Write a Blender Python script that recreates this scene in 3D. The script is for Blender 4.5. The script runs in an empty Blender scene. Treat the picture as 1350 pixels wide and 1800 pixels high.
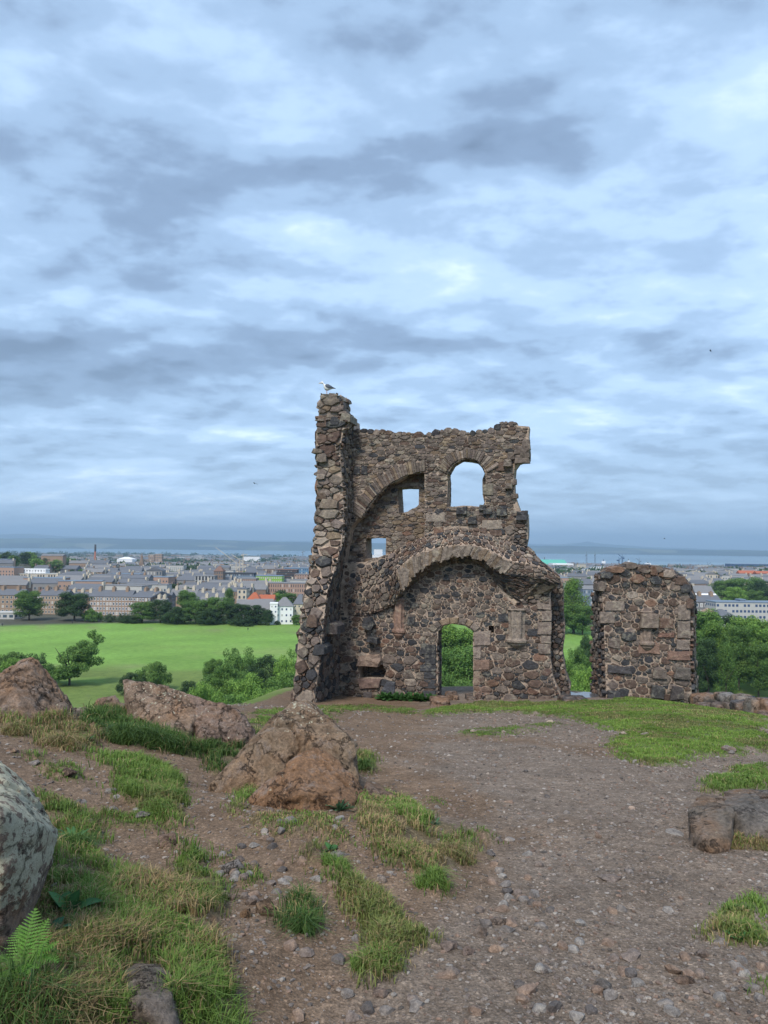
import bpy, bmesh, math, random
import numpy as np
from mathutils import Vector, Matrix, geometry

random.seed(7); np.random.seed(7)
S = bpy.context.scene
COL = S.collection
R = math.radians

# ------------------------------------------------------------------ camera
EYE = Vector((0, 0, 1.6)); PITCH = R(2.77); ROLL = R(0.62); F = 1300.0
_f = Vector((0, math.cos(PITCH), math.sin(PITCH)))
_r0 = Vector((1, 0, 0)); _u0 = Vector((0, -math.sin(PITCH), math.cos(PITCH)))
_r = _r0 * math.cos(ROLL) + _u0 * math.sin(ROLL)
_u = -_r0 * math.sin(ROLL) + _u0 * math.cos(ROLL)
cam_d = bpy.data.cameras.new('camera'); cam = bpy.data.objects.new('camera', cam_d); COL.objects.link(cam)
m = Matrix.Identity(4)
for i in range(3):
    m[i][0] = _r[i]; m[i][1] = _u[i]; m[i][2] = -_f[i]; m[i][3] = EYE[i]
cam.matrix_world = m
cam_d.sensor_fit = 'VERTICAL'; cam_d.sensor_height = 36; cam_d.lens = 36 * F / 1800
cam_d.clip_start = 0.05; cam_d.clip_end = 90000
S.camera = cam

# ------------------------------------------------------------------ light
SUN_EL, SUN_AZ = R(48), R(205)        # high, behind the camera's left shoulder
S.view_settings.view_transform = 'Standard'; S.view_settings.look = 'None'
S.view_settings.gamma = 1.0; S.view_settings.use_curve_mapping = False
S.view_settings.exposure = 1.42
sd = bpy.data.lights.new('sun', 'SUN'); sd.energy = 1.5; sd.angle = R(14); sd.color = (1, .92, .82)
so = bpy.data.objects.new('sun', sd); COL.objects.link(so)
sdir = Vector((math.sin(SUN_AZ) * math.cos(SUN_EL), math.cos(SUN_AZ) * math.cos(SUN_EL), math.sin(SUN_EL)))
so.rotation_euler = sdir.to_track_quat('Z', 'Y').to_euler()

W = bpy.data.worlds.new('World'); S.world = W; W.use_nodes = True
nt = W.node_tree; nt.nodes.clear()
def N(nt, t, **k):
    n = nt.nodes.new(t)
    for a, b in k.items(): setattr(n, a, b)
    return n
def L(nt, a, b): nt.links.new(a, b)
def mth(nt, op, a, b=None, c=None, clamp=False):
    n = N(nt, 'ShaderNodeMath', operation=op); n.use_clamp = clamp
    for i, x in enumerate((a, b, c)):
        if x is None: continue
        if isinstance(x, (int, float)): n.inputs[i].default_value = x
        else: L(nt, x, n.inputs[i])
    return n.outputs[0]
def ramp(nt, fac, stops, interp='LINEAR'):
    n = N(nt, 'ShaderNodeValToRGB'); n.color_ramp.interpolation = interp
    e = n.color_ramp.elements
    while len(e) > 1: e.remove(e[-1])
    e[0].position = stops[0][0]; e[0].color = (*stops[0][1], 1)
    for p, c in stops[1:]:
        x = e.new(p); x.color = (*c, 1)
    L(nt, fac, n.inputs[0]); return n.outputs[0]
def mixc(nt, fac, a, b, mode='MIX'):
    n = N(nt, 'ShaderNodeMix', data_type='RGBA', blend_type=mode)
    for s, x in ((n.inputs[0], fac), (n.inputs[6], a), (n.inputs[7], b)):
        if isinstance(x, (int, float)): s.default_value = x
        elif isinstance(x, tuple): s.default_value = (*x, 1)
        else: L(nt, x, s)
    return n.outputs[2]

def build_sky():
    out = N(nt, 'ShaderNodeOutputWorld')
    sky = N(nt, 'ShaderNodeTexSky', sky_type='NISHITA'); sky.sun_disc = False
    sky.sun_elevation = SUN_EL; sky.sun_rotation = SUN_AZ
    b1 = N(nt, 'ShaderNodeBackground'); b1.inputs[1].default_value = 0.12; L(nt, sky.outputs[0], b1.inputs[0])
    tc = N(nt, 'ShaderNodeTexCoord')
    sp = N(nt, 'ShaderNodeSeparateXYZ'); L(nt, tc.outputs['Generated'], sp.inputs[0])
    z = mth(nt, 'MAXIMUM', sp.outputs[2], 0.0)
    den = mth(nt, 'ADD', z, 0.20)
    px = mth(nt, 'DIVIDE', sp.outputs[0], den); py = mth(nt, 'DIVIDE', sp.outputs[1], den)
    cb = N(nt, 'ShaderNodeCombineXYZ'); L(nt, px, cb.inputs[0]); L(nt, py, cb.inputs[1])
    L(nt, mth(nt, 'MULTIPLY', z, 1.5), cb.inputs[2])
    def noi(scale, det, rough, dist, off, sx=1, sy=1):
        mp = N(nt, 'ShaderNodeMapping'); mp.inputs['Location'].default_value = off
        mp.inputs['Scale'].default_value = (sx, sy, 1); L(nt, cb.outputs[0], mp.inputs[0])
        n = N(nt, 'ShaderNodeTexNoise'); n.inputs['Scale'].default_value = scale; n.inputs['Detail'].default_value = det
        n.inputs['Roughness'].default_value = rough; n.inputs['Distortion'].default_value = dist
        L(nt, mp.outputs[0], n.inputs['Vector']); return n.outputs[0]
    big = noi(0.6, 6, .5, .2, SKY_OFF, .8, 1.0)
    mid = noi(1.9, 10, .60, .15, (3.1, 1.7, .4), .85, 1.0)
    fine = noi(6.5, 7, .6, .3, (7.7, 2.2, 0), .9, 1.0)
    # billows: bright upper edges and shaded undersides of each cloud roll
    mid2 = noi(2.6, 5, .5, .15, (3.1, 1.7 - .085, .4), .85, 1.0); mid1 = noi(2.6, 5, .5, .15, (3.1, 1.7, .4), .85, 1.0)
    relief = mth(nt, 'MULTIPLY', mth(nt, 'SUBTRACT', mid1, mid2), .45)
    big2 = noi(1.3, 4, .5, .3, (5.1, .7 - .12, .4), .8, 1.0); big1 = noi(1.3, 4, .5, .3, (5.1, .7, .4), .8, 1.0)
    relief = mth(nt, 'ADD', relief, mth(nt, 'MULTIPLY', mth(nt, 'SUBTRACT', big1, big2), .35))
    v = mth(nt, 'ADD', mth(nt, 'MULTIPLY', big, .56), mth(nt, 'MULTIPLY', mid, .30))
    v = mth(nt, 'ADD', v, mth(nt, 'MULTIPLY', fine, .14))
    v = mth(nt, 'ADD', v, relief)
    bil = mth(nt, 'ABSOLUTE', mth(nt, 'SUBTRACT', noi(3.4, 6, .55, .1, (11.3, 4.7, 1.4), .8, 1.0), .5))
    v = mth(nt, 'ADD', v, mth(nt, 'MULTIPLY', mth(nt, 'SUBTRACT', .075, bil), .28))
    v = mth(nt, 'MULTIPLY_ADD', v, 1.34, -.49 * .34)
    # a broad dark bank and brighter breaks between the clouds, where this sky has them
    for (u, vv, su, sv, amp) in SKY_BLOBS:
        d = (_f * F + _r * (u - 675) + _u * (900 - vv)).normalized()
        cx, cy = d.x / (d.z + .20), d.y / (d.z + .20)
        dx = mth(nt, 'DIVIDE', mth(nt, 'SUBTRACT', px, cx), su); dy = mth(nt, 'DIVIDE', mth(nt, 'SUBTRACT', py, cy), sv)
        q = mth(nt, 'ADD', mth(nt, 'MULTIPLY', dx, dx), mth(nt, 'MULTIPLY', dy, dy))
        g = mth(nt, 'POWER', 2.718, mth(nt, 'MULTIPLY', q, -1.0))
        v = mth(nt, 'ADD', v, mth(nt, 'MULTIPLY', g, amp))
    c = ramp(nt, v, SKY_RAMP, 'EASE')
    # toward the horizon the cloud deck merges into pale blue air
    hz = mth(nt, 'MULTIPLY', mth(nt, 'POWER', 2.718, mth(nt, 'MULTIPLY', z, -16.0)), .8)
    c = mixc(nt, hz, c, SKY_HORIZON)
    b2 = N(nt, 'ShaderNodeBackground'); b2.inputs[1].default_value = SKY_GAIN; L(nt, c, b2.inputs[0])
    mx = N(nt, 'ShaderNodeMixShader'); mx.inputs[0].default_value = .9
    L(nt, b1.outputs[0], mx.inputs[1]); L(nt, b2.outputs[0], mx.inputs[2]); L(nt, mx.outputs[0], out.inputs[0])
SKY_OFF = (1.3, 4.2, 0)
SKY_GAIN = 0.56
SKY_HORIZON = (.50, .68, .95)
SKY_RAMP = [(.24, (.12, .17, .25)), (.38, (.195, .275, .40)), (.48, (.30, .425, .60)), (.58, (.42, .57, .78)), (.74, (.72, .86, 1.0))]
SKY_BLOBS = [(230, 645, .75, .30, -.13), (1200, 800, .7, .55, -.12), (200, 470, .35, .18, -.07), (820, 600, .25, .12, -.07), (420, 820, .8, .9, .05), (1000, 440, .22, .16, .08), (1000, 150, .3, .3, -.05),
             (1000, 690, .4, .4, .06), (80, 180, .25, .2, -.05), (1300, 170, .3, .3, -.10), (690, 640, .25, .10, .09), (650, 30, .5, .2, -.06), (1150, 700, .3, .1, .06)]
build_sky()

# ------------------------------------------------------------------ helpers
def ray(u, v): return _f * F + _r * (u - 675) + _u * (900 - v)
def P(u, v, Y):                      # the point at depth Y (metres north) seen in direction (u, v)
    d = ray(u, v); return EYE + d * (Y / d.y)
def px_of(p):
    q = Vector(p) - EYE; k = F / q.dot(_f)
    return 675 + q.dot(_r) * k, 900 - q.dot(_u) * k

def tag(o, label=None, cat=None, group=None, kind=None):
    if label: o['label'] = label
    if cat: o['category'] = cat
    if group: o['group'] = group
    if kind: o['kind'] = kind
    return o
def empty(name, loc, label=None, cat=None, group=None, rz=0):
    o = bpy.data.objects.new(name, None); o.empty_display_size = .1; o.location = loc; o.rotation_euler = (0, 0, rz)
    COL.objects.link(o); return tag(o, label, cat, group)
def link(name, me, mat=None, parent=None):
    o = bpy.data.objects.new(name, me); COL.objects.link(o)
    if mat is not None and not me.materials:
        for mm in (mat if isinstance(mat, (list, tuple)) else [mat]): me.materials.append(mm)
    if parent: o.parent = parent
    return o
def mesh_np(name, V, Fc, smooth=False, cols=None, attrs=None, midx=None):
    """V (n,3); Fc (m,k) array or list of index lists"""
    me = bpy.data.meshes.new(name)
    V = np.asarray(V, dtype=np.float32)
    if isinstance(Fc, np.ndarray):
        mm, k = Fc.shape
        me.vertices.add(len(V)); me.vertices.foreach_set('co', V.ravel())
        me.loops.add(mm * k); me.loops.foreach_set('vertex_index', Fc.astype(np.int32).ravel())
        me.polygons.add(mm); me.polygons.foreach_set('loop_start', np.arange(0, mm * k, k, dtype=np.int32))
        me.update(calc_edges=True)
    else:
        me.from_pydata([tuple(map(float, v)) for v in V], [], Fc); me.update()
    me.polygons.foreach_set('use_smooth', np.full(len(me.polygons), smooth, dtype=bool))
    if midx is not None: me.polygons.foreach_set('material_index', np.asarray(midx, dtype=np.int32))
    if cols is not None:
        a = me.color_attributes.new('col', 'FLOAT_COLOR', 'POINT')
        c = np.ones((len(V), 4), dtype=np.float32); c[:, :3] = cols; a.data.foreach_set('color', c.ravel())
    for k, v in (attrs or {}).items():
        a = me.attributes.new(k, 'FLOAT', 'POINT'); a.data.foreach_set('value', np.asarray(v, dtype=np.float32))
    return me

def _hash(ix, iy, iz, seed):
    h = (ix.astype(np.uint32) * np.uint32(374761393)) ^ (iy.astype(np.uint32) * np.uint32(668265263)) ^ (iz.astype(np.uint32) * np.uint32(2246822519)) ^ np.uint32((seed * 3266489917) & 0xffffffff)
    h ^= h >> np.uint32(15); h = h * np.uint32(2246822519); h ^= h >> np.uint32(13); h = h * np.uint32(3266489917); h ^= h >> np.uint32(16)
    return h.astype(np.float64) / 4294967295.0 * 2 - 1
def vnoise(x, y, z=None, seed=0):
    x = np.asarray(x, float); y = np.asarray(y, float); z = np.zeros_like(x) if z is None else np.asarray(z, float)
    with np.errstate(over='ignore'):
        ix, iy, iz = np.floor(x).astype(np.int64), np.floor(y).astype(np.int64), np.floor(z).astype(np.int64)
        fx, fy, fz = x - ix, y - iy, z - iz
        fx = fx * fx * (3 - 2 * fx); fy = fy * fy * (3 - 2 * fy); fz = fz * fz * (3 - 2 * fz)
        r = 0
        for a in (0, 1):
            for b in (0, 1):
                for c in (0, 1):
                    r = r + _hash(ix + a, iy + b, iz + c, seed) * (fx if a else 1 - fx) * (fy if b else 1 - fy) * (fz if c else 1 - fz)
    return r
def fbm(x, y, z=None, o=4, seed=0, g=.5):
    r = 0; a = 1; t = 0
    z = np.zeros_like(np.asarray(x, float)) if z is None else z
    for i in range(o):
        r = r + a * vnoise(np.asarray(x) * 2 ** i, np.asarray(y) * 2 ** i, np.asarray(z) * 2 ** i, seed + i * 17); t += a; a *= g
    return r / t
def sstep(a, b, x):
    t = np.clip((x - a) / (b - a), 0, 1); return t * t * (3 - 2 * t)
def inpoly(x, y, poly):
    x = np.asarray(x, float); y = np.asarray(y, float); c = np.zeros(x.shape, bool); n = len(poly)
    for i in range(n):
        x0, y0 = poly[i]; x1, y1 = poly[(i + 1) % n]
        if y0 == y1: continue
        k = ((y0 > y) != (y1 > y)) & (x < (x1 - x0) * (y - y0) / (y1 - y0) + x0); c ^= k
    return c

# ------------------------------------------------------------------ materials
def mat_new(name):
    m = bpy.data.materials.new(name); m.use_nodes = True; nt = m.node_tree
    b = nt.nodes['Principled BSDF']; b.inputs['Specular IOR Level'].default_value = .25; return m, nt, b
def tex(nt, kind, scale, vec=None, **k):
    n = N(nt, kind); n.inputs['Scale'].default_value = scale
    for a, b in k.items(): n.inputs[a].default_value = b
    if vec is not None: L(nt, vec, n.inputs['Vector'])
    return n
def bump(nt, b, h, s, d=.01, prev=None):
    n = N(nt, 'ShaderNodeBump'); n.inputs['Strength'].default_value = s; n.inputs['Distance'].default_value = d
    L(nt, h, n.inputs['Height'])
    if prev is not None: L(nt, prev, n.inputs['Normal'])
    if b is not None: L(nt, n.outputs[0], b.inputs['Normal'])
    return n.outputs[0]
def plain(name, c, rough=.8, var=.15, scale=.5, metal=0, spec=.25):
    m, nt, b = mat_new(name); g = N(nt, 'ShaderNodeNewGeometry')
    n = tex(nt, 'ShaderNodeTexNoise', scale, g.outputs['Position'], Detail=5)
    oi = N(nt, 'ShaderNodeObjectInfo')
    f = mth(nt, 'ADD', mth(nt, 'MULTIPLY', n.outputs[0], var * 2), mth(nt, 'ADD', mth(nt, 'MULTIPLY', oi.outputs['Random'], var), 1 - var * 1.5))
    c2 = mixc(nt, 1.0, tuple(c), f, 'MULTIPLY'); L(nt, c2, b.inputs['Base Color'])
    b.inputs['Roughness'].default_value = rough; b.inputs['Metallic'].default_value = metal
    b.inputs['Specular IOR Level'].default_value = spec
    return m
def stone_mat(name, lichen=.25, attr=True, base=(.2, .16, .14), scale=1.0):
    m, nt, b = mat_new(name); g = N(nt, 'ShaderNodeTexCoord'); pos = N(nt, 'ShaderNodeNewGeometry').outputs['Position']
    if attr:
        a = N(nt, 'ShaderNodeAttribute'); a.attribute_name = 'col'; c = a.outputs['Color']
    else:
        rgb = N(nt, 'ShaderNodeRGB'); rgb.outputs[0].default_value = (*base, 1); c = rgb.outputs[0]
    n1 = tex(nt, 'ShaderNodeTexNoise', 9 * scale, pos, Detail=8, Roughness=.65)
    n2 = tex(nt, 'ShaderNodeTexNoise', 55 * scale, pos, Detail=6, Roughness=.7)
    n3 = tex(nt, 'ShaderNodeTexNoise', 2.2 * scale, pos, Detail=6, Roughness=.6)
    f = ramp(nt, n1.outputs[0], [(.3, (.55, .53, .52)), (.5, (.95, .95, .95)), (.72, (1.45, 1.4, 1.3))])
    c = mixc(nt, 1.0, c, f, 'MULTIPLY')
    f = ramp(nt, n2.outputs[0], [(.32, (.6, .6, .6)), (.5, (1, 1, 1)), (.7, (1.5, 1.5, 1.45))]); c = mixc(nt, .8, c, f, 'MULTIPLY')
    lf = ramp(nt, mth(nt, 'MULTIPLY', n3.outputs[0], n1.outputs[0]), [(.28, (0, 0, 0)), (.36, (1, 1, 1))])
    c = mixc(nt, mth(nt, 'MULTIPLY', lf, lichen), c, (.36, .34, .26))
    L(nt, c, b.inputs['Base Color']); b.inputs['Roughness'].default_value = .9
    p = bump(nt, None, n1.outputs[0], .9, .05 / scale)
    bump(nt, b, n2.outputs[0], .8, .012 / scale, p)
    return m
M = {}
M['wall_stone'] = stone_mat('wall_stone', .3)
M['mortar'] = stone_mat('mortar', .1)
def rock_mat():
    m, nt, b = mat_new('weathered_boulder'); pos = N(nt, 'ShaderNodeNewGeometry').outputs['Position']
    a = N(nt, 'ShaderNodeAttribute'); a.attribute_name = 'col'
    lich = N(nt, 'ShaderNodeAttribute'); lich.attribute_name = 'lichen'
    n0 = tex(nt, 'ShaderNodeTexNoise', 1.7, pos, Detail=7, Roughness=.62, Distortion=.6)
    n1 = tex(nt, 'ShaderNodeTexNoise', 7, pos, Detail=10, Roughness=.68)
    n2 = tex(nt, 'ShaderNodeTexNoise', 48, pos, Detail=8, Roughness=.75)
    w = tex(nt, 'ShaderNodeTexVoronoi', 2.3, pos); w.feature = 'DISTANCE_TO_EDGE'
    wn = N(nt, 'ShaderNodeVectorMath', operation='ADD'); L(nt, pos, wn.inputs[0])
    s = N(nt, 'ShaderNodeVectorMath', operation='SCALE'); L(nt, n1.outputs['Color'], s.inputs[0]); s.inputs['Scale'].default_value = .55; L(nt, s.outputs[0], wn.inputs[1])
    L(nt, wn.outputs[0], w.inputs['Vector'])
    crack = ramp(nt, w.outputs['Distance'], [(0, (0, 0, 0)), (.03, (1, 1, 1))])
    c = mixc(nt, ramp(nt, n0.outputs[0], [(.45, (0, 0, 0)), (.66, (.85, .85, .85))]), a.outputs['Color'], (.25, .145, .082))
    c = mixc(nt, ramp(nt, n1.outputs[0], [(.52, (0, 0, 0)), (.66, (.75, .75, .75))]), c, (.19, .165, .155))
    c = mixc(nt, 1.0, c, ramp(nt, n1.outputs[0], [(.3, (.5, .48, .46)), (.5, (1, 1, 1)), (.75, (1.35, 1.3, 1.2))]), 'MULTIPLY')
    c = mixc(nt, .9, c, ramp(nt, n2.outputs[0], [(.33, (.5, .5, .5)), (.5, (1, 1, 1)), (.68, (1.6, 1.55, 1.45))]), 'MULTIPLY')
    l1 = tex(nt, 'ShaderNodeTexNoise', 26, pos, Detail=8, Roughness=.7)
    lf = mth(nt, 'ADD', mth(nt, 'MULTIPLY', lich.outputs['Fac'], .42), l1.outputs[0])
    lf = ramp(nt, lf, [(.66, (0, 0, 0)), (.70, (1, 1, 1))])
    c = mixc(nt, lf, c, mixc(nt, n2.outputs[0], (.34, .33, .23), (.70, .67, .52)))
    c = mixc(nt, mth(nt, 'MULTIPLY', mth(nt, 'SUBTRACT', 1.0, crack), .68), c, (.04, .03, .026))
    L(nt, c, b.inputs['Base Color']); b.inputs['Roughness'].default_value = .88
    p = bump(nt, None, n1.outputs[0], 1.0, .06); p = bump(nt, None, crack, 1.0, .035, p)
    bump(nt, b, n2.outputs[0], 1.0, .014, p); return m
M['boulder'] = rock_mat()
def foliage_mat(name, c0, c1, c2):
    m, nt, b = mat_new(name); a = N(nt, 'ShaderNodeAttribute'); a.attribute_name = 'col'
    oi = N(nt, 'ShaderNodeObjectInfo')
    sp = N(nt, 'ShaderNodeSeparateColor'); L(nt, a.outputs['Color'], sp.inputs[0])
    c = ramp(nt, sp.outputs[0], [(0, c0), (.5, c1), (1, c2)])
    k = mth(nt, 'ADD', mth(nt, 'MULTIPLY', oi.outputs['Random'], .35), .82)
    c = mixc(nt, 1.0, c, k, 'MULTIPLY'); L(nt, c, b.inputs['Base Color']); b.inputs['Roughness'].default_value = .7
    t = N(nt, 'ShaderNodeBsdfTranslucent'); L(nt, c, t.inputs[0])
    mx = N(nt, 'ShaderNodeMixShader'); mx.inputs[0].default_value = .3
    L(nt, b.outputs[0], mx.inputs[1]); L(nt, t.outputs[0], mx.inputs[2])
    L(nt, mx.outputs[0], nt.nodes['Material Output'].inputs[0]); return m
M['leaf_bright'] = foliage_mat('bright_green_leaves', (.06, .13, .022), (.135, .255, .045), (.25, .39, .08))
M['leaf_mid'] = foliage_mat('mid_green_leaves', (.042, .092, .02), (.09, .18, .038), (.17, .28, .065))
M['leaf_dark'] = foliage_mat('dark_green_leaves', (.018, .042, .016), (.042, .085, .028), (.08, .145, .045))
M['leaf_grey'] = foliage_mat('grey_green_leaves', (.04, .07, .03), (.085, .13, .06), (.15, .20, .10))
M['grass'] = None
def grass_mat():
    m, nt, b = mat_new('grass_blades'); a = N(nt, 'ShaderNodeAttribute'); a.attribute_name = 'col'
    L(nt, a.outputs['Color'], b.inputs['Base Color']); b.inputs['Roughness'].default_value = .6
    t = N(nt, 'ShaderNodeBsdfTranslucent'); L(nt, a.outputs['Color'], t.inputs[0])
    mx = N(nt, 'ShaderNodeMixShader'); mx.inputs[0].default_value = .35
    L(nt, b.outputs[0], mx.inputs[1]); L(nt, t.outputs[0], mx.inputs[2]); L(nt, mx.outputs[0], nt.nodes['Material Output'].inputs[0]); return m
M['grass'] = grass_mat()
M['bark'] = plain('bark', (.07, .055, .045), .9, .3, 8)

# ------------------------------------------------------------------ the lie of the land
CTRL = [(900,1800,2.6),(1300,1800,2.6),(600,1800,2.6),(400,1800,2.5),(900,1600,3.6),(900,1500,4.5),(900,1400,6.2),(900,1330,8.8),(900,1280,12.5),
 (900,1250,16.5),(800,1241,18.5),(800,1232,19.8),(1300,1650,3.35),(1300,1500,4.5),(1300,1420,5.8),(1300,1345,8.3),(1180,1345,8.0),(1150,1300,10.2),(1250,1290,11),
 (1150,1241,16),(1000,1238,17.5),(1100,1230,18.2),(1300,1258,14.2),(1345,1264,13.6),(555,1408,4.95),(430,1415,5.25),(330,1375,6.5),(330,1330,7.6),(400,1310,8.5),
 (500,1290,10),(620,1254,14),(560,1245,17),(640,1238,19),(650,1462,4.35),(760,1462,4.7),(760,1560,3.75),(840,1510,4.35),(720,1425,5.0),(800,1440,5.4),(600,1600,3.45),(600,1700,2.95),
 (200,1350,6.1),(110,1300,7.1),(30,1292,7.0),(180,1285,7.6),(200,1500,4.2),(100,1450,4.5),(300,1600,3.3),(100,1600,2.95),(250,1720,2.6),(100,1730,2.4),(450,1500,4.2),(440,1700,2.85),
 (0,1420,4.6),(1100,1700,3.05),(1100,1450,5.2),(700,1330,8.6),(700,1280,12.3)]
cp = np.array([list(P(u, v, Y)) for u, v, Y in CTRL] + [(0, -3, 1.4), (-6, -3, 1.6), (6, -3, .4), (-7, 2, .9), (7, 2, -.1), (-6.5, 6, .2), (9, 8, -1.2), (11, 13, -2.4), (0, 23, -2.7), (6, 23, -2.75), (11, 20, -3.2), (0, 0, .75), (-2, .6, .9), (2.5, .5, .35)])
def tps_fit(pts, lam=.02):
    n = len(pts); X = pts[:, :2]; D = np.sqrt(((X[:, None] - X[None]) ** 2).sum(-1)) + 1e-9
    K = D * D * np.log(D) + lam * np.eye(n); Q = np.c_[np.ones(n), X]
    A = np.block([[K, Q], [Q.T, np.zeros((3, 3))]]); return np.linalg.solve(A, np.r_[pts[:, 2], 0, 0, 0])
_w = tps_fit(cp)
def tps(x, y):
    r = np.full(x.shape, 0.0)
    for i in range(len(cp)):
        d2 = (x - cp[i, 0]) ** 2 + (y - cp[i, 1]) ** 2 + 1e-9; r += _w[i] * .5 * d2 * np.log(d2)
    return r + _w[-3] + _w[-2] * x + _w[-1] * y
PLAT = [(-9, -6), (-8, 5), (-6, 8.2), (-4.2, 9.4), (-2.9, 11), (-2.9, 15), (-2.9, 19), (-2.6, 22), (0, 23.5), (5, 23.5), (8.5, 22), (10.5, 18), (12, 12), (13, 3), (11, -6)]
SEA = -71.5
def shore(x, y):
    az = np.degrees(np.arctan2(x, y)); return 6600 - 3300 * sstep(-22, 14, az) + 60 * vnoise(az * 1.5, az * 0, seed=5)
def G(x, y, detail=True):
    x = np.asarray(x, float); y = np.asarray(y, float); sh = x.shape; x = x.ravel(); y = y.ravel()
    r = np.hypot(x, y)
    ins = inpoly(x, y, PLAT); best = np.full(x.shape, 1e18); bx = x.copy(); by = y.copy()
    for i in range(len(PLAT)):
        a = np.array(PLAT[i]); b = np.array(PLAT[(i + 1) % len(PLAT)]); e = b - a
        t = np.clip(((x - a[0]) * e[0] + (y - a[1]) * e[1]) / (e @ e), 0, 1); qx = a[0] + t * e[0]; qy = a[1] + t * e[1]
        d = (x - qx) ** 2 + (y - qy) ** 2; k = d < best
        best = np.where(k, d, best); bx = np.where(k, qx, bx); by = np.where(k, qy, by)
    d = np.where(ins, 0, np.sqrt(best)); bx = np.where(ins, x, bx); by = np.where(ins, y, by)
    zt = np.full(x.shape, -2.0); near = r < 400
    zt[near] = tps(bx[near], by[near])
    hill = zt - .70 * (np.sqrt(d * d + 1) - 1) + .04 * d * fbm(x / 9, y / 9, o=3, seed=3) * (d > 0)
    az = np.degrees(np.arctan2(x, y))
    zf = -43 - 2 * sstep(450, 700, r) - 21 * sstep(700, 3300, r) + 1.6 * fbm(x / 70, y / 70, o=3, seed=9) * sstep(60, 120, r) * (1 - .8 * sstep(240, 300, r))
    zf = zf + 22 * np.exp(-((az + 27) / 5.5) ** 2 - ((r - 1150) / 330) ** 2) + 8 * fbm(x / 400, y / 400, o=3, seed=21) * sstep(600, 1500, r) * (1 - sstep(2600, 3300, r))
    sh_ = shore(x, y); zf = zf - 3.5 * sstep(0, 1, (r - sh_ + 300) / 400) - 10 * sstep(0, 1, (r - sh_) / 300)
    z = np.where(d < 150, np.logaddexp(hill / 3, zf / 3) * 3, zf)
    z = np.where(ins, zt, z)
    if detail:
        k = np.exp(-r / 25)
        z = z + k * (.065 * fbm(x / .9, y / .9, o=5, seed=31) - .035 * np.clip(fbm(x / .6, y / .6, o=3, seed=35), 0, 1) * (1 - sstep(.0, 1.0, x - .05 * y)) + .012 * fbm(x / .11, y / .11, o=3, seed=33)) + bank(x, y)
    return z.reshape(sh)
def bank(x, y): return 0
def g1(x, y): return float(G(np.array([x]), np.array([y]))[0])
_T = np.r_[np.linspace(1.2, 12, 900), np.linspace(12, 30, 500)[1:]]
def hit(u, v):                        # where the line of sight (u, v) meets the near ground
    d = ray(u, v); x = d.x / d.y * _T; z = EYE.z + d.z / d.y * _T
    g = G(x, _T); k = np.nonzero(z < g)[0]
    i = k[0] if len(k) else len(_T) - 1
    return float(x[i]), float(_T[i]), float(g[i])
def hitpoly(pts): return [hit(u, v)[:2] for u, v in pts]

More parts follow.
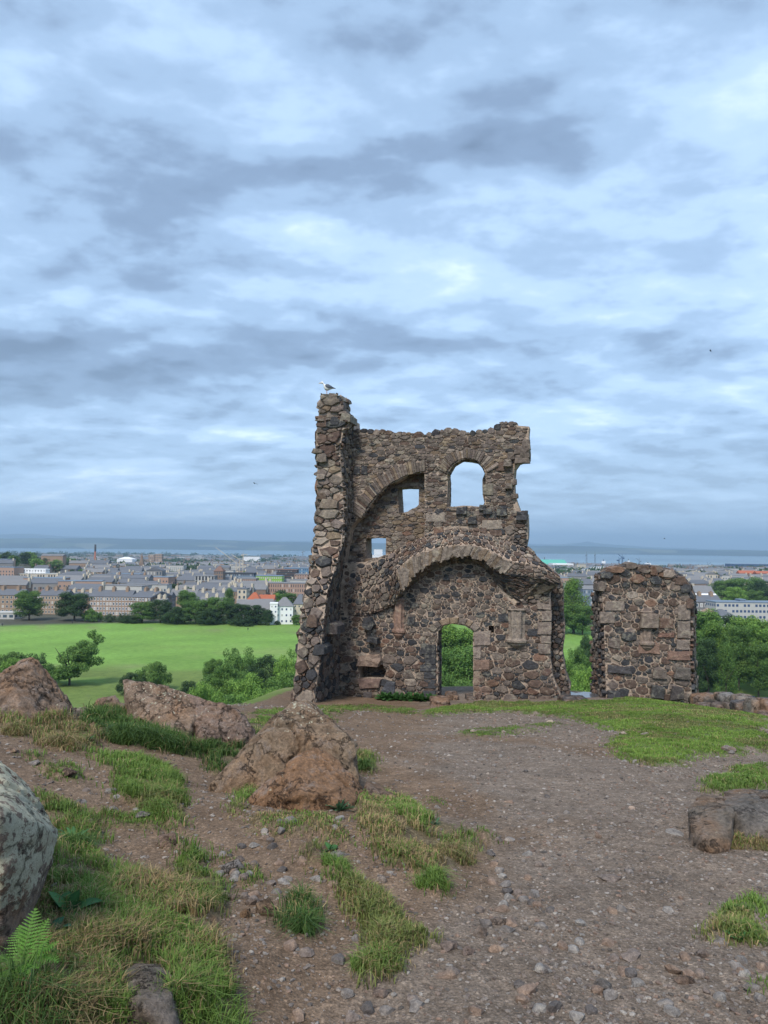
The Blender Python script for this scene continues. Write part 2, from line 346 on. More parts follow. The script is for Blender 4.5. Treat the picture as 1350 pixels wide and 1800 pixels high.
# grass patches: (outline, kind, blade length, sparseness)
GP = [
 ([(742,1263),(765,1250),(800,1240),(860,1236),(960,1236),(1080,1234),(1150,1232),(1215,1236),(1290,1252),(1350,1264),(1348,1322),(1290,1326),(1235,1330),(1180,1346),(1130,1343),(1085,1326),(1075,1300),(1110,1292),(1060,1278),(1000,1264),(900,1252),(820,1254)],'mid',.042,1.35),
 ([(808,1288),(850,1280),(905,1280),(960,1272),(1000,1275),(940,1285),(870,1297),(820,1296)],'mid',.035,.6),
 ([(1238,1386),(1270,1366),(1348,1342),(1348,1392),(1300,1392),(1250,1396)],'mid',.05,1.3),
 ([(1258,1652),(1290,1615),(1348,1588),(1348,1650),(1310,1662),(1275,1658)],'mid',.06,1.3),
 ([(1325,1748),(1348,1725),(1348,1775),(1330,1770)],'mid',.05,.7),
 ([(555,1243),(640,1240),(720,1246),(745,1258),(700,1256),(640,1249),(580,1262),(560,1290),(485,1292),(440,1300),(425,1262),(480,1250)],'mid',.05,.9),
 ([(160,1262),(200,1250),(255,1262),(330,1305),(430,1290),(450,1296),(425,1332),(370,1334),(300,1322),(205,1308),(165,1285)],'dark',.16,1.2),
 ([(380,1330),(425,1300),(455,1290),(420,1340),(385,1360),(365,1350)],'dark',.12,1),
 ([(150,1322),(230,1338),(305,1350),(325,1400),(318,1462),(262,1440),(200,1388),(225,1375),(185,1352)],'mid',.09,1),
 ([(75,1255),(150,1285),(165,1320),(100,1315),(60,1290)],'dry',.13,1),
 ([(0,1252),(45,1262),(40,1290),(0,1290)],'dry',.12,1),
 ([(45,1325),(90,1330),(135,1352),(140,1372),(95,1372),(60,1345)],'mid',.06,.7),
 ([(100,1445),(160,1440),(170,1500),(215,1545),(300,1572),(370,1640),(402,1690),(400,1790),(385,1799),(0,1799),(0,1720),(60,1660),(70,1560),(110,1490)],'mixed',.09,1.1),
 ([(255,1495),(300,1488),(345,1520),(380,1570),(388,1640),(340,1622),(312,1560)],'mid',.09,1),
 ([(160,1420),(280,1447),(272,1468),(180,1450)],'mid',.06,.7),
 ([(75,1395),(130,1420),(140,1450),(100,1450)],'mid',.07,.8),
 ([(610,1405),(680,1402),(755,1440),(838,1482),(850,1508),(805,1522),(792,1580),(755,1566),(720,1530),(645,1500),(640,1440)],'mixed',.07,1.1),
 ([(505,1490),(545,1492),(602,1540),(632,1572),(682,1612),(702,1650),(758,1664),(740,1678),(700,1680),(690,1720),(650,1738),(628,1722),(652,1700),(632,1640),(602,1590),(592,1550),(552,1520)],'mid',.065,1),
 ([(440,1440),(520,1425),(570,1432),(612,1470),(600,1500),(562,1470),(470,1462)],'mixed',.04,.5),
 ([(505,1600),(530,1590),(555,1610),(548,1640),(512,1636)],'dark',.10,1.3),
 ([(410,1425),(425,1385),(460,1350),(470,1360),(440,1400),(425,1435)],'mid',.06,.8),
 ([(840,1463),(862,1466),(872,1478),(850,1482)],'mid',.05,1),
 ([(628,1325),(645,1322),(652,1355),(632,1362)],'mid',.10,1),
 ([(1262,1462),(1300,1450),(1348,1448),(1348,1492),(1300,1494),(1268,1484)],'dry',.06,.8),
 ([(375,1500),(440,1530),(470,1560),(420,1560),(390,1530)],'mixed',.04,.5),
 ([(745,1400),(780,1410),(790,1422),(750,1418)],'mixed',.03,.5),
]
GW = [(hitpoly(p), k, h, s) for p, k, h, s in GP]
HOLES = [hitpoly([(185,1462),(250,1455),(312,1500),(318,1560),(240,1548),(200,1520)]), hitpoly([(180,1710),(300,1690),(310,1775),(215,1780)])]
def grass_at(x, y, idx=None):
    """blade density 0..1 from the patches, with ragged borders"""
    wx = x + .10 * fbm(x / .35, y / .35, o=3, seed=41) * np.clip(y / 6, .5, 3); wy = y + .16 * fbm(x / .35, y / .35, o=3, seed=43) * np.clip(y / 5, .5, 3)
    dn = np.zeros(x.shape); kd = np.zeros(x.shape, int)
    for i, (poly, k, h, s) in enumerate(GW):
        q = inpoly(wx, wy, poly); dn = np.where(q, np.maximum(dn, s), dn); kd = np.where(q, i + 1, kd)
    for hp in HOLES: dn = np.where(inpoly(wx, wy, hp), 0, dn)
    return dn, kd
def bank(x, y):                       # turf stands a few centimetres proud of the worn earth
    q = (np.hypot(x, y) < 25)
    z = np.zeros(x.shape)
    if q.any():
        dn = 0
        for dx, dy in ((0, 0), (.03, 0), (-.03, .02), (0, -.03)):
            dn = dn + np.clip(grass_at(x[q] + dx, y[q] + dy)[0], 0, 1) * .25
        z[q] = dn * (.045 + .025 * fbm(x[q] / .4, y[q] / .4, o=2, seed=50))
    return z

def build_ground():
    az = np.r_[np.linspace(-180, -44, 34)[:-1], np.linspace(-44, 44, 430), np.linspace(44, 180, 34)[1:]]
    rr = np.r_[.35 * (60 / .35) ** np.linspace(0, 1, 560), 60 * (33000 / 60) ** np.linspace(0, 1, 190)[1:]]
    A, RR = np.meshgrid(np.radians(az), rr, indexing='ij'); X = np.sin(A) * RR; Y = np.cos(A) * RR
    Z = G(X, Y)
    na, nr = A.shape
    idx = np.arange(na * nr).reshape(na, nr)
    q = np.stack([idx[:-1, :-1], idx[1:, :-1], idx[1:, 1:], idx[:-1, 1:]], -1).reshape(-1, 4)[:, ::-1]
    x, y, z, r = X.ravel(), Y.ravel(), Z.ravel(), RR.ravel()
    jx = .05 * vnoise(x / .035, y / .035, seed=87); jy = .05 * vnoise(x / .035, y / .035, seed=88)
    dn, _ = grass_at(x + jx * np.clip(y / 3, .5, 4), y + jy * np.clip(y / 3, .5, 4)); lush = np.where(r < 30, dn > 1.25, False); dn = np.where(r < 30, np.clip(dn, 0, 1), 0)
    path = np.array([.182, .145, .116]); earth = np.array([.170, .120, .084]); soil = np.array([.085, .09, .035]); green = np.array([.155, .275, .058]); rough = np.array([.13, .175, .05])
    # the gravelly walked ground against the bare reddish earth of the banks
    k = sstep(.0, .5, fbm(x / 1.3, y / 1.3, o=4, seed=61) + sstep(-.3, 1.3, x + .15 - .03 * y + .5 * fbm(x / 1.5, y / 1.5, o=3, seed=62)) * 1.2 - .45)
    c = earth + (path - earth) * k[:, None]
    c = c * (1 + .16 * fbm(x / .5, y / .5, o=4, seed=63))[:, None]
    c = c + (soil - c) * (dn * (.35 + .5 * sstep(-.35, .15, fbm(x / .22, y / .22, o=3, seed=91))))[:, None]
    c = c + (np.array([.10, .15, .045]) - c) * (lush * .75)[:, None]
    fk = fbm(x / 40, y / 14, o=4, seed=71)
    f = green * (1 + .25 * fk + .07 * np.sin(y / 3.1 + x * .02 + 2 * fk))[:, None]
    yk = sstep(.1, .5, fbm(x / 90, y / 25, o=3, seed=73)); f = f + (np.array([.16, .25, .06]) - f) * (yk * .6)[:, None]
    rg = sstep(.0, .35, fbm(x / 26, y / 15, o=5, seed=75) + 1 - sstep(225, 330, r) * 1.7)
    f = f + (rough * (1 + .3 * fk)[:, None] - f) * (rg * .85)[:, None]
    dry = sstep(.25, .6, fbm(x / 55, y / 30, o=4, seed=74)) * (r < 450); f = f + (np.array([.24, .26, .11]) - f) * (dry * .35)[:, None]
    trod = np.exp(-((y - 300 - .25 * x - 8 * np.sin(x / 35)) / 1.6) ** 2) + np.exp(-((y - 382 + .12 * x) / 1.5) ** 2); f = f + (np.array([.20, .20, .10]) - f) * (np.clip(trod, 0, 1) * .5)[:, None]
    sand = sstep(.42, .55, fbm(x / 12, y / 8, o=3, seed=79)) * (r < 260); f = f + (np.array([.22, .19, .11]) - f) * (sand * .6)[:, None]
    t = sstep(21, 28, r)
    out = ~inpoly(x, y, PLAT); t = np.where(out, 1.0, t * 0)
    c = c + (f - c) * t[:, None]
    town = np.array([.085, .085, .065]) * (1 + .25 * fbm(x / 60, y / 60, o=3, seed=81))[:, None]
    tw = sstep(448, 456, r); c = c + (town - c) * tw[:, None]
    me = mesh_np('ground', np.c_[x, y, z], q, True, cols=np.clip(c, 0.01, 1), attrs={'grassy': dn, 'far': np.where(out, 1.0, 0)})
    m, nt, b = mat_new('ground'); a = N(nt, 'ShaderNodeAttribute'); a.attribute_name = 'col'
    fa = N(nt, 'ShaderNodeAttribute'); fa.attribute_name = 'far'
    pos = N(nt, 'ShaderNodeNewGeometry').outputs['Position']
    n1 = tex(nt, 'ShaderNodeTexNoise', 14, pos, Detail=9, Roughness=.7); n2 = tex(nt, 'ShaderNodeTexNoise', 90, pos, Detail=6, Roughness=.7)
    vo = tex(nt, 'ShaderNodeTexVoronoi', 75, pos); n3 = tex(nt, 'ShaderNodeTexNoise', 2.5, pos, Detail=6, Roughness=.6)
    c = mixc(nt, 1.0, a.outputs['Color'], ramp(nt, n3.outputs[0], [(.3, (.82, .8, .78)), (.7, (1.2, 1.2, 1.2))]), 'MULTIPLY')
    cn = mixc(nt, 1.0, c, ramp(nt, n1.outputs[0], [(.3, (.62, .6, .58)), (.5, (1, 1, 1)), (.72, (1.4, 1.38, 1.35))]), 'MULTIPLY')
    cn = mixc(nt, .9, cn, ramp(nt, n2.outputs[0], [(.32, (.55, .55, .55)), (.5, (1, 1, 1)), (.7, (1.6, 1.58, 1.55))]), 'MULTIPLY')
    sv = N(nt, 'ShaderNodeSeparateColor'); L(nt, vo.outputs['Color'], sv.inputs[0])
    cn = mixc(nt, 1.0, cn, ramp(nt, sv.outputs[0], [(0, (.75, .75, .75)), (.8, (1.05, 1.05, 1.05)), (.95, (1.3, 1.3, 1.3)), (1, (1.5, 1.5, 1.5))]), 'MULTIPLY')
    fn = tex(nt, 'ShaderNodeTexNoise', .35, pos, Detail=8, Roughness=.75)
    cf = mixc(nt, 1.0, a.outputs['Color'], ramp(nt, fn.outputs[0], [(.3, (.72, .76, .7)), (.5, (1, 1, 1)), (.7, (1.25, 1.2, 1.2))]), 'MULTIPLY')
    c = mixc(nt, fa.outputs['Fac'], cn, cf)
    L(nt, c, b.inputs['Base Color']); b.inputs['Roughness'].default_value = .95; b.inputs['Specular IOR Level'].default_value = .1
    p = bump(nt, None, n1.outputs[0], .7, .03); p = bump(nt, None, vo.outputs['Distance'], .5, .008, p); bump(nt, b, n2.outputs[0], .6, .006, p)
    tag(link('ground', me, m), kind='structure')
build_ground()

def build_sea():
    n = 96; V = [(0, 3000, SEA)]; Fc = []
    a = np.linspace(-math.pi, math.pi, n, endpoint=False)
    V = np.r_[[(0, 0, SEA)], np.c_[np.sin(a) * 31000, np.cos(a) * 31000, np.full(n, SEA)]]
    Fc = [[0, 1 + (i + 1) % n, 1 + i] for i in range(n)]
    m, nt, b = mat_new('sea_water'); pos = N(nt, 'ShaderNodeNewGeometry').outputs['Position']
    mp = N(nt, 'ShaderNodeMapping'); mp.inputs['Scale'].default_value = (.25, 1, 1); L(nt, pos, mp.inputs[0])
    n1 = tex(nt, 'ShaderNodeTexNoise', .0025, mp.outputs[0], Detail=6)
    c = ramp(nt, n1.outputs[0], [(.35, (.08, .14, .18)), (.65, (.16, .24, .29))]); L(nt, c, b.inputs['Base Color'])
    b.inputs['Roughness'].default_value = .35; b.inputs['Specular IOR Level'].default_value = .5
    n2 = tex(nt, 'ShaderNodeTexNoise', .15, pos, Detail=4); bump(nt, b, n2.outputs[0], .4, 1.0)
    tag(link('sea', mesh_np('sea', V, Fc), m), kind='structure')
build_sea()

def build_hills():
    def ridge(name, r0, r1, prof, seed, amp):
        az = np.linspace(-42, 42, 560); rr = np.linspace(r0, r1, 26)
        A, RR = np.meshgrid(az, rr, indexing='ij'); X = np.sin(np.radians(A)) * RR; Y = np.cos(np.radians(A)) * RR
        pu = [p[0] for p in prof]; pv = [p[1] for p in prof]
        U = 675 + 1300 * np.tan(np.radians(A))
        H = np.interp(U, pu, pv)                      # height of the crest in metres above the eye
        t = (RR - r0) / (r1 - r0)
        sh = np.sin(np.clip(t * 1.15, 0, 1) * math.pi / 2) ** .8
        Z = SEA - 4 + (H - SEA + 4) * sh + amp * fbm(X / 900, Y / 900, o=5, seed=seed) * sh
        Z[:, 0] = SEA - 6; Z[:, -1] = SEA - 6
        na, nr = A.shape; idx = np.arange(na * nr).reshape(na, nr)
        q = np.stack([idx[:-1, :-1], idx[1:, :-1], idx[1:, 1:], idx[:-1, 1:]], -1).reshape(-1, 4)[:, ::-1]
        m = bpy.data.materials.get('far_hill_land')
        if not m:
            m, nt, b = mat_new('far_hill_land'); pos = N(nt, 'ShaderNodeNewGeometry').outputs['Position']
            n1 = tex(nt, 'ShaderNodeTexVoronoi', .0016, pos); s = N(nt, 'ShaderNodeSeparateColor'); L(nt, n1.outputs['Color'], s.inputs[0])
            c = ramp(nt, s.outputs[0], [(0, (.02, .035, .03)), (.4, (.035, .055, .035)), (.75, (.07, .095, .05)), (.92, (.14, .15, .10))], 'CONSTANT'); L(nt, c, b.inputs['Base Color'])
            b.inputs['Roughness'].default_value = 1
        tag(link(name, mesh_np(name, np.c_[X.ravel(), Y.ravel(), Z.ravel()], q, True), m), kind='structure')
    k = 14500 / 1300
    ridge('hills', 13600, 16800, [(-600, 40), (0, 9 * k), (60, 10 * k), (150, 12 * k), (220, 12 * k), (330, 12 * k), (450, 10 * k), (540, 8 * k), (700, 9 * k), (940, 7 * k), (1000, 8 * k), (1080, 5 * k), (1150, 3 * k), (1230, 2 * k), (1300, 2 * k), (1400, 0), (1900, 0)], 101, 26)
    k = 26000 / 1300
    ridge('hills', 24000, 28500, [(-600, 5 * k), (0, 15 * k), (60, 17 * k), (100, 14 * k), (250, 12 * k), (500, 11 * k), (560, 12 * k), (640, 9 * k), (900, 9 * k), (985, 10 * k), (1020, 13 * k), (1033, 16 * k), (1046, 13 * k), (1080, 10 * k), (1150, 6 * k), (1250, 4 * k), (1350, 3 * k), (1900, 2 * k)], 131, 18)
build_hills()

def build_haze():
    bm = bmesh.new(); bmesh.ops.create_cube(bm, size=1)
    for v in bm.verts: v.co = Vector((v.co.x * 64000, v.co.y * 64000, -90 if v.co.z < 0 else 620))
    me = bpy.data.meshes.new('haze'); bm.to_mesh(me); bm.free()
    m = bpy.data.materials.new('haze'); m.use_nodes = True; nt = m.node_tree; nt.nodes.clear()
    o = N(nt, 'ShaderNodeOutputMaterial'); v = N(nt, 'ShaderNodeVolumePrincipled')
    v.inputs['Color'].default_value = (.56, .79, 1, 1); v.inputs['Density'].default_value = 9e-5; v.inputs['Anisotropy'].default_value = .2
    L(nt, v.outputs[0], o.inputs['Volume'])
    tag(link('haze', me, m), kind='stuff')
build_haze()

# ------------------------------------------------------------------ stone masonry
C_GREY = (.165, .135, .118); C_DARK = (.055, .056, .062); C_BROWN = (.125, .088, .072); C_RED = (.185, .115, .085); C_PALE = (.27, .225, .19); C_TAN = (.22, .165, .12)
MORT = (.36, .285, .23); MORT_GREY = (.25, .205, .175)
PALET = {'low': [(C_GREY, 4.5), (C_DARK, 2.6), (C_BROWN, 3.2), (C_RED, .6), (C_PALE, .6)],
         'up': [(C_GREY, 6), (C_DARK, .6), (C_BROWN, 1.6), (C_TAN, 1.2), (C_PALE, 2)],
         'mid': [(C_GREY, 3), (C_DARK, 2.5), (C_BROWN, 3), (C_RED, .8), (C_PALE, .8)],
         'pink': [(C_GREY, 3.5), (C_TAN, 2.5), (C_RED, .8), (C_PALE, 2), (C_DARK, .4)],
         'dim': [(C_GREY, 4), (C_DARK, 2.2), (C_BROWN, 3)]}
def scl(c, k): return tuple(x * k for x in c)
def pick(pal):
    L_ = PALET[pal]; t = random.random() * sum(w for _, w in L_)
    for c, w in L_:
        t -= w
        if t <= 0: break
    k = random.uniform(.68, 1.10)
    return tuple(min(.6, x * k * random.uniform(.98, 1.02)) for x in c)

def pt_in(x, y, poly):
    c = False; n = len(poly); j = n - 1
    for i in range(n):
        xi, yi = poly[i]; xj, yj = poly[j]
        if (yi > y) != (yj > y) and x < (xj - xi) * (y - yi) / (yj - yi) + xi: c = not c
        j = i
    return c
def pack(poly, sizes, asp=1.7, tight=.86, holes=(), seed=0, rfun=None):
    """fill a polygon (metres) with stones of mixed size: returns (centre, radius, outline) of each"""
    rng = random.Random(seed)
    pa = [(x, y * asp) for x, y in poly]; xs = [p[0] for p in pa]; ys = [p[1] for p in pa]
    x0, x1, y0, y1 = min(xs), max(xs), min(ys), max(ys); area = (x1 - x0) * (y1 - y0)
    ha = [[(x, y * asp) for x, y in h] for h in holes]
    sx, sy, sr = np.zeros(0), np.zeros(0), np.zeros(0)
    for Rr, frac in sizes:
        n = int(area / (Rr * Rr) * frac) + 1
        cx = np.array([rng.uniform(x0, x1) for _ in range(n)]); cy = np.array([rng.uniform(y0, y1) for _ in range(n)])
        ok = inpoly(cx, cy, pa)
        for h in ha: ok &= ~inpoly(cx, cy, h)
        for X, Y in zip(cx[ok], cy[ok]):
            rr = Rr * rng.uniform(.85, 1.15) * (rfun(Y / asp) if rfun else 1)
            if len(sx) and ((sx - X) ** 2 + (sy - Y) ** 2 < (tight * (sr + rr)) ** 2).any(): continue
            sx = np.r_[sx, X]; sy = np.r_[sy, Y]; sr = np.r_[sr, rr]
    out = []
    for i in range(len(sx)):
        d2 = (sx - sx[i]) ** 2 + (sy - sy[i]) ** 2; nb = np.argsort(d2)[1:15]
        k = rng.choice((7, 8, 8, 9)); a0 = rng.random() * 6.28
        pg = [(math.cos(a0 + 6.283 * j / k) * sr[i] * rng.uniform(1.35, 1.8), math.sin(a0 + 6.283 * j / k) * sr[i] * rng.uniform(1.35, 1.8)) for j in range(k)]
        for j in nb:
            dx, dy = sx[j] - sx[i], sy[j] - sy[i]; c = (dx * dx + dy * dy + sr[i] ** 2 - sr[j] ** 2) / 2
            q = []
            for a in range(len(pg)):
                p1, p2 = pg[a], pg[(a + 1) % len(pg)]; f1 = p1[0] * dx + p1[1] * dy - c; f2 = p2[0] * dx + p2[1] * dy - c
                if f1 <= 0: q.append(p1)
                if (f1 < 0) != (f2 < 0) and f1 != f2:
                    t = f1 / (f1 - f2); q.append((p1[0] + (p2[0] - p1[0]) * t, p1[1] + (p2[1] - p1[1]) * t))
            pg = q
            if len(pg) < 3: break
        if len(pg) < 3: continue
        # keep clear of openings, and of the wall's edge but for a little raggedness
        fx = []
        for p in pg:
            k_ = 1.0
            for _ in range(9):
                qx, qy = sx[i] + p[0] * k_, sy[i] + p[1] * k_
                if pt_in(qx, qy, pa) and not any(pt_in(qx, qy, h) for h in ha): break
                k_ -= .1
            else: k_ = .2
            k_ = min(1.0, k_ + (rng.uniform(-.05, .10) if k_ < 1 else 0)); fx.append((p[0] * k_, p[1] * k_))
        pg = fx
        # drop near-duplicate corners, keep at most 8
        q = []
        for p in pg:
            if not q or math.hypot(p[0] - q[-1][0], p[1] - q[-1][1]) > sr[i] * .22: q.append(p)
        while len(q) > 8: q.pop(rng.randrange(len(q)))
        if len(q) < 4: continue
        out.append((sx[i], sy[i] / asp, sr[i], [(x, y / asp) for x, y in q]))
    return out

class Masonry:
    """collects the stones of one thing; the largest become parts of their own, the rest one joined part"""
    def __init__(self, parent): self.par = parent; self.st = []; self.rest = []
    def stone(self, outline, fmap, h, col, gap=.012, deep=.07, name='stone', dome=.06, inset=.87, rnd=None):
        """outline: 2D points; fmap(x, y, n) -> 3D point n metres proud of the wall"""
        rng = random
        cx = sum(p[0] for p in outline) / len(outline); cy = sum(p[1] for p in outline) / len(outline)
        k = len(outline); rad = sum(math.hypot(p[0] - cx, p[1] - cy) for p in outline) / k
        g = max(.55, 1 - gap / max(rad, .01))
        V = []
        for ring, (hh, sc) in enumerate(((-deep, g), (h * .62, g * .985), (h * .97, g * inset))):
            for j, (x, y) in enumerate(outline):
                s = sc * (1 + rng.uniform(-.05, .05)) if ring else sc
                V.append(fmap(cx + (x - cx) * s, cy + (y - cy) * s, hh + (rng.uniform(-.12, .12) * h if ring == 2 else 0)))
        V.append(fmap(cx + rng.uniform(-.2, .2) * rad, cy + rng.uniform(-.2, .2) * rad, h * (1 + dome)))
        Fc = []
        for r_ in (0, 1):
            for j in range(k):
                a, b = r_ * k + j, r_ * k + (j + 1) % k; Fc.append([a, b, b + k, a + k])
        for j in range(k): Fc.append([2 * k + j, 2 * k + (j + 1) % k, 3 * k])
        area = rad * rad * g * g
        self.st.append((area, name, np.array([tuple(v) for v in V]), Fc, col))
    def finish(self, mat, caps={}, rest='rubble_infill'):
        by = {}
        for s in self.st: by.setdefault(s[1], []).append(s)
        V = []; Fc = []; C = []
        for nm, ls in by.items():
            ls.sort(key=lambda s: -s[0]); cap = caps.get(nm, 300)
            for s in ls[:cap]:
                cen = s[2].mean(0)
                me = mesh_np(nm, s[2] - cen, orient(s[2], s[3]), False, cols=np.tile(s[4], (len(s[2]), 1)))
                o = link(nm, me, mat, self.par); o.location = Vector(cen) - self.par.location
            for s in ls[cap:]:
                b = len(V); V += list(s[2]); Fc += [[i + b for i in f] for f in orient(s[2], s[3])]; C += [s[4]] * len(s[2])
        if V:
            o = link(rest, mesh_np(rest, np.array(V) - np.array(self.par.location), Fc, False, cols=np.array(C)), mat, self.par); o['kind'] = 'stuff'
def orient(V, Fc):
    c = V.mean(0); f = Fc[0]; n = np.cross(V[f[1]] - V[f[0]], V[f[2]] - V[f[0]])
    return Fc if np.dot(n, V[f[0]] - c) > 0 else [x[::-1] for x in Fc]

class Frame:
    """a wall's own axes: s along it, w up, n toward the viewer"""
    def __init__(self, O, a):
        self.O = O; self.U = Vector((math.cos(a), -math.sin(a), 0)); self.N = Vector((-math.sin(a), -math.cos(a), 0))
    def at(self, u, v, n=0):          # wall coordinates of what is seen at (u, v) on the sheet n metres proud
        d = ray(u, v); o = self.O + self.N * n; t = (o - EYE).dot(self.N) / d.dot(self.N); q = EYE + d * t - self.O
        return (q.dot(self.U), q.z)
    def p3(self, s, w, n): return self.O + self.U * s + self.N * n + Vector((0, 0, w))
    def poly(self, pts, n=0): return [self.at(p[0], p[1], p[2] if len(p) > 2 else n) for p in pts]

def slab(name, fr, outer, holes, n0, n1, mat, parent, col, jit=.02):
    """a wall leaf: an outline with openings, from n0 (front) back to n1"""
    def dens(pl):
        o = []
        for i in range(len(pl)):
            a, b = pl[i], pl[(i + 1) % len(pl)]; k = max(1, int(math.hypot(a[0] - b[0], a[1] - b[1]) / .18))
            for j in range(k): o.append((a[0] + (b[0] - a[0]) * j / k + random.uniform(-jit, jit), a[1] + (b[1] - a[1]) * j / k + random.uniform(-jit, jit)))
        return o
    def signed(pl): return sum(pl[i][0] * pl[(i + 1) % len(pl)][1] - pl[(i + 1) % len(pl)][0] * pl[i][1] for i in range(len(pl)))
    loops = [dens(outer)] + [dens(h) for h in holes]
    if signed(loops[0]) < 0: loops[0].reverse()
    for l in loops[1:]:
        if signed(l) > 0: l.reverse()
    tris = geometry.tessellate_polygon([[Vector((x, y, 0)) for x, y in l] for l in loops])
    flat = [p for l in loops for p in l]; n = len(flat)
    V = [fr.p3(x, y, n0) for x, y in flat] + [fr.p3(x, y, n1) for x, y in flat]
    Fc = []
    for t in tris:
        a, b, c = t; s = (flat[b][0] - flat[a][0]) * (flat[c][1] - flat[a][1]) - (flat[c][0] - flat[a][0]) * (flat[b][1] - flat[a][1])
        if s < 0: a, c = c, a
        # U x up = -N side test: counter-clockwise in (s, w) seen from the viewer faces N
        Fc.append([a, b, c]); Fc.append([c + n, b + n, a + n])
    o = 0
    for l in loops:
        k = len(l)
        for j in range(k): a, b = o + j, o + (j + 1) % k; Fc.append([a + n, b + n, b, a])
        o += k
    V = np.array([tuple(v) for v in V]) - np.array(parent.location)
    return link(name, mesh_np(name, V, Fc, False, cols=np.tile(col, (len(V), 1))), mat, parent)

def loft(name, rings, mat, parent, col, closed=True):
    """solid through a stack of equal-length rings of 3D points"""
    V = [p for r_ in rings for p in r_]; k = len(rings[0]); Fc = []
    for i in range(len(rings) - 1):
        for j in range(k): a, b = i * k + j, i * k + (j + 1) % k; Fc.append([a, b, b + k, a + k])
    Fc.append(list(range(k))[::-1]); e = (len(rings) - 1) * k; Fc.append([e + j for j in range(k)])
    bm = bmesh.new(); vs = [bm.verts.new(Vector(v) - parent.location) for v in V]
    for f in Fc:
        try: bm.faces.new([vs[i] for i in f])
        except ValueError: pass
    bmesh.ops.recalc_face_normals(bm, faces=bm.faces)
    me = bpy.data.meshes.new(name); bm.to_mesh(me); bm.free()
    a = me.color_attributes.new('col', 'FLOAT_COLOR', 'POINT'); c = np.ones((len(V), 4)); c[:, :3] = col; a.data.foreach_set('color', c.astype(np.float32).ravel())
    return link(name, me, mat, parent)

def polyline(pts):
    pts = [Vector(p) for p in pts]; d = [0]
    for a, b in zip(pts, pts[1:]): d.append(d[-1] + (b - a).length)
    def ev(t):
        s = max(0, min(1, t)) * d[-1]
        for i in range(len(d) - 1):
            if s <= d[i + 1] or i == len(d) - 2:
                q = (s - d[i]) / max(1e-9, d[i + 1] - d[i]); return pts[i].lerp(pts[i + 1], q)
    return ev, d[-1]
def ruled(mz, A, B, sizes, pal, asp=1.6, h=(.02, .06), gap=.012, seed=0, facing=None, name='stone', tight=.86, skip=None):
    """rubble over the surface ruled between two 3D lines; x runs along A, y from A to B"""
    ea, la = polyline(A); eb, lb = polyline(B); Ln = (la + lb) / 2
    Wd = sum((ea(t) - eb(t)).length for t in (0, .25, .5, .75, 1)) / 5
    def fm(x, y, n):
        t = x / Ln; s = y / Wd; p = ea(t).lerp(eb(t), s)
        e = .02; tx = ea(min(1, t + e)).lerp(eb(min(1, t + e)), s) - ea(max(0, t - e)).lerp(eb(max(0, t - e)), s); ty = eb(t) - ea(t)
        nn = tx.cross(ty)
        if nn.length < 1e-9: return p
        nn.normalize()
        if facing is not None and nn.dot(facing) < 0: nn = -nn
        return p + nn * n
    for cx, cy, rr, pg in pack([(0, 0), (Ln, 0), (Ln, Wd), (0, Wd)], sizes, asp, tight, seed=seed):
        if skip and skip(cx / Ln, cy / Wd): continue
        mz.stone([(cx + a, cy + b) for a, b in pg], fm, random.uniform(*h), pick(pal), gap, name=name)
def face(mz, fr, poly, n, sizes, pal, asp=1.7, h=(.02, .06), gap=.012, seed=0, holes=(), bulge=None, tight=.86, rfun=None):
    fm = lambda x, y, q: fr.p3(x, y, n + q)
    for cx, cy, rr, pg in pack(poly, sizes, asp, tight, holes, seed, rfun):
        p_ = pal(cx, cy) if callable(pal) else pal
        hh = random.uniform(*h) + (bulge(cx, cy) if bulge else 0)
        mz.stone([(cx + a, cy + b) for a, b in pg], fm, hh, pick(p_), gap)
def block(mz, fr, pts, n, h, col, name='quoin', jit=.012, inset=.93):
    """one dressed or remarkable stone of a given outline"""
    q = []
    for i in range(len(pts)):
        a, b = pts[i], pts[(i + 1) % len(pts)]
        q.append((a[0] + random.uniform(-jit, jit), a[1] + random.uniform(-jit, jit)))
        if len(pts) < 6: q.append(((a[0] + b[0]) / 2 + random.uniform(-jit, jit), (a[1] + b[1]) / 2 + random.uniform(-jit, jit)))
    mz.stone(q, lambda x, y, d: fr.p3(x, y, n + d), h, col, .006, name=name, dome=.04, inset=inset)
def ring(mz, fr, intr, extr, n, h, count, pal, name='voussoir', jitl=.12, gap=.006, n_is=None):
    """arch stones set on edge between an inner and an outer curve"""
    ei, _ = polyline([(x, y, 0) for x, y in intr]); ee, _ = polyline([(x, y, 0) for x, y in extr])
    t = 0; ts = [0]
    while t < 1:
        t += random.uniform(.6, 1.4) / count; ts.append(min(1, t))
    for a, b in zip(ts, ts[1:]):
        if b - a < .2 / count: continue
        lo, hi = random.uniform(-.3, .15) * jitl, 1 + random.uniform(-jitl, jitl * 1.4)
        q = []
        for tt, ss in ((a, lo), (b, lo), (b, .5), (b, hi), (a, hi), (a, .5)):
            p = ei(tt).lerp(ee(tt), ss); q.append((p.x, p.y))
        nn = n_is(.5 * (a + b)) if n_is else n
        mz.stone(q, lambda x, y, d: fr.p3(x, y, nn + d), random.uniform(*h), pick(pal), gap, name=name, dome=.05, inset=.9, deep=.16)

SZ_BIG = [(.21, .25), (.15, .6), (.105, 1.4), (.07, 2.2), (.042, 2.6)]
SZ_MID = [(.15, .5), (.11, 1.2), (.08, 2.2), (.05, 2.6), (.034, 1.4)]
SZ_THIN = [(.14, .5), (.105, 1.2), (.075, 2.2), (.05, 2.4)]
SZ_SMALL = [(.09, .7), (.065, 1.6), (.045, 2.4)]

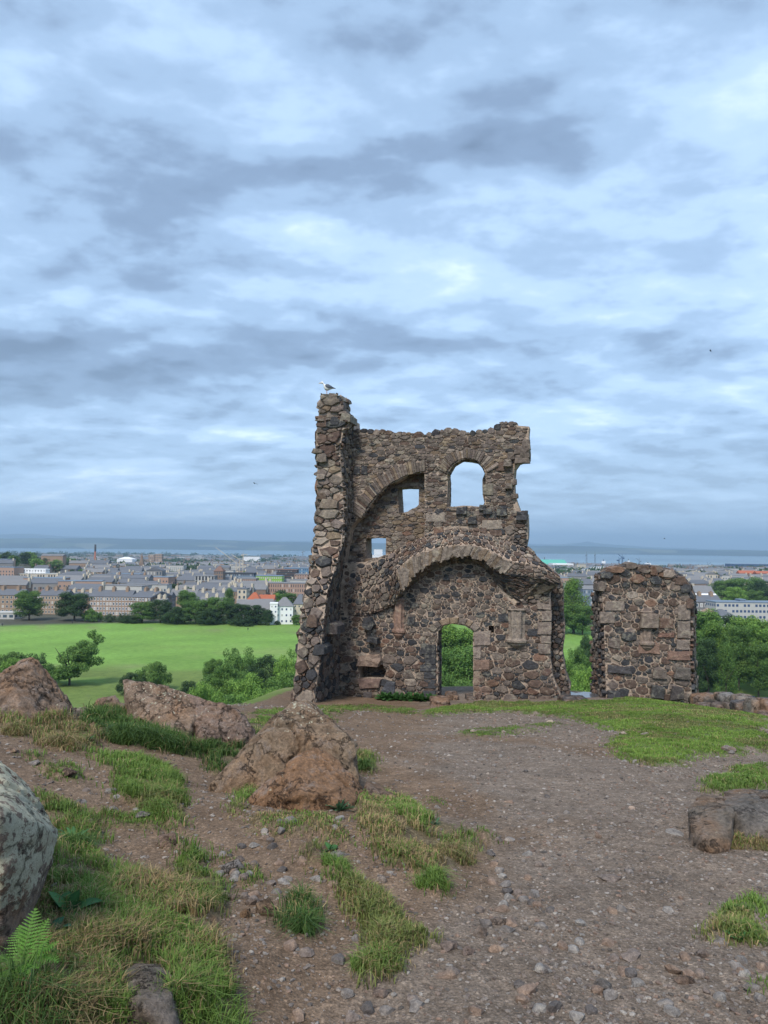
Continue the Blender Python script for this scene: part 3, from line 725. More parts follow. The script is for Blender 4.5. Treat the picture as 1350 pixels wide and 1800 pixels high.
def shaft(mz, fr, u, v0, v1, hw, parent, mat, col, n0=0):
    """a broken cluster of wall shafts on a moulded cup: half-round mouldings against the wall"""
    s, w1 = fr.at(u, v0, n0 + .1); _, w0 = fr.at(u, v1, n0 + .1); H = w1 - w0
    prof = [(0, .15), (.04, .45), (.10, .75), (.14, .80), (.17, 1.02), (.22, 1.04), (.25, .82), (.28, .74), (.60, .74), (.61, .70), (.62, .75), (.93, .76), (.97, .92), (1.0, .8)]
    rings = []; K = 19
    for t, r_ in prof:
        q = []
        for i in range(K):
            a = math.pi * i / (K - 1); lobes = 1 + (.12 * math.cos(6 * a) if t > .25 and t < .95 else 0) + random.uniform(-.015, .015)
            q.append(fr.p3(s - math.cos(a) * hw * r_ * lobes, w0 + t * H + random.uniform(-.004, .004), n0 + math.sin(a) * hw * r_ * lobes * .8))
        q.append(fr.p3(s + hw * r_ * .9, w0 + t * H, n0 - .12)); q.append(fr.p3(s - hw * r_ * .9, w0 + t * H, n0 - .12))
        rings.append(q)
    return loft('wall_shaft', rings, mat, parent, col)

def build_chapel():
    A = R(15); O = P(800, 1230, 20.0); fr = Frame(O, A)
    root = empty('chapel_ruin', O, 'tall ruined chapel wall of dark rubble with arched window, doorway and broken vault', 'ruin')
    mz = Masonry(root); at = fr.at; Nn = fr.N; mat = M['wall_stone']
    NB = -1.05; NR = -.42
    top = [(617,760),(640,757),(652,758),(668,762),(676,757),(690,764),(720,762),(745,766),(765,762),(782,757),(806,758),(812,762),(830,762),(850,758),(868,757),(874,751),(882,744),(905,744),(912,748),(929,750),(931,806),(912,812),(904,824),(903,850),(904,870),(908,884),(914,897),(927,903),(928,930),(925,960),(928,974)]
    low_front = [(942,985),(958,995),(967,1012),(968,1040),(966,1110),(968,1160),(975,1200),(985,1222),(985,1250)]
    low_back = [(942,983),(960,992),(978,1010),(988,1024),(991,1045),(992,1100),(990,1150),(994,1185),(1003,1208),(1000,1250)]
    left = [(597,1250),(597,1010),(607,960),(617,890)]
    door_f = [(769,1250),(769,1110),(776,1101),(795,1097),(816,1099),(832,1110),(833,1250)]
    def mixp(u, v, ns, nw):           # position along the wall read on one sheet, height on another
        return (fr.at(u, v, ns)[0], fr.at(u, v, nw)[1])
    win_f = [(786,890),(786,834),(795,817),(808,809),(822,807),(838,811),(850,822),(854,834),(853,890)]
    rec = [(640,908),(650,888),(665,870),(685,852),(710,838),(735,831),(747,830),(746,955),(700,966),(650,988),(603,990),(608,960),(618,925),(630,912)]
    niche = [(631,1170),(650,1167),(673,1168),(679,1179),(675,1192),(632,1192)]
    hole = [(858,1100),(868,1099),(868,1113),(859,1111)]
    S1 = fr.poly([(600,1250)] + left[1:] + top + low_back, NR)
    S2 = fr.poly(left + top + low_front, 0)
    sm_ = lambda k: NB + (NR - NB) * k
    hA = [mixp(*q) for q in ((776,1250,NB,NR),(776,1104,NB,NR),(780,1099,sm_(.1),NR),(788,1096,sm_(.3),NR),(800,1095,sm_(.5),NR),(814,1097,sm_(.75),NR),(826,1103,sm_(.95),NR),(832,1110,NR,NR),(832,1250,NR,NR))]
    hB = [mixp(*q) for q in ((793,891,NB,NR),(793,850,NB,NB),(792,834,NB,NB),(796,824,NB,NB),(804,816,sm_(.2),NB),(814,813,sm_(.4),NB),(826,813,sm_(.6),NB),(838,817,sm_(.8),NB),(848,826,NR,NB),(852,836,NR,NB),(849,845,NR,NB),(849,870,NR,NR),(851,884,NR,NR),(846,891,NR,NR))]
    hC = [mixp(*q) for q in ((709,902,NB,NR),(708,861,NB,NB),(736,861,NR,NB),(737,886,NR,NR),(733,892,NR,NR),(722,895,NR,NR),(718,900,NR,NR))]
    hD = [mixp(*q) for q in ((654,982,NB,NR),(654,947,NB,NB),(679,946,NR,NB),(679,982,NR,NR),(668,980,sm_(.5),NR))]
    slab('rear_wall_core', fr, S1, [hA, hB, hC, hD], NR, NB, M['mortar'], root, MORT_GREY)
    fD = fr.poly(door_f); fW = fr.poly(win_f); fR = fr.poly(rec); fN = fr.poly(niche); fH = fr.poly(hole)
    # the threshold is open: the doorway is notched out of the outline
    slab('front_wall_core', fr, S2, [fW, fR, fN, fH, [(x, max(y, O.z * 0 - .30)) for x, y in fD]], 0, NR - .03, M['mortar'], root, MORT)
    # --- facing of the front leaf
    pad = lambda pl, k: [(x + (x - sum(p[0] for p in pl) / len(pl)) * k, y + (y - sum(p[1] for p in pl) / len(pl)) * k) for x, y in pl]
    wv = lambda v, u=800: at(u, v, 0)[1]
    def pal(x, y):
        if y > wv(905): return 'up'
        if y > wv(1000): return 'mid' if random.random() < .7 else 'up'
        return 'low'
    ringW_i = fr.poly([(784,832),(789,824),(797,815),(808,808),(822,806),(838,810),(850,820),(857,831)])
    ringW_o = fr.poly([(766,822),(774,811),(788,799),(804,792),(824,789),(848,794),(866,806),(876,820)])
    ringR_i = fr.poly([(637,912),(648,890),(664,870),(685,852),(710,838),(735,831),(748,829)])
    ringR_o = fr.poly([(618,900),(628,876),(645,856),(666,836),(694,821),(722,812),(748,809)])
    bandW = ringW_i + ringW_o[::-1]; bandR = ringR_i + ringR_o[::-1]
    doorR_i = fr.poly([(764,1112),(772,1102),(783,1097),(797,1095),(815,1097),(828,1103),(837,1112)])
    doorR_o = fr.poly([(752,1104),(766,1093),(782,1087),(798,1084),(818,1087),(834,1094),(848,1104)])
    vault_band = fr.poly([(600,985),(640,985),(675,972),(705,957),(735,943),(765,930),(800,922),(835,926),(868,935),(895,948),(928,962),(960,990),(968,1020),(930,1040),(905,1062),(880,1040),(865,1000),(840,985),(800,980),(765,990),(735,1010),(710,1035),(690,1060),(650,1078),(606,1085)])
    holesF = [pad(fD, -.0), fW, fR, fN, fH, bandW, bandR, doorR_i + doorR_o[::-1], vault_band]
    up = fr.poly([(617,762)] + top[1:-2] + [(926,935),(790,935),(747,945),(747,830),(617,900)])
    face(mz, fr, fr.poly([(617,764)] + [(a, b + 3) for a, b in top[1:20]] + [(903,815),(900,832),(617,832),(617,900)]), 0, SZ_THIN, 'up', 2.5, (.008, .04), .008, 11, holesF)
    face(mz, fr, fr.poly([(617,832),(903,832),(903,895),(926,905),(926,935),(617,935)]), 0, SZ_THIN, 'up', 2.6, (.008, .04), .007, 12, holesF)
    # a broad band of big dark field stones below the window
    face(mz, fr, fr.poly([(747,893),(926,897),(926,968),(747,968)]), 0.0, SZ_BIG, 'low', 1.35, (.02, .05), .012, 13, holesF)
    face(mz, fr, fr.poly([(903,903),(925,905),(926,975),(944,986),(965,1014),(966,1060),(905,1060)]), .01, SZ_THIN, 'up', 2.2, (.03, .09), .008, 14, holesF)
    lowp = fr.poly([(598,1060),(700,1040),(760,985),(850,980),(905,1050),(966,1040),(966,1110),(968,1160),(975,1200),(985,1222),(985,1252),(598,1252)])
    midb = wv(1140)
    bul = lambda x, y: max(0, (midb - y)) * .035
    face(mz, fr, lowp, 0.0, [(.14, .45), (.105, 1.1), (.072, 2.6), (.046, 3.2), (.032, 2.6)], 'low', 1.7, (.008, .035), .014, 15, holesF, bulge=bul, rfun=lambda y: 1 + .5 * max(0, min(1, (midb + .2 - y) / .5)))
    # --- the recessed rear leaf seen through the openings of the front one
    face(mz, fr, fr.poly([(603,800),(748,828),(750,950),(700,968),(650,990),(600,992)], NR), NR, SZ_THIN, 'pink', 2.1, (.01, .05), .008, 17, [hC, hD])
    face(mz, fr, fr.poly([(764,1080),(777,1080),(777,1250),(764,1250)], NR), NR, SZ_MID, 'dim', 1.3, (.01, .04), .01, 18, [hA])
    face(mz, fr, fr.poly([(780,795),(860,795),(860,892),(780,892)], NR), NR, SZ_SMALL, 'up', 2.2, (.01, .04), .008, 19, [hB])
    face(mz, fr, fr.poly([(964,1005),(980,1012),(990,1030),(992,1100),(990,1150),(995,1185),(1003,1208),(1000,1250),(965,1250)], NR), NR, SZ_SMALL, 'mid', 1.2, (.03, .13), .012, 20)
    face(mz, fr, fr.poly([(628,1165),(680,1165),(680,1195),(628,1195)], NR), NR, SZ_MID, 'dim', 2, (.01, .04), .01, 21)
    # reveals: door jamb, window jamb and head, soffit of the big recess
    def rev(seq, n0, n1, pal_, sd, sizes=SZ_SMALL, asp=1.2, fc=None):
        ruled(mz, [fr.p3(*at(u, v, n0), n0) for u, v in seq], [fr.p3(*at(u, v, n0), n1) for u, v in seq], sizes, pal_, asp, (.01, .03), .008, sd, fc)
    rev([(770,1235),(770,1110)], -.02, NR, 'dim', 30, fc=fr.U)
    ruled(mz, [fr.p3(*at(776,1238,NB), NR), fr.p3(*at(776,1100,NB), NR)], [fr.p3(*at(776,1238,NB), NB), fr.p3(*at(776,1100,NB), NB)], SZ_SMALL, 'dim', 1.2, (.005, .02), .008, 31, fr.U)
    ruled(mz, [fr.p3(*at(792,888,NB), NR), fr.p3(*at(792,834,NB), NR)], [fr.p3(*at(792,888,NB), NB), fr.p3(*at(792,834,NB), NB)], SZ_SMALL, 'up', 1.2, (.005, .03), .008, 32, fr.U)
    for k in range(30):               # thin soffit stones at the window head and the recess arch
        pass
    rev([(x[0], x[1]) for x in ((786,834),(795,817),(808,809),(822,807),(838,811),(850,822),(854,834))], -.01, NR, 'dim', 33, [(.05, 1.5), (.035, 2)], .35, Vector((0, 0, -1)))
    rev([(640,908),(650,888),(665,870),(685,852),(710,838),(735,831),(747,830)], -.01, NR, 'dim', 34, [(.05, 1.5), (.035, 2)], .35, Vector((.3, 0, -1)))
    # --- arches
    ring(mz, fr, ringW_i, ringW_o, .0, (.03, .06), 30, 'up')
    ring(mz, fr, ringR_i, ringR_o, .0, (.04, .08), 34, 'up')
    ring(mz, fr, doorR_i, doorR_o, .0, (.05, .07), 6, 'pink', jitl=.03)
    # --- stub of the stone vault standing out from the wall
    SEC = [((612,1078),(606,1048),(604,988),.04,(612,1080)), ((650,1078),(640,1040),(640,988),.07,(650,1082)), ((690,1060),(675,1024),(675,976),.2,(692,1064)), ((706,1036),(697,1003),(705,962),.46,(708,1046)),
           ((730,1008),(720,981),(735,947),.42,(730,1024)), ((760,989),(749,967),(765,934),.44,(760,1004)), ((795,979),(790,959),(800,926),.44,(795,992)), ((828,977),(829,957),(835,929),.44,(828,990)),
           ((852,985),(860,966),(868,937),.44,(850,1000)), ((868,998),(883,979),(895,948),.44,(868,1020)), ((888,1008),(905,988),(915,955),.44,(892,1048)), ((925,1009),(935,992),(930,963),.42,(912,1063)),
           ((955,1014),(958,999),(946,983),.5,(925,1056)), ((985,1026),(985,1016),(962,1000),.42,(962,1042))]
    rings = []; LI, LF, LE, LB, LW = [], [], [], [], []
    for i_, e_, b_, n_, w_ in SEC:
        pi = fr.p3(*at(*i_, n_), n_); pe = fr.p3(*at(*e_, n_), n_); pb = fr.p3(*at(*b_, 0), -.06); pw = fr.p3(*at(*w_, 0), -.06)
        rings.append([pi, pe, pb, pw]); LI.append(pi); LF.append(pe); LB.append(pb); LW.append(pw)
    loft('vault_core', rings, M['mortar'], root, MORT)
    ruled(mz, LF[:4], LB[:4], [(.12, .5), (.09, 1.2), (.065, 2.4), (.04, 2.4)], 'mid', 1.25, (.02, .06), .016, 40, Vector((0, -.6, 1)))
    ruled(mz, LF[3:], LB[3:], [(.10, .5), (.07, 1.4), (.05, 2.4), (.033, 2.0)], 'mid', 1.2, (.02, .05), .014, 41, Vector((0, -.6, 1)))
    ruled(mz, LI[:4], LF[:4], [(.12, .5), (.09, 1.2), (.06, 2.4), (.04, 2)], 'low', 1.3, (.02, .07), .015, 42, Nn)
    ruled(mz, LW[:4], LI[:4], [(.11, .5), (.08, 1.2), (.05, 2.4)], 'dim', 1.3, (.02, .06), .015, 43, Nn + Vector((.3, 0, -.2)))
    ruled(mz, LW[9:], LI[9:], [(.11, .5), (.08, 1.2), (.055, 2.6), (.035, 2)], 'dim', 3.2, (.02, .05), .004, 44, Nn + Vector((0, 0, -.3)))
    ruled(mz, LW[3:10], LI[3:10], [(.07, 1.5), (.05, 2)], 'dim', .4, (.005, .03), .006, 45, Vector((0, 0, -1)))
    ruled(mz, LI[10:], LF[10:], [(.11, .5), (.08, 1.2), (.06, 2)], 'up', 2.2, (.02, .06), .008, 46, Nn)
    # voussoirs of the vault edge, with a thickness that follows the edge forward
    ev, _ = polyline(LI[3:11]); ev2, _ = polyline(LF[3:11]); t = 0
    while t < 1:
        dt = random.uniform(.6, 1.5) / 60; a, b = t, min(1, t + dt); t = b
        lo, hi = random.uniform(-.2, .05), random.uniform(.8, 1.02)
        q = [(a, lo), (b, lo), (b, .5), (b, hi), (a, hi), (a, .5)]
        mz.stone(q, lambda x, y, d: ev(x).lerp(ev2(x), y) + Nn * (d + .01), random.uniform(.02, .06), scl(C_PALE if random.random() < .85 else C_TAN, random.uniform(.5, .92)), 0.0006, name='voussoir', dome=.02, inset=.985, deep=.25)
    # --- dressed stones
    for u0, v0, u1, v1 in ((943,1048,969,1072),(952,1073,970,1092),(944,1093,970,1116),(951,1117,969,1131),(945,1132,969,1149)):
        block(mz, fr, fr.poly([(u0,v1),(u1,v1),(u1,v0),(u0,v0)]), 0, .06, scl((.24,.195,.17), random.uniform(.8, 1.0)))
    for u0, v0, u1, v1 in ((833,1109,863,1135),(833,1136,846,1158),(833,1159,861,1178),(833,1179,844,1204),(833,1205,862,1222),(833,1223,845,1238)):
        block(mz, fr, fr.poly([(u0,v1),(u1,v1),(u1,v0),(u0,v0)]), 0, .05, scl(((.26,.21,.185) if v0 < 1140 else (.22,.15,.12)), random.uniform(.85, 1.05)))
    for u0, v0, u1, v1 in ((740,1132,767,1150),(747,1150,767,1168),(738,1168,767,1180),(745,1181,767,1192),(746,1194,767,1210),(742,1212,767,1232)):
        block(mz, fr, fr.poly([(u0,v1),(u1,v1),(u1,v0),(u0,v0)]), 0, .06, scl(C_DARK, random.uniform(.85, 1.2)))
    blk = lambda pts, n, h, c, nm='stone': block(mz, fr, fr.poly(pts), n, h, c, nm, .01)
    blk([(628,1169),(668,1171),(673,1160),(670,1149),(632,1152)], 0, .22, (.25,.185,.15), 'lintel')
    blk([(628,1192),(674,1192),(668,1208),(634,1210)], 0, .13, (.2,.14,.12)); blk([(672,1228),(694,1224),(697,1198),(680,1197),(671,1212)], 0, .10, (.075,.078,.092))
    blk([(640,1102),(655,1108),(662,1098),(655,1083),(642,1085)], .1, .16, C_DARK); blk([(648,1127),(668,1130),(668,1120),(650,1117)], .1, .2, C_DARK); blk([(640,1236),(655,1238),(655,1215),(640,1216)], 0, .1, (.09,.08,.08))
    for pts in ([(716,1098),(728,1098),(730,1083),(717,1084)], [(720,1068),(737,1068),(736,1060),(720,1060)], [(777,1020),(792,1021),(789,1010),(782,1008)], [(810,1015),(836,1015),(836,1009),(815,1009)],
                [(876,1093),(894,1093),(894,1078),(876,1079)], [(926,1118),(948,1118),(945,1105),(927,1106)]):
        blk(pts, 0, .04, C_DARK)
    for pts in ([(802,905),(822,905),(822,890),(803,892)], [(850,905),(866,905),(866,895),(850,894)], [(872,907),(893,907),(892,894),(874,895)], [(822,922),(840,922),(838,907),(824,908)]):
        blk(pts, 0, .11, C_DARK)
    blk([(907,915),(928,915),(928,898),(909,899)], 0, .16, C_DARK); blk([(842,898),(855,898),(854,887),(843,887)], 0, .10, C_DARK)
    blk([(748,918),(784,918),(783,905),(748,904)], 0, .05, (.25,.21,.18)); blk([(845,932),(885,930),(883,913),(847,914)], 0, .05, (.26,.22,.185))
    blk([(763,945),(783,942),(778,925),(762,926)], 0, .05, C_RED); blk([(842,942),(858,942),(856,925),(845,926)], 0, .05, C_BROWN); blk([(862,942),(884,943),(883,930),(860,931)], 0, .05, C_BROWN)
    for u, v in ((628,827),(641,826)): blk([(u-6,v+8),(u+6,v+8),(u+5,v-8),(u-5,v-8)], 0, .04, C_DARK)
    blk([(848,870),(868,871),(868,850),(849,852)], 0, .05, (.18,.16,.13)); blk([(875,828),(898,828),(896,810),(877,812)], 0, .06, C_BROWN)
    # overhanging lumps at the broken top right corner and along the wall head
    for u, v, w_, h_ in ((918,808,14,8),(923,798,10,9),(912,792,9,8),(925,782,8,10),(900,802,9,7),(893,815,8,7),(905,872,7,5),(903,848,6,5),(895,855,7,6)):
        blk([(u-w_,v+h_),(u+w_,v+h_*.9),(u+w_*.9,v-h_),(u-w_*.8,v-h_)], 0, random.uniform(.08,.2), scl(C_GREY, random.uniform(.7,1.1)))
    capA = fr.poly([(617,758)] + top[1:18]); ec, lc = polyline([(x, y, 0) for x, y in capA]); t = 0
    while t < 1:
        w_ = random.uniform(.10, .26); p = ec(t + w_ / lc / 2); t += w_ / lc * .9; hh = w_ * random.uniform(.3, .5)
        for nn in (-.02, -.35, -.7):
            q = [(p.x + math.cos(k * .9) * w_ * .55 * random.uniform(.8, 1.15), p.y + math.sin(k * .9) * hh * random.uniform(.8, 1.2)) for k in range(7)]
            mz.stone(q, lambda x, y, d: fr.p3(x, y, nn + d), .05, pick('up' if random.random() < .8 else 'dim'), .004, deep=.3)
    # --- wall shafts (broken vault springers)
    sm = mat
    shaft(mz, fr, 908, 1070, 1141, .27, root, sm, (.24,.20,.17)); shaft(mz, fr, 700, 1052, 1124, .19, root, sm, (.25,.165,.13))
    blk([(892,1140),(926,1140),(926,1118),(892,1118)], 0, .05, (.22,.18,.15), 'quoin')
    # --- the broken cross wall that comes forward at the left
    SL = [(1255,512,550,597,2.0),(1225,515,553,597,2.0),(1180,520,560,597,2.0),(1130,524,565,597,1.95),(1080,530,570,597,1.85),(1040,537,575,598,1.65),(1005,546,587,602,1.35),(960,550,600,608,1.05),(930,556,603,612,.95),(890,558,604,617,.85),(830,558,600,618,.8),(790,556,597,618,.75),(762,556,603,618,.72),(744,558,614,619,.7),(729,559,614,618,.7)]
    rg = []; EL, ER, EC = [], [], []
    for v, a, b, c, n_ in SL:
        pa = fr.p3(*at(a, v, n_), n_); pb = fr.p3(*at(b, v, n_), n_); pc = fr.p3(*at(c, v, 0), 0)
        z = pb.z; pa.z = z; pc.z = z
        rg.append([pa, pb, pc, pc - Nn * .8 , pa - Nn * (n_ + .8)]); EL.append(pa); ER.append(pb); EC.append(pc)
    loft('cross_wall_core', rg, M['mortar'], root, MORT)
    nf = .7; hd = [(727,560,600),(712,561,599),(700,563,598),(694,568,590)]
    rg2 = []; 
    for v, a, b in hd:
        pa = fr.p3(*at(a, v, nf), nf); pb = fr.p3(*at(b, v, nf), nf); pb.z = pa.z; rg2.append([pa, pb, pb - Nn * .8, pa - Nn * 1.2])
    loft('pinnacle_core', [[p + Vector((0, 0, -.15)) for p in rg2[0]]] + rg2, M['mortar'], root, MORT_GREY)
    k0, k1 = 7, len(SL)
    ruled(mz, EL[:8], ER[:8], SZ_BIG, 'low', .75, (.04, .14), .016, 50, Nn)
    ruled(mz, EL[7:], ER[7:], SZ_MID, 'up', .5, (.03, .12), .008, 51, Nn)
    ruled(mz, ER[:8], EC[:8], [(.11, .8), (.08, 1.4), (.055, 2.2)], 'dim', .75, (.015, .04), .010, 52, fr.U)
    ruled(mz, ER[7:], EC[7:], SZ_SMALL, 'up', .7, (.02, .08), .01, 53, fr.U)
    ruled(mz, [r_[0] for r_ in rg2], [r_[1] for r_ in rg2], [(.13, 1), (.09, 1.6), (.06, 2.4)], 'up', .6, (.04, .09), .008, 54, Nn)
    ruled(mz, [r_[1] for r_ in rg2], [r_[2] for r_ in rg2], [(.13, 1), (.09, 1.6), (.06, 2.4)], 'up', .6, (.04, .09), .008, 55, fr.U)
    ruled(mz, [r_[0] for r_ in rg2], [r_[3] for r_ in rg2], [(.13, 1), (.09, 1.6), (.06, 2.4)], 'up', .6, (.04, .09), .008, 56, -fr.U)
    ruled(mz, EL, [r_[4] for r_ in rg], [(.2, .6), (.14, 1.2), (.1, 2)], 'low', .7, (.03, .10), .014, 57, -fr.U)
    # capping stones of the pinnacle and of the shoulder below it
    def lump(u, v, w_, h_, n_, c, nm='stone', dp=.5): block(mz, fr, fr.poly([(u-w_,v+h_*.8),(u,v+h_),(u+w_,v+h_*.8),(u+w_,v-h_*.4),(u+w_*.5,v-h_),(u-w_*.6,v-h_)], n_), n_, .06, c, nm); mz.st[-1][2][:6] -= np.array(Nn) * dp
    lump(573, 698, 10, 6, nf, (.13,.12,.10)); lump(585, 697, 9, 6, nf, C_GREY); lump(594, 701, 7, 6, nf - .05, C_DARK)
    lump(607, 735, 10, 9, .72, (.20,.18,.15)); lump(588, 741, 9, 8, .76, C_DARK); lump(566, 742, 9, 10, .72, C_BROWN); lump(603, 726, 9, 3, .7, C_GREY)
    for v, u in ((793, 554), (805, 561), (838, 560), (873, 561), (900, 558), (932, 556), (985, 550), (1000, 548), (1035, 540), (1085, 532), (1120, 528)):
        lump(u + 4, v, random.uniform(7, 11), random.uniform(4, 8), 1.2 if v > 950 else .9, pick('low' if v > 950 else 'up'))
    lump(577, 886, 17, 9, .95, (.2, .16, .13)); lump(580, 1105, 14, 11, 1.5, (.08, .07, .07)); lump(560, 1142, 11, 10, 2.02, C_DARK); lump(548, 1092, 10, 12, 2.0, C_BROWN)
    mz.finish(mat, {'stone': 300, 'voussoir': 150})
    return fr, root
FR, CHAPEL = build_chapel()

def build_pier():
    A = R(6); O = P(1140, 1232, 19.4); fr = Frame(O, A); at = fr.at; Nn = fr.N
    root = empty('ruined_pier', O, 'squat square pier of ruined rubble wall with rounded top, right of the chapel', 'ruin')
    mz = Masonry(root); mat = M['wall_stone']
    SL = [(1258,1067,1217,1225,1041),(1225,1066,1216,1223,1041),(1160,1064,1213,1221,1042),(1100,1062,1213,1220,1043),(1050,1059,1213,1220,1045),(1030,1057,1204,1212,1048),(1014,1058,1190,1197,1052),(1005,1072,1172,1180,1064),(999,1092,1145,1150,1085)]
    rg = []; FL, FR_, BL, BR = [], [], [], []
    for v, a, b, c, d in SL:
        p = [fr.p3(*at(a, v, 0), 0), fr.p3(*at(b, v, 0), 0), fr.p3(*at(c, v, -1.1), -1.1), fr.p3(*at(d, v, -1.1), -1.1)]
        for q in p[1:]: q.z = p[0].z
        rg.append(p); FL.append(p[0]); FR_.append(p[1]); BR.append(p[2]); BL.append(p[3])
    loft('pier_core', rg, M['mortar'], root, MORT)
    front = fr.poly([(s[1], s[0]) for s in SL] + [(s[2], s[0]) for s in SL[::-1]])
    wv = lambda v: at(1140, v, 0)[1]
    cut = wv(1030)
    face(mz, fr, front, 0, [(.15, .5), (.11, 1.1), (.075, 2.4), (.05, 3.4), (.034, 2.6)], lambda x, y: 'low' if y < cut else 'mid', 1.45, (.012, .045), .017, 61, rfun=lambda y: 1.35 if y < wv(1165) or y > cut else 1, bulge=lambda x, y: .07 * random.random() if y > cut else 0)
    ruled(mz, FL, BL, SZ_SMALL + [(.12, .3)], 'dim', .8, (.03, .11), .016, 64, -fr.U)
    ruled(mz, FR_, BR, SZ_MID, 'mid', .7, (.03, .09), .012, 65, fr.U)
    ruled(mz, [FL[-1], FR_[-1]], [BL[-1], BR[-1]], SZ_MID, 'mid', 1.2, (.03, .09), .012, 66, Vector((0, 0, 1)))
    blk = lambda pts, h, c, nm='stone', n=0: block(mz, fr, fr.poly(pts), n, h, c, nm, .01)
    q1 = (.23,.19,.165)
    for u0, v0, u1, v1 in ((1063,1057,1098,1073),(1054,1075,1081,1096),(1190,1063,1213,1090),(1189,1091,1213,1122),(1188,1124,1212,1142),(1172,1144,1213,1160)):
        blk([(u0,v1),(u1,v1),(u1,v0),(u0,v0)], .06, scl((q1 if v0 < 1140 else (.24,.155,.125)), random.uniform(.85, 1.05)), 'quoin')
    blk([(1121,1148),(1161,1150),(1160,1132),(1152,1128),(1122,1130)], .05, (.22,.145,.115), 'quoin')
    blk([(1091,1122),(1105,1127),(1120,1124),(1118,1113),(1105,1110),(1092,1113)], .07, C_DARK); blk([(1182,1192),(1212,1195),(1214,1174),(1187,1171)], .10, (.12,.105,.095)); blk([(1066,1182),(1111,1184),(1108,1172),(1068,1168)], .08, (.085,.08,.085))
    blk([(1145,1192),(1172,1194),(1172,1177),(1147,1174)], .09, (.14,.115,.10)); blk([(1142,1226),(1166,1228),(1168,1207),(1144,1203)], .12, (.07,.068,.07)); blk([(1176,1230),(1200,1228),(1202,1208),(1180,1204)], .12, (.08,.07,.07)); blk([(1066,1226),(1090,1226),(1090,1214),(1067,1213)], .12, C_DARK)
    blk([(1159,1104),(1184,1105),(1184,1088),(1160,1086)], .05, (.15,.10,.08)); blk([(1155,1120),(1186,1121),(1185,1112),(1157,1112)], .05, (.2,.12,.095)); blk([(1069,1138),(1090,1140),(1090,1121),(1068,1122)], .05, (.16,.13,.115))
    shaft(mz, fr, 1138, 1074, 1146, .2, root, mat, (.23,.18,.15))
    blk([(1124,1104),(1156,1104),(1155,1078),(1125,1077)], .18, (.20,.16,.135), 'springer', .02)
    for u, v, w_, h_ in ((1085,1001,14,6),(1110,994,11,6),(1130,999,12,6),(1155,1000,10,6),(1175,1008,12,7),(1196,1020,11,8),(1205,1034,10,8),(1066,1010,11,6),(1058,1030,8,9),(1148,1002,6,8),(1212,1060,7,9)):
        blk([(u-w_,v+h_),(u+w_*.4,v+h_*1.1),(u+w_,v+h_*.3),(u+w_*.7,v-h_*.8),(u-w_*.2,v-h_),(u-w_*.9,v-h_*.4)], random.uniform(.06,.12), pick('mid')); mz.st[-1][2][:6] -= np.array(Nn) * .5
    mz.finish(mat)
build_pier()

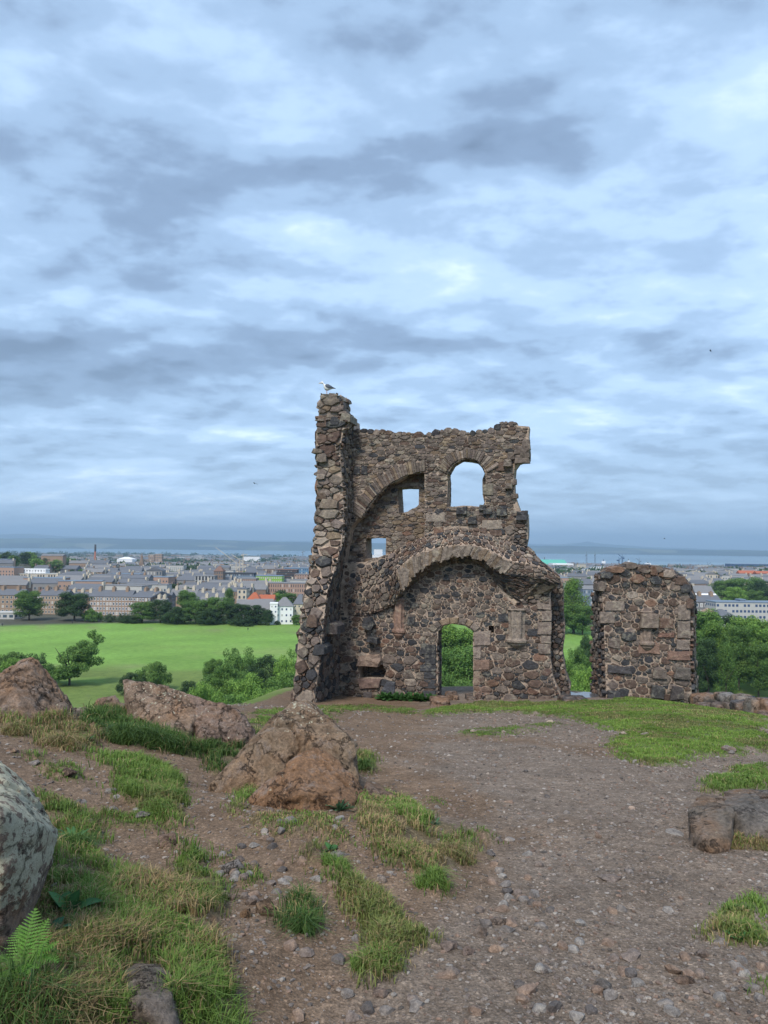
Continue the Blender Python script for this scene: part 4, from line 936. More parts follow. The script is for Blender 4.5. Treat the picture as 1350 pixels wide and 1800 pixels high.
# ------------------------------------------------------------------ rocks
def hull_planes(pts):
    bm = bmesh.new()
    for p in pts: bm.verts.new(p)
    bmesh.ops.convex_hull(bm, input=bm.verts); bm.normal_update()
    c = Vector((0, 0, 0)); 
    for p in pts: c += Vector(p)
    c /= len(pts); pl = []
    for f in bm.faces:
        n = f.normal; d = n.dot(f.verts[0].co - c)
        if d < 0: n = -n; d = -d
        pl.append((*n, max(d, .02)))
    bm.free(); return c, np.array(pl)
_ico = {}
def ico(sub):
    if sub not in _ico:
        bm = bmesh.new(); bmesh.ops.create_icosphere(bm, subdivisions=sub, radius=1); bm.verts.ensure_lookup_table()
        _ico[sub] = (np.array([tuple(v.co.normalized()) for v in bm.verts]), np.array([[v.index for v in f.verts] for f in bm.faces])); bm.free()
    return _ico[sub]
def rock_mesh(name, pts, sub, rough, seed, col, lichen=0, sharp=140, crack=1.0, lich_fn=None, strata=0, chips=22):
    c, pl = hull_planes(pts); D, Fc = ico(sub)
    rs = np.random.RandomState(seed + 1000); nd = pl[rs.randint(0, len(pl), chips), :3] + rs.randn(chips, 3) * .28; nd /= np.linalg.norm(nd, axis=1)[:, None]
    P0 = np.array([tuple(p) for p in pts]) - np.array(c); sup = (P0 @ nd.T).max(0) * rs.uniform(.93, 1.0, chips); sup = np.maximum(sup, .05)
    pl = np.r_[pl, np.c_[nd, sup]]
    q = D @ pl[:, :3].T; inv = np.maximum(q, 1e-4) / pl[:, 3][None]       # 1/r for each plane
    inv = np.power(np.power(inv, sharp).sum(1), 1 / sharp); r = 1 / inv
    size = np.median(r); V = D * r[:, None]
    w = V + np.array(c)
    s = 1 / size
    # fracture blocks: each patch of the surface sits a little in or out, with a joint round it
    joint = np.zeros(len(V))
    if sub >= 4:
        Wp = V + size * .16 * np.c_[fbm(w[:, 0] * s * 2, w[:, 1] * s * 2, w[:, 2] * s * 2, 3, seed + 51), fbm(w[:, 0] * s * 2 + 7, w[:, 1] * s * 2, w[:, 2] * s * 2, 3, seed + 52), fbm(w[:, 0] * s * 2, w[:, 1] * s * 2 + 5, w[:, 2] * s * 2, 3, seed + 53)]
        for K, amp, gw in ((12, .032, .03), (46, .026, .026)):
            sd_ = V[rs.randint(0, len(V), K)]; dd = np.stack([np.sqrt((((Wp - q_) * [1, 1, 1.5]) ** 2).sum(1)) for q_ in sd_], 1)
            o_ = np.argsort(dd, 1)[:, :2]; d1 = np.take_along_axis(dd, o_, 1); e = (d1[:, 1] - d1[:, 0]) / size
            val = rs.uniform(-1, .6, K)[o_[:, 0]]; tilt = ((Wp - sd_[o_[:, 0]]) * (rs.randn(K, 3) * .25)[o_[:, 0]]).sum(1)
            g_ = np.exp(-(e / gw) ** 2); joint = np.maximum(joint, g_)
            V = V + D * (size * amp * crack * val + tilt * amp * 4 * crack - size * amp * .9 * crack * g_)[:, None]
    n1 = fbm(w[:, 0] * s * 1.3, w[:, 1] * s * 1.3, w[:, 2] * s * 1.3, 5, seed, .55)
    n2 = 1 - np.abs(fbm(w[:, 0] * s * 2.2 + 9, w[:, 1] * s * 2.2, w[:, 2] * s * 2.2, 4, seed + 5, .55)) * 3.2
    n3 = fbm(w[:, 0] * s * 8, w[:, 1] * s * 8, w[:, 2] * s * 8, 4, seed + 9, .6)
    # stepped fracture faces
    st = vnoise(w[:, 0] * s * 3.1 + 4, w[:, 1] * s * 3.1, w[:, 2] * s * 3.1, seed + 3); st = np.round(st * 3.5) / 3.5 * .6
    n4 = 1 - np.abs(fbm(w[:, 0] * s * 5 + 3, w[:, 1] * s * 5, w[:, 2] * s * 5, 3, seed + 15, .55)) * 3.5
    V = V * (1 + rough * (.38 * n1 + .38 * n3 + .42 * st))[:, None] - D * (size * rough * crack * (.9 * np.clip(n2 - .7, 0, 1) + .35 * np.clip(n4 - .7, 0, 1)))[:, None]
    if strata: V = V - D * (size * .03 * strata * (np.sin((w[:, 2] + .3 * w[:, 0]) * 40 * s) > .6))[:, None]
    lv = np.full(len(V), float(lichen)) if lich_fn is None else lich_fn(w)
    cc = np.tile(col, (len(V), 1)) * (1 + .22 * n1 - .4 * np.clip(n2 - .75, 0, 1) - .35 * joint)[:, None]
    me = mesh_np(name, V, Fc, True, cols=np.clip(cc, .01, 1), attrs={'lichen': lv})
    return c, me
def rock(name, pix, label, cat='boulder', sub=6, rough=.12, seed=1, col=(.22,.155,.115), group=None, **k):
    pts = [P(*p) if len(p) == 3 else Vector(p[:3]) for p in pix]
    c, me = rock_mesh(name, pts, sub, rough, seed, col, **k)
    zmin = min(p.z for p in pts); 
    o = link(name, me, M['boulder']); o.location = c
    return tag(o, label, cat, group)
def below(pix, dz, n=0):              # the same points sunk under the ground
    out = []
    for p in pix:
        q = P(*p); out.append((q.x, q.y, q.z - dz, 0))
    return out
base = [(375,1385,5.9),(430,1425,5.35),(640,1425,5.25),(720,1405,5.7),(640,1330,7.6),(480,1320,7.6)]
rock('boulder', [(512,1232,6.6),(545,1226,6.75),(470,1290,6.2),(440,1300,6.9),(590,1268,6.5),(628,1300,6.3),(632,1345,6.2),(375,1372,6.0),(400,1340,6.9),(520,1245,7.3),(600,1300,7.4),(450,1372,6.1),(545,1330,6.25)] + below([(375,1385,6.0),(440,1405,5.9),(640,1400,6.0),(640,1345,7.4),(430,1330,7.4)], .35),
     'tall peaked orange-brown boulder in the middle, in front of the chapel', seed=11, rough=.10, col=(.235,.172,.118), lich_fn=lambda w: np.clip((w[:, 2] - .0) * 1.2, -.2, .35))
rock('boulder', [(520,1320,5.25),(552,1311,5.35),(478,1358,5.15),(425,1412,5.1),(592,1330,5.35),(628,1372,5.2),(652,1402,5.3),(560,1325,5.8),(530,1400,4.75),(620,1410,4.85)] + below([(425,1420,5.05),(530,1445,4.7),(640,1425,4.9),(650,1400,5.7),(440,1400,5.7)], .3),
     'lower domed rusty boulder leaning against the front of the tall peaked one', seed=23, rough=.10, col=(.26,.15,.085), lichen=.02)
rock('boulder', [(640,1370,5.6),(665,1375,5.7),(720,1415,5.3),(735,1432,5.2),(650,1405,5.1),(700,1440,4.95)] + below([(640,1400,5.7),(735,1440,5.3),(690,1455,4.9),(630,1430,5.0)], .3),
     'low earthy rock shoulder running down right of the middle boulders', seed=29, rough=.12, col=(.19,.135,.10), sub=5, lichen=-.1)
rock('boulder', [(40,1158,8.2),(65,1152,8.3),(20,1185,7.8),(0,1182,8.4),(-60,1215,8.2),(90,1190,8.2),(125,1240,8.1),(146,1275,8.0),(140,1285,7.8),(60,1290,7.35),(-60,1290,7.3),(110,1225,9.2),(0,1215,9.3),(30,1240,7.4)] + below([(146,1290,7.9),(60,1300,7.3),(-80,1300,7.3),(120,1290,9.2),(-60,1290,9.2)], .35),
     'large humped brown boulder with pale lichen at the left edge of the hilltop', seed=37, rough=.10, col=(.225,.165,.125), lich_fn=lambda w: np.clip(.25 - 1.2 * np.abs(w[:, 2] + .25), -.2, .22))
rock('boulder', [(215,1194,8.9),(240,1196,8.7),(222,1225,8.5),(290,1204,8.8),(330,1218,8.6),(345,1250,8.4),(320,1285,8.1),(240,1270,8.2),(300,1290,8.0),(225,1240,9.3),(330,1240,9.3)] + below([(230,1290,8.3),(345,1300,8.1),(340,1290,9.2),(225,1290,9.2)], .3),
     'long ridge-backed boulder with orange and grey patches and long grass at its foot', seed=41, rough=.11, col=(.23,.165,.12), lich_fn=lambda w: np.clip((w[:, 2] + .35) * .9, -.1, .2))
rock('boulder', [(325,1218,8.6),(360,1232,8.6),(400,1238,8.5),(432,1255,8.6),(448,1278,8.5),(425,1300,8.3),(350,1295,8.1),(395,1250,9.2),(330,1250,9.3)] + below([(330,1300,8.2),(448,1300,8.4),(440,1290,9.1),(330,1290,9.1)], .3),
     'low tapering grey-brown boulder continuing the ridge toward the chapel', seed=43, rough=.12, col=(.215,.155,.125), lichen=.08, sub=6)
rock('boulder', [(172,1225,9.3),(205,1218,9.4),(220,1240,9.2),(158,1265,9.0),(215,1275,8.9),(165,1245,9.8)] + below([(155,1280,9.0),(220,1290,8.9),(210,1270,9.9),(160,1270,9.9)], .3),
     'small brown rock wedged left of the long ridge-backed boulder', seed=47, rough=.12, col=(.17,.125,.10), lichen=.05, sub=5)
rock('boulder', [(160,1290,7.6),(180,1284,7.7),(205,1298,7.6),(200,1318,7.2),(160,1312,7.2)] + below([(158,1318,7.2),(205,1320,7.2),(205,1310,7.8),(160,1310,7.8)], .2),
     'flat-topped pinkish rock half buried in the grass between the two left boulders', seed=53, rough=.10, col=(.22,.16,.125), lichen=-.1, sub=4)
rock('boulder', [(0,1335,3.3),(-60,1330,3.2),(40,1380,3.0),(60,1390,3.3),(104,1462,2.75),(108,1475,2.9),(90,1530,2.75),(60,1450,2.5),(10,1420,2.35),(-90,1450,2.3),(40,1585,2.6),(0,1640,2.5),(-80,1600,2.4),(-60,1400,3.8),(60,1470,3.6)] + below([(0,1700,2.45),(-120,1700,2.4),(30,1600,3.0),(-80,1500,3.6)], .15),
     'big dark boulder crusted with pale lichen at the lower left corner', seed=59, rough=.10, col=(.24,.19,.155), sub=6, lich_fn=lambda w: (.54 + .25 * fbm(w[:, 0] * 3, w[:, 1] * 3, w[:, 2] * 3, 3, 5)) * sstep(.05, .25, w[:, 2] + (w[:, 0] + 1.2) * -.35 - .25) - .02)
rock('boulder', [(1222,1400,5.2),(1240,1392,5.5),(1268,1402,5.4),(1290,1420,4.9),(1284,1455,4.65),(1245,1482,4.5),(1212,1452,4.75),(1209,1425,5.05),(1280,1410,5.8),(1230,1410,5.9)] + below([(1212,1475,4.7),(1280,1485,4.5),(1290,1440,5.8),(1220,1440,5.9)], .15),
     'blocky grey-brown boulder beside the path at the right edge, left half of the pair', seed=61, rough=.09, col=(.165,.138,.112), sub=6, lichen=.0)
rock('boulder', [(1272,1394,5.3),(1280,1388,5.5),(1360,1388,5.5),(1420,1395,5.2),(1272,1412,5.05),(1320,1445,4.75),(1420,1455,4.65),(1298,1430,4.85),(1400,1400,6.1),(1285,1400,6.1)] + below([(1290,1475,4.7),(1420,1485,4.65),(1420,1440,6.0),(1290,1440,6.0)], .15),
     'flat-topped cracked dark boulder at the right edge, right half of the pair', seed=67, rough=.09, col=(.145,.128,.112), sub=6, lichen=.03)
rock('boulder', [(203,1712,2.52),(238,1692,2.66),(285,1694,2.66),(312,1722,2.5),(300,1752,2.36),(250,1768,2.28),(205,1745,2.36),(260,1705,2.45)] + below([(190,1770,2.3),(320,1775,2.3),(325,1720,2.7),(190,1720,2.7)], .1),
     'squat grey-brown rock sunk in the grass near the bottom left', seed=71, rough=.08, col=(.17,.14,.11), sub=5, lichen=.02)
rock('boulder', [(160,1682,2.72),(195,1676,2.8),(215,1690,2.8),(205,1704,2.65),(165,1702,2.65)] + below([(160,1705,2.7),(215,1705,2.7),(190,1690,2.9)], .08),
     'small dark lichen-spotted slab behind the squat rock at the bottom left', seed=73, rough=.08, col=(.15,.125,.10), sub=4, lichen=.1)
def low_wall():
    o_ = P(1285, 1245, 16.0); root = empty('low_stone_wall', o_, 'low broken dry wall of big blocks running right from the foot of the square pier', 'wall')
    spec = [((1218,1262),(1220,1240),18.0,(.10,.09,.085)),((1255,1274),(1237,1249),16.5,(.14,.11,.095)),((1275,1291),(1237,1252),16.2,(.15,.12,.10)),((1290,1318),(1233,1257),15.8,(.085,.08,.082)),
            ((1315,1340),(1228,1262),15.3,(.20,.185,.165)),((1339,1372),(1231,1254),15.0,(.20,.14,.115)),((1262,1294),(1219,1231),17.0,(.20,.19,.18)),((1230,1257),(1238,1250),17.0,(.16,.13,.11)),((1292,1320),(1222,1236),16.4,(.19,.17,.15)),((1338,1375),(1252,1268),14.7,(.15,.11,.09)),((1365,1400),(1240,1265),14.5,(.14,.12,.11))]
    for i, ((u0, u1), (v0, v1), Y, c) in enumerate(spec):
        pts = []
        for u in (u0, u1):
            for v in (v0, v1 + 4):
                for dy in (-.22, .28):
                    q = P(u, v, Y); pts.append(Vector((q.x + random.uniform(-.04, .04), q.y + dy, q.z + random.uniform(-.03, .03))))
        cc, me = rock_mesh('stone', pts, 3, .07, 200 + i, c, lichen=.03, sharp=40)
        o = link('stone', me, M['boulder'], root); o.location = cc - root.location
low_wall()
def slab_rock(u0, u1, v0, v1, Y, c, label, seed):
    pts = []
    for u in (u0, u1):
        for v in (v0, v1 + 2):
            for dy in (-.3, .4): q = P(u, v, Y); pts.append(Vector((q.x, q.y + dy, q.z)))
    cc, me = rock_mesh('rock', pts, 4, .10, seed, c, lichen=0, sharp=30); o = link('rock', me, M['boulder']); o.location = cc; tag(o, label, 'rock')
slab_rock(756, 790, 1227, 1243, 18.7, (.19,.13,.105), 'broken reddish step stone lying at the left foot of the doorway', 301)
slab_rock(783, 805, 1218, 1232, 20.2, (.12,.10,.09), 'dark pointed rock lying in the doorway', 303)
slab_rock(819, 836, 1222, 1234, 20.0, (.11,.095,.085), 'small dark block at the right foot of the doorway', 305)
slab_rock(985, 1032, 1226, 1240, 18.2, (.08,.072,.07), 'dark flat rock at the right end of the chapel wall', 307)

# ------------------------------------------------------------------ grass, pebbles, loose stones, plants
def blades(name, pts, hgt, wid, cols, seed, lean=.5, curl=.5):
    n = len(pts); rg = np.random.RandomState(seed)
    a = rg.rand(n) * 6.283; la = rg.rand(n) * 6.283; le = rg.rand(n) ** .8 * lean
    sx, sy = np.cos(a) * wid / 2, np.sin(a) * wid / 2
    dx, dy = np.cos(la) * le * hgt, np.sin(la) * le * hgt
    p = np.array(pts)
    V = np.empty((n, 5, 3))
    V[:, 0] = p - np.c_[sx, sy, np.full(n, .012)]; V[:, 1] = p + np.c_[sx, sy, np.full(n, -.012)]
    mid = p + np.c_[dx * .35, dy * .35, hgt * .6]
    V[:, 2] = mid + np.c_[sx, sy, 0 * sx] * .8; V[:, 3] = mid - np.c_[sx, sy, 0 * sx] * .8
    V[:, 4] = p + np.c_[dx * (1 + curl), dy * (1 + curl), hgt * (1 - .35 * le * (1 + curl))]
    b = np.arange(n)[:, None] * 5
    Fq = np.concatenate([b + [0, 1, 2], b + [0, 2, 3], b + [3, 2, 4]])
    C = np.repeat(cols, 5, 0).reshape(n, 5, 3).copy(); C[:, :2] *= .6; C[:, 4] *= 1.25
    return mesh_np(name, V.reshape(-1, 3), Fq, True, cols=C.reshape(-1, 3))
def logpolar(n, r0, r1, a0, a1, rg, pw=0):
    a = np.radians(a0 + (a1 - a0) * rg.rand(n)); r = np.exp(np.log(r0) + (np.log(r1) - np.log(r0)) * rg.rand(n)); return np.sin(a) * r, np.cos(a) * r
G_BRIGHT = np.array([.185, .285, .06]); G_MID = np.array([.12, .20, .045]); G_DARK = np.array([.055, .11, .035]); G_DRY = np.array([.36, .27, .14]); G_YEL = np.array([.22, .26, .08])
def build_grass():
    rg = np.random.RandomState(5)
    x, y = logpolar(1900000, 1.6, 24, -36, 36, rg)
    jj = rg.randn(2, len(x)) * .028 * np.clip(y / 3, .6, 3)
    dn, kd = grass_at(x + jj[0], y + jj[1])
    clump = .5 + .9 * fbm(x / .16, y / .16, o=3, seed=91)
    keep = (rg.rand(len(x)) < dn * np.clip(.62 + .8 * (dn > 1.25) + 1.9 * fbm(x / .22, y / .22, o=3, seed=91), 0, 1.15) * .62) & (dn > 0)
    # stray blades round the edges of every patch and on the bare earth
    x, y, kd = x[keep], y[keep], kd[keep]
    z = G(x, y); r = np.hypot(x, y)
    kinds = np.array(['mid'] + [g[1] for g in GW])[kd]; hb = np.array([.05] + [g[2] for g in GW])[kd]
    patchy = fbm(x / .5, y / .5, o=3, seed=95)
    h = hb * .74 * (.45 + .7 * rg.rand(len(x))) * (1 + .9 * np.clip(fbm(x / .25, y / .25, o=2, seed=97), -.6, 1)); w = np.clip(.0022 + .0008 * r, .002, .014) * (.7 + .6 * rg.rand(len(x)))
    h = np.where(r > 9, h * .9, h)
    t = rg.rand(len(x))[:, None]; c = G_MID + (G_BRIGHT - G_MID) * t
    c = np.where((kd == 1)[:, None], c * [1.15, 1.12, 1.0], c)
    c = np.where((kinds == 'dark')[:, None], G_DARK + (G_MID - G_DARK) * t, c)
    dryp = np.where(kinds == 'dry', .68, np.where(kinds == 'mixed', .22 + .55 * np.clip(patchy * 2.2, 0, 1), .05 + .22 * np.clip(patchy * 2, 0, 1)))
    isd = rg.rand(len(x)) < dryp; c = np.where(isd[:, None], G_DRY * (.6 + .7 * t), c)
    yel = (patchy > .15) & (kinds == 'mid'); c = np.where(yel[:, None] & ~isd[:, None], G_YEL * (.6 + .5 * t), c)
    c = c * (1 + .3 * fbm(x / .8, y / .8, o=2, seed=99))[:, None]
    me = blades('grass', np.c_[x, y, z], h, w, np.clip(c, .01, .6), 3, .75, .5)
    tag(link('grass', me, M['grass']), kind='stuff'); print('BLADES', len(x))
build_grass()

def build_tufts():
    """separate grown-out tussocks: each one can be pointed at"""
    T = [((215,1300),.30,.20,'dark','dark long-leaved grass tussock at the left foot of the ridge-backed boulder'), ((262,1304),.32,.22,'dark','sweeping long grass tussock below the ridge-backed boulder'), ((300,1312),.24,.20,'dark','shorter dark grass tussock at the right end of those below the ridge-backed boulder'),
         ((532,1636),.14,.07,'dark','dense round dark green tuft beside the half-buried brown stone'), ((25,1285),.2,.16,'dry','straw coloured grass clump on the earth bank at the far left edge'), ((115,1310),.26,.2,'dry','tall dry pale grass clump at the right foot of the left humped boulder'),
         ((135,1490),.14,.12,'dark','bushy green clump right of the lichen-crusted corner boulder'), ((270,1425),.16,.18,'mid','bright green tussock beside the loose grey stones on the left slope'), ((340,1580),.15,.14,'mid','upright green tussock on the strip beside the bare earth on the left'),
         ((365,1775),.15,.18,'mid','thick green tussock at the bottom of the picture right of the squat rock'), ((110,1785),.16,.18,'dry','flattened straw coloured clump left of the squat rock at the bottom'), ((30,1760),.22,.22,'dark','long blue-green grass clump in the bottom left corner'),
         ((760,1545),.13,.12,'mid','green tuft at the lower tip of the earth mound by the path'), ((800,1500),.15,.16,'dry','shaggy yellowish tussock overhanging the right edge of the earth mound'), ((660,1690),.13,.13,'mid','leaning green tuft at the lower end of the narrow grass strip'),
         ((590,1520),.11,.1,'mid','small bright tuft halfway along the narrow grass strip'), ((640,1350),.16,.07,'dark','narrow dark tuft behind the right side of the tall peaked boulder'), ((400,1310),.16,.1,'mid','green tuft in the gap between the ridge and the tall peaked boulder'),
         ((1290,1486),.08,.12,'dry','yellowish overhanging tuft at the foot of the right boulders'), ((1335,1488),.08,.12,'dry','yellow-green tuft at the right edge under the flat-topped boulder'), ((1310,1640),.10,.12,'mid','bright low tuft by the path at the right edge'), ((660,1430),.12,.14,'dry','dead tangled grass on the crown of the earth mound')]
    for i, ((u, v), h, rad, kind, lab) in enumerate(T):
        x, y, z = hit(u, v); rg = np.random.RandomState(300 + i); n = 650
        a = rg.rand(n) * 6.283; rr = rad * np.sqrt(rg.rand(n)) * .75
        px, py = np.cos(a) * rr, np.sin(a) * rr * .8; pz = G(px + x, py + y) - z
        t = rg.rand(n)[:, None]
        c = {'dark': G_DARK + (G_MID - G_DARK) * t, 'mid': G_MID + (G_BRIGHT - G_MID) * t, 'dry': np.where(rg.rand(n, 1) < .65, G_DRY * (.6 + .6 * t), G_YEL * (.6 + .5 * t))}[kind]
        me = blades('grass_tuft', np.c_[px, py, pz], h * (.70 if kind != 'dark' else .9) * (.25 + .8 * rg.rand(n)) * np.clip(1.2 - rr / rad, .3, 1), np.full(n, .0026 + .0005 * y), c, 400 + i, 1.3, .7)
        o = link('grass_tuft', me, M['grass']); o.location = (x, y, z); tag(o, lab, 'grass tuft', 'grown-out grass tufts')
build_tufts()

M['pebble'] = stone_mat('pebble', .05, scale=3)
def scatter(name, x, y, size, seed, flat=.6, colf=None, sub=1):
    D, Fc = ico(sub); n = len(x); rg = np.random.RandomState(seed); k = len(D)
    z = G(x, y)
    sc = size[:, None] * np.c_[.7 + .6 * rg.rand(n), .6 + .5 * rg.rand(n), flat * (.5 + .7 * rg.rand(n))]
    a = rg.rand(n) * 6.283; ca, sa = np.cos(a), np.sin(a)
    jit = 1 + .38 * (rg.rand(n, k) - .5)
    V = D[None] * jit[:, :, None] * sc[:, None]
    X = V[:, :, 0] * ca[:, None] - V[:, :, 1] * sa[:, None]; Y = V[:, :, 0] * sa[:, None] + V[:, :, 1] * ca[:, None]
    t = (rg.rand(n) - .5) * .7; Z = V[:, :, 2] + X * t[:, None]
    V = np.stack([X + x[:, None], Y + y[:, None], Z + (z + sc[:, 2] * .25)[:, None]], -1)
    Fq = (Fc[None] + (np.arange(n) * k)[:, None, None]).reshape(-1, 3)
    t = rg.rand(n)
    pal = np.array([(.20,.165,.145),(.15,.12,.105),(.24,.205,.18),(.20,.14,.11),(.27,.245,.225),(.11,.095,.085),(.18,.155,.14)]); c = pal[(t * len(pal)).astype(int)] * (.75 + .5 * rg.rand(n))[:, None]
    return mesh_np(name, V.reshape(-1, 3), Fq, False, cols=np.repeat(c, k, 0))
def build_gravel():
    rg = np.random.RandomState(15)
    x, y = logpolar(64000, 1.8, 17, -34, 34, rg); dn, _ = grass_at(x, y); r = np.hypot(x, y)
    dens = .34 + 1.1 * np.clip(fbm(x / .7, y / .7, o=3, seed=111) + .55 * sstep(.2, 1.0, x - .05 * y) - .1, 0, 1)
    k = (rg.rand(len(x)) < dens * (dn < .05)); k |= (rg.rand(len(x)) < .04)
    x, y, r = x[k], y[k], r[k]; s = (.0042 + .0009 * r) * (.45 + 1.6 * rg.rand(len(x)) ** 3)
    tag(link('gravel', scatter('gravel', x, y, s, 16), M['pebble']), kind='stuff'); print('PEBBLES', len(x))
build_gravel()

def build_loose():
    groups = {}
    def put(u, v, w, c, lab, cat='rock', grp=None, flat=.6, seed=0, name='loose_rock'):
        x, y, z = hit(u, v); s = w / F * math.hypot(y, EYE.z - z) * .5
        rnd = random.Random(seed * 13 + int(u)); pts = []
        for i in range(10):
            a = rnd.random() * 6.28; b = rnd.uniform(-1, 1); q = math.sqrt(1 - b * b)
            pts.append(Vector((math.cos(a) * q * s * rnd.uniform(.8, 1.1), math.sin(a) * q * s * .8, b * s * flat)))
        cc, me = rock_mesh(name, pts, 4 if w > 24 else 2, .07, int(u + v), c, lichen=-.05, sharp=60, chips=8)
        if w < 26: me.polygons.foreach_set('use_smooth', [False] * len(me.polygons))
        o = link(name, me, M['boulder'] if w > 20 else M['pebble']); o.location = (x, y, z + s * flat * .30); o.rotation_euler = (0, 0, 0); tag(o, lab, cat, grp)
    gy = (.24,.215,.20); tn = (.25,.18,.14); dk = (.13,.115,.11)
    put(470,1608,52,(.20,.145,.10),'rounded half-buried brown stone left of the dark round grass tuft',flat=.7)
    put(432,1612,28,(.22,.14,.08),'yellowish lump against the left side of the half-buried brown stone',flat=.7)
    put(405,1533,46,gy,'flat grey stone among grass left of centre',flat=.6)
    put(296,1485,64,(.23,.17,.14),'broad flat pinkish rock in the strip of turf on the left slope',flat=.6)
    put(195,1395,30,gy,'angular pale grey stone touching the left side of the bright tussock',flat=.6)
    put(138,1412,30,(.2,.19,.19),'smooth blue-grey stone on the bare slope left of the angular pale one',flat=.35)
    put(150,1450,38,tn,'low brownish stone above the bushy green clump',flat=.4)
    put(248,1437,34,gy,'grey rock below the bright tussock on the left slope',flat=.5)
    put(200,1425,24,gy,'thin slab lying below the angular pale stone',flat=.3)
    put(122,1366,30,tn,'tan wedge-shaped stone in the small grass patch on the upper left slope',flat=.5)
    put(60,1345,26,gy,'pale oblong stone on the bare upper left slope',flat=.5)
    put(22,1322,28,gy,'pale flat stone at the far left, above the lichen-crusted boulder',flat=.35)
    put(790,1668,46,(.22,.17,.145),'wide flat stone where the right spur of the grass strip ends',flat=.4)
    put(845,1645,30,(.21,.185,.17),'upright grey stone beside the path, right of the wide flat one',flat=.7)
    put(822,1675,22,(.22,.17,.15),'small pinkish stone between the wide flat and the upright grey stones',flat=.5)
    put(870,1673,20,(.27,.19,.14),'small tan angular stone at the left edge of the path',flat=.6)
    put(668,1750,28,(.24,.21,.20),'pale grey stone below the lower end of the grass strip',flat=.4)
    put(1110,1423,20,(.34,.26,.21),'single pale oblong stone lying alone on the gravel path',flat=.5)
    put(1062,1735,40,(.17,.155,.145),'flat grey stone set in the gravel near the bottom',flat=.2)
    put(1107,1535,22,(.26,.25,.25),'pale triangular stone in the middle of the gravel path',flat=.25)
    put(1075,1547,26,(.22,.21,.21),'thin slate-like stone left of the pale triangular one on the path',flat=.15)
    put(1235,1680,24,(.14,.14,.145),'rounded dark grey stone on the path near the bottom right',flat=.4)
    put(510,1445,36,gy,'flat grey stone on the turf below the lower domed boulder',flat=.4)
    put(440,1590,22,dk,'dark lump on the bank left of the half-buried brown stone',flat=.6)
    put(895,1478,0.1+14,gy,'small grey stone at the tip of the earth mound',flat=.4)
    put(672,1550,24,(.21,.19,.175),'pointed grey stone on the bare earth right of the grass strip',flat=.6)
    put(870,1625,26,(.2,.17,.15),'pinkish slab in the earth beside the upright grey stone',flat=.3)
    put(1280,1320,30,(.23,.215,.2),'pale rock at the edge of the turf mound on the right',flat=.5)
    put(1285,1325,18,(.2,.185,.17),'small grey rock just right of the pale one at the edge of the turf mound',flat=.5)
    put(897,1266,24,(.26,.21,.175),'flat slab on the path at the edge of the turf mound',flat=.3)
    put(968,1270,20,(.3,.25,.2),'tan flat stone on the worn crown of the turf mound',flat=.4)
    put(832,1287,14,(.27,.22,.18),'small tan stone left on the short grass patch before the doorway',flat=.5)
    put(886,1288,12,(.27,.22,.18),'small square stone on the short grass patch before the doorway',flat=.7)
    put(1095,1290,14,(.3,.24,.2),'small pinkish stone on the bare rim of the turf mound',flat=.6)
    put(1133,1292,20,(.24,.21,.17),'tan flat stone sunk in the slope of the turf mound',flat=.4)
    # the rest: stones nothing tells apart
    rnd = random.Random(77); n = 0
    regs = [((380,1480),(520,1600)),((60,1340),(300,1450)),((840,1500),(960,1640)),((440,1425),(640,1560)),((900,1600),(1340,1795)),((430,1640),(900,1795)),((700,1280),(1200,1480))]
    W_ = [22, 22, 24, 18, 46, 18, 26]
    REG = ['on the stony slope left of the half-buried brown stone', 'on the bare slope above the corner boulder', 'on the path edge below the earth mound', 'on the earth below the lower domed boulder', 'on the gravel path at the bottom right', 'on the bare earth at the bottom centre', 'on the gravel before the chapel']
    for ri, ((a, b), k) in enumerate(zip(regs, W_)):
        for _ in range(k):
            u = rnd.uniform(a[0], b[0]); v = rnd.uniform(a[1], b[1]); x, y, z = hit(u, v)
            if grass_at(np.array([x]), np.array([y]))[0][0] > .5: continue
            c = rnd.choice([gy, tn, dk, (.21,.17,.15), (.28,.26,.245)]); w = (5 + 12 * rnd.random() ** 2.2) * (1.2 if v > 1450 else .7)
            put(u, v, w, scl(c, rnd.uniform(.7, .95)), ('grey' if c == gy else 'pinkish tan' if c == tn else 'dark' if c == dk else 'brown' if c == (.21,.17,.15) else 'pale') + (' tiny loose pebble ' if w < 10 else ' loose stone ') + REG[ri], 'stone', 'loose stones on bare ground', rnd.uniform(.3, .7), n, 'loose_stone'); n += 1
build_loose()

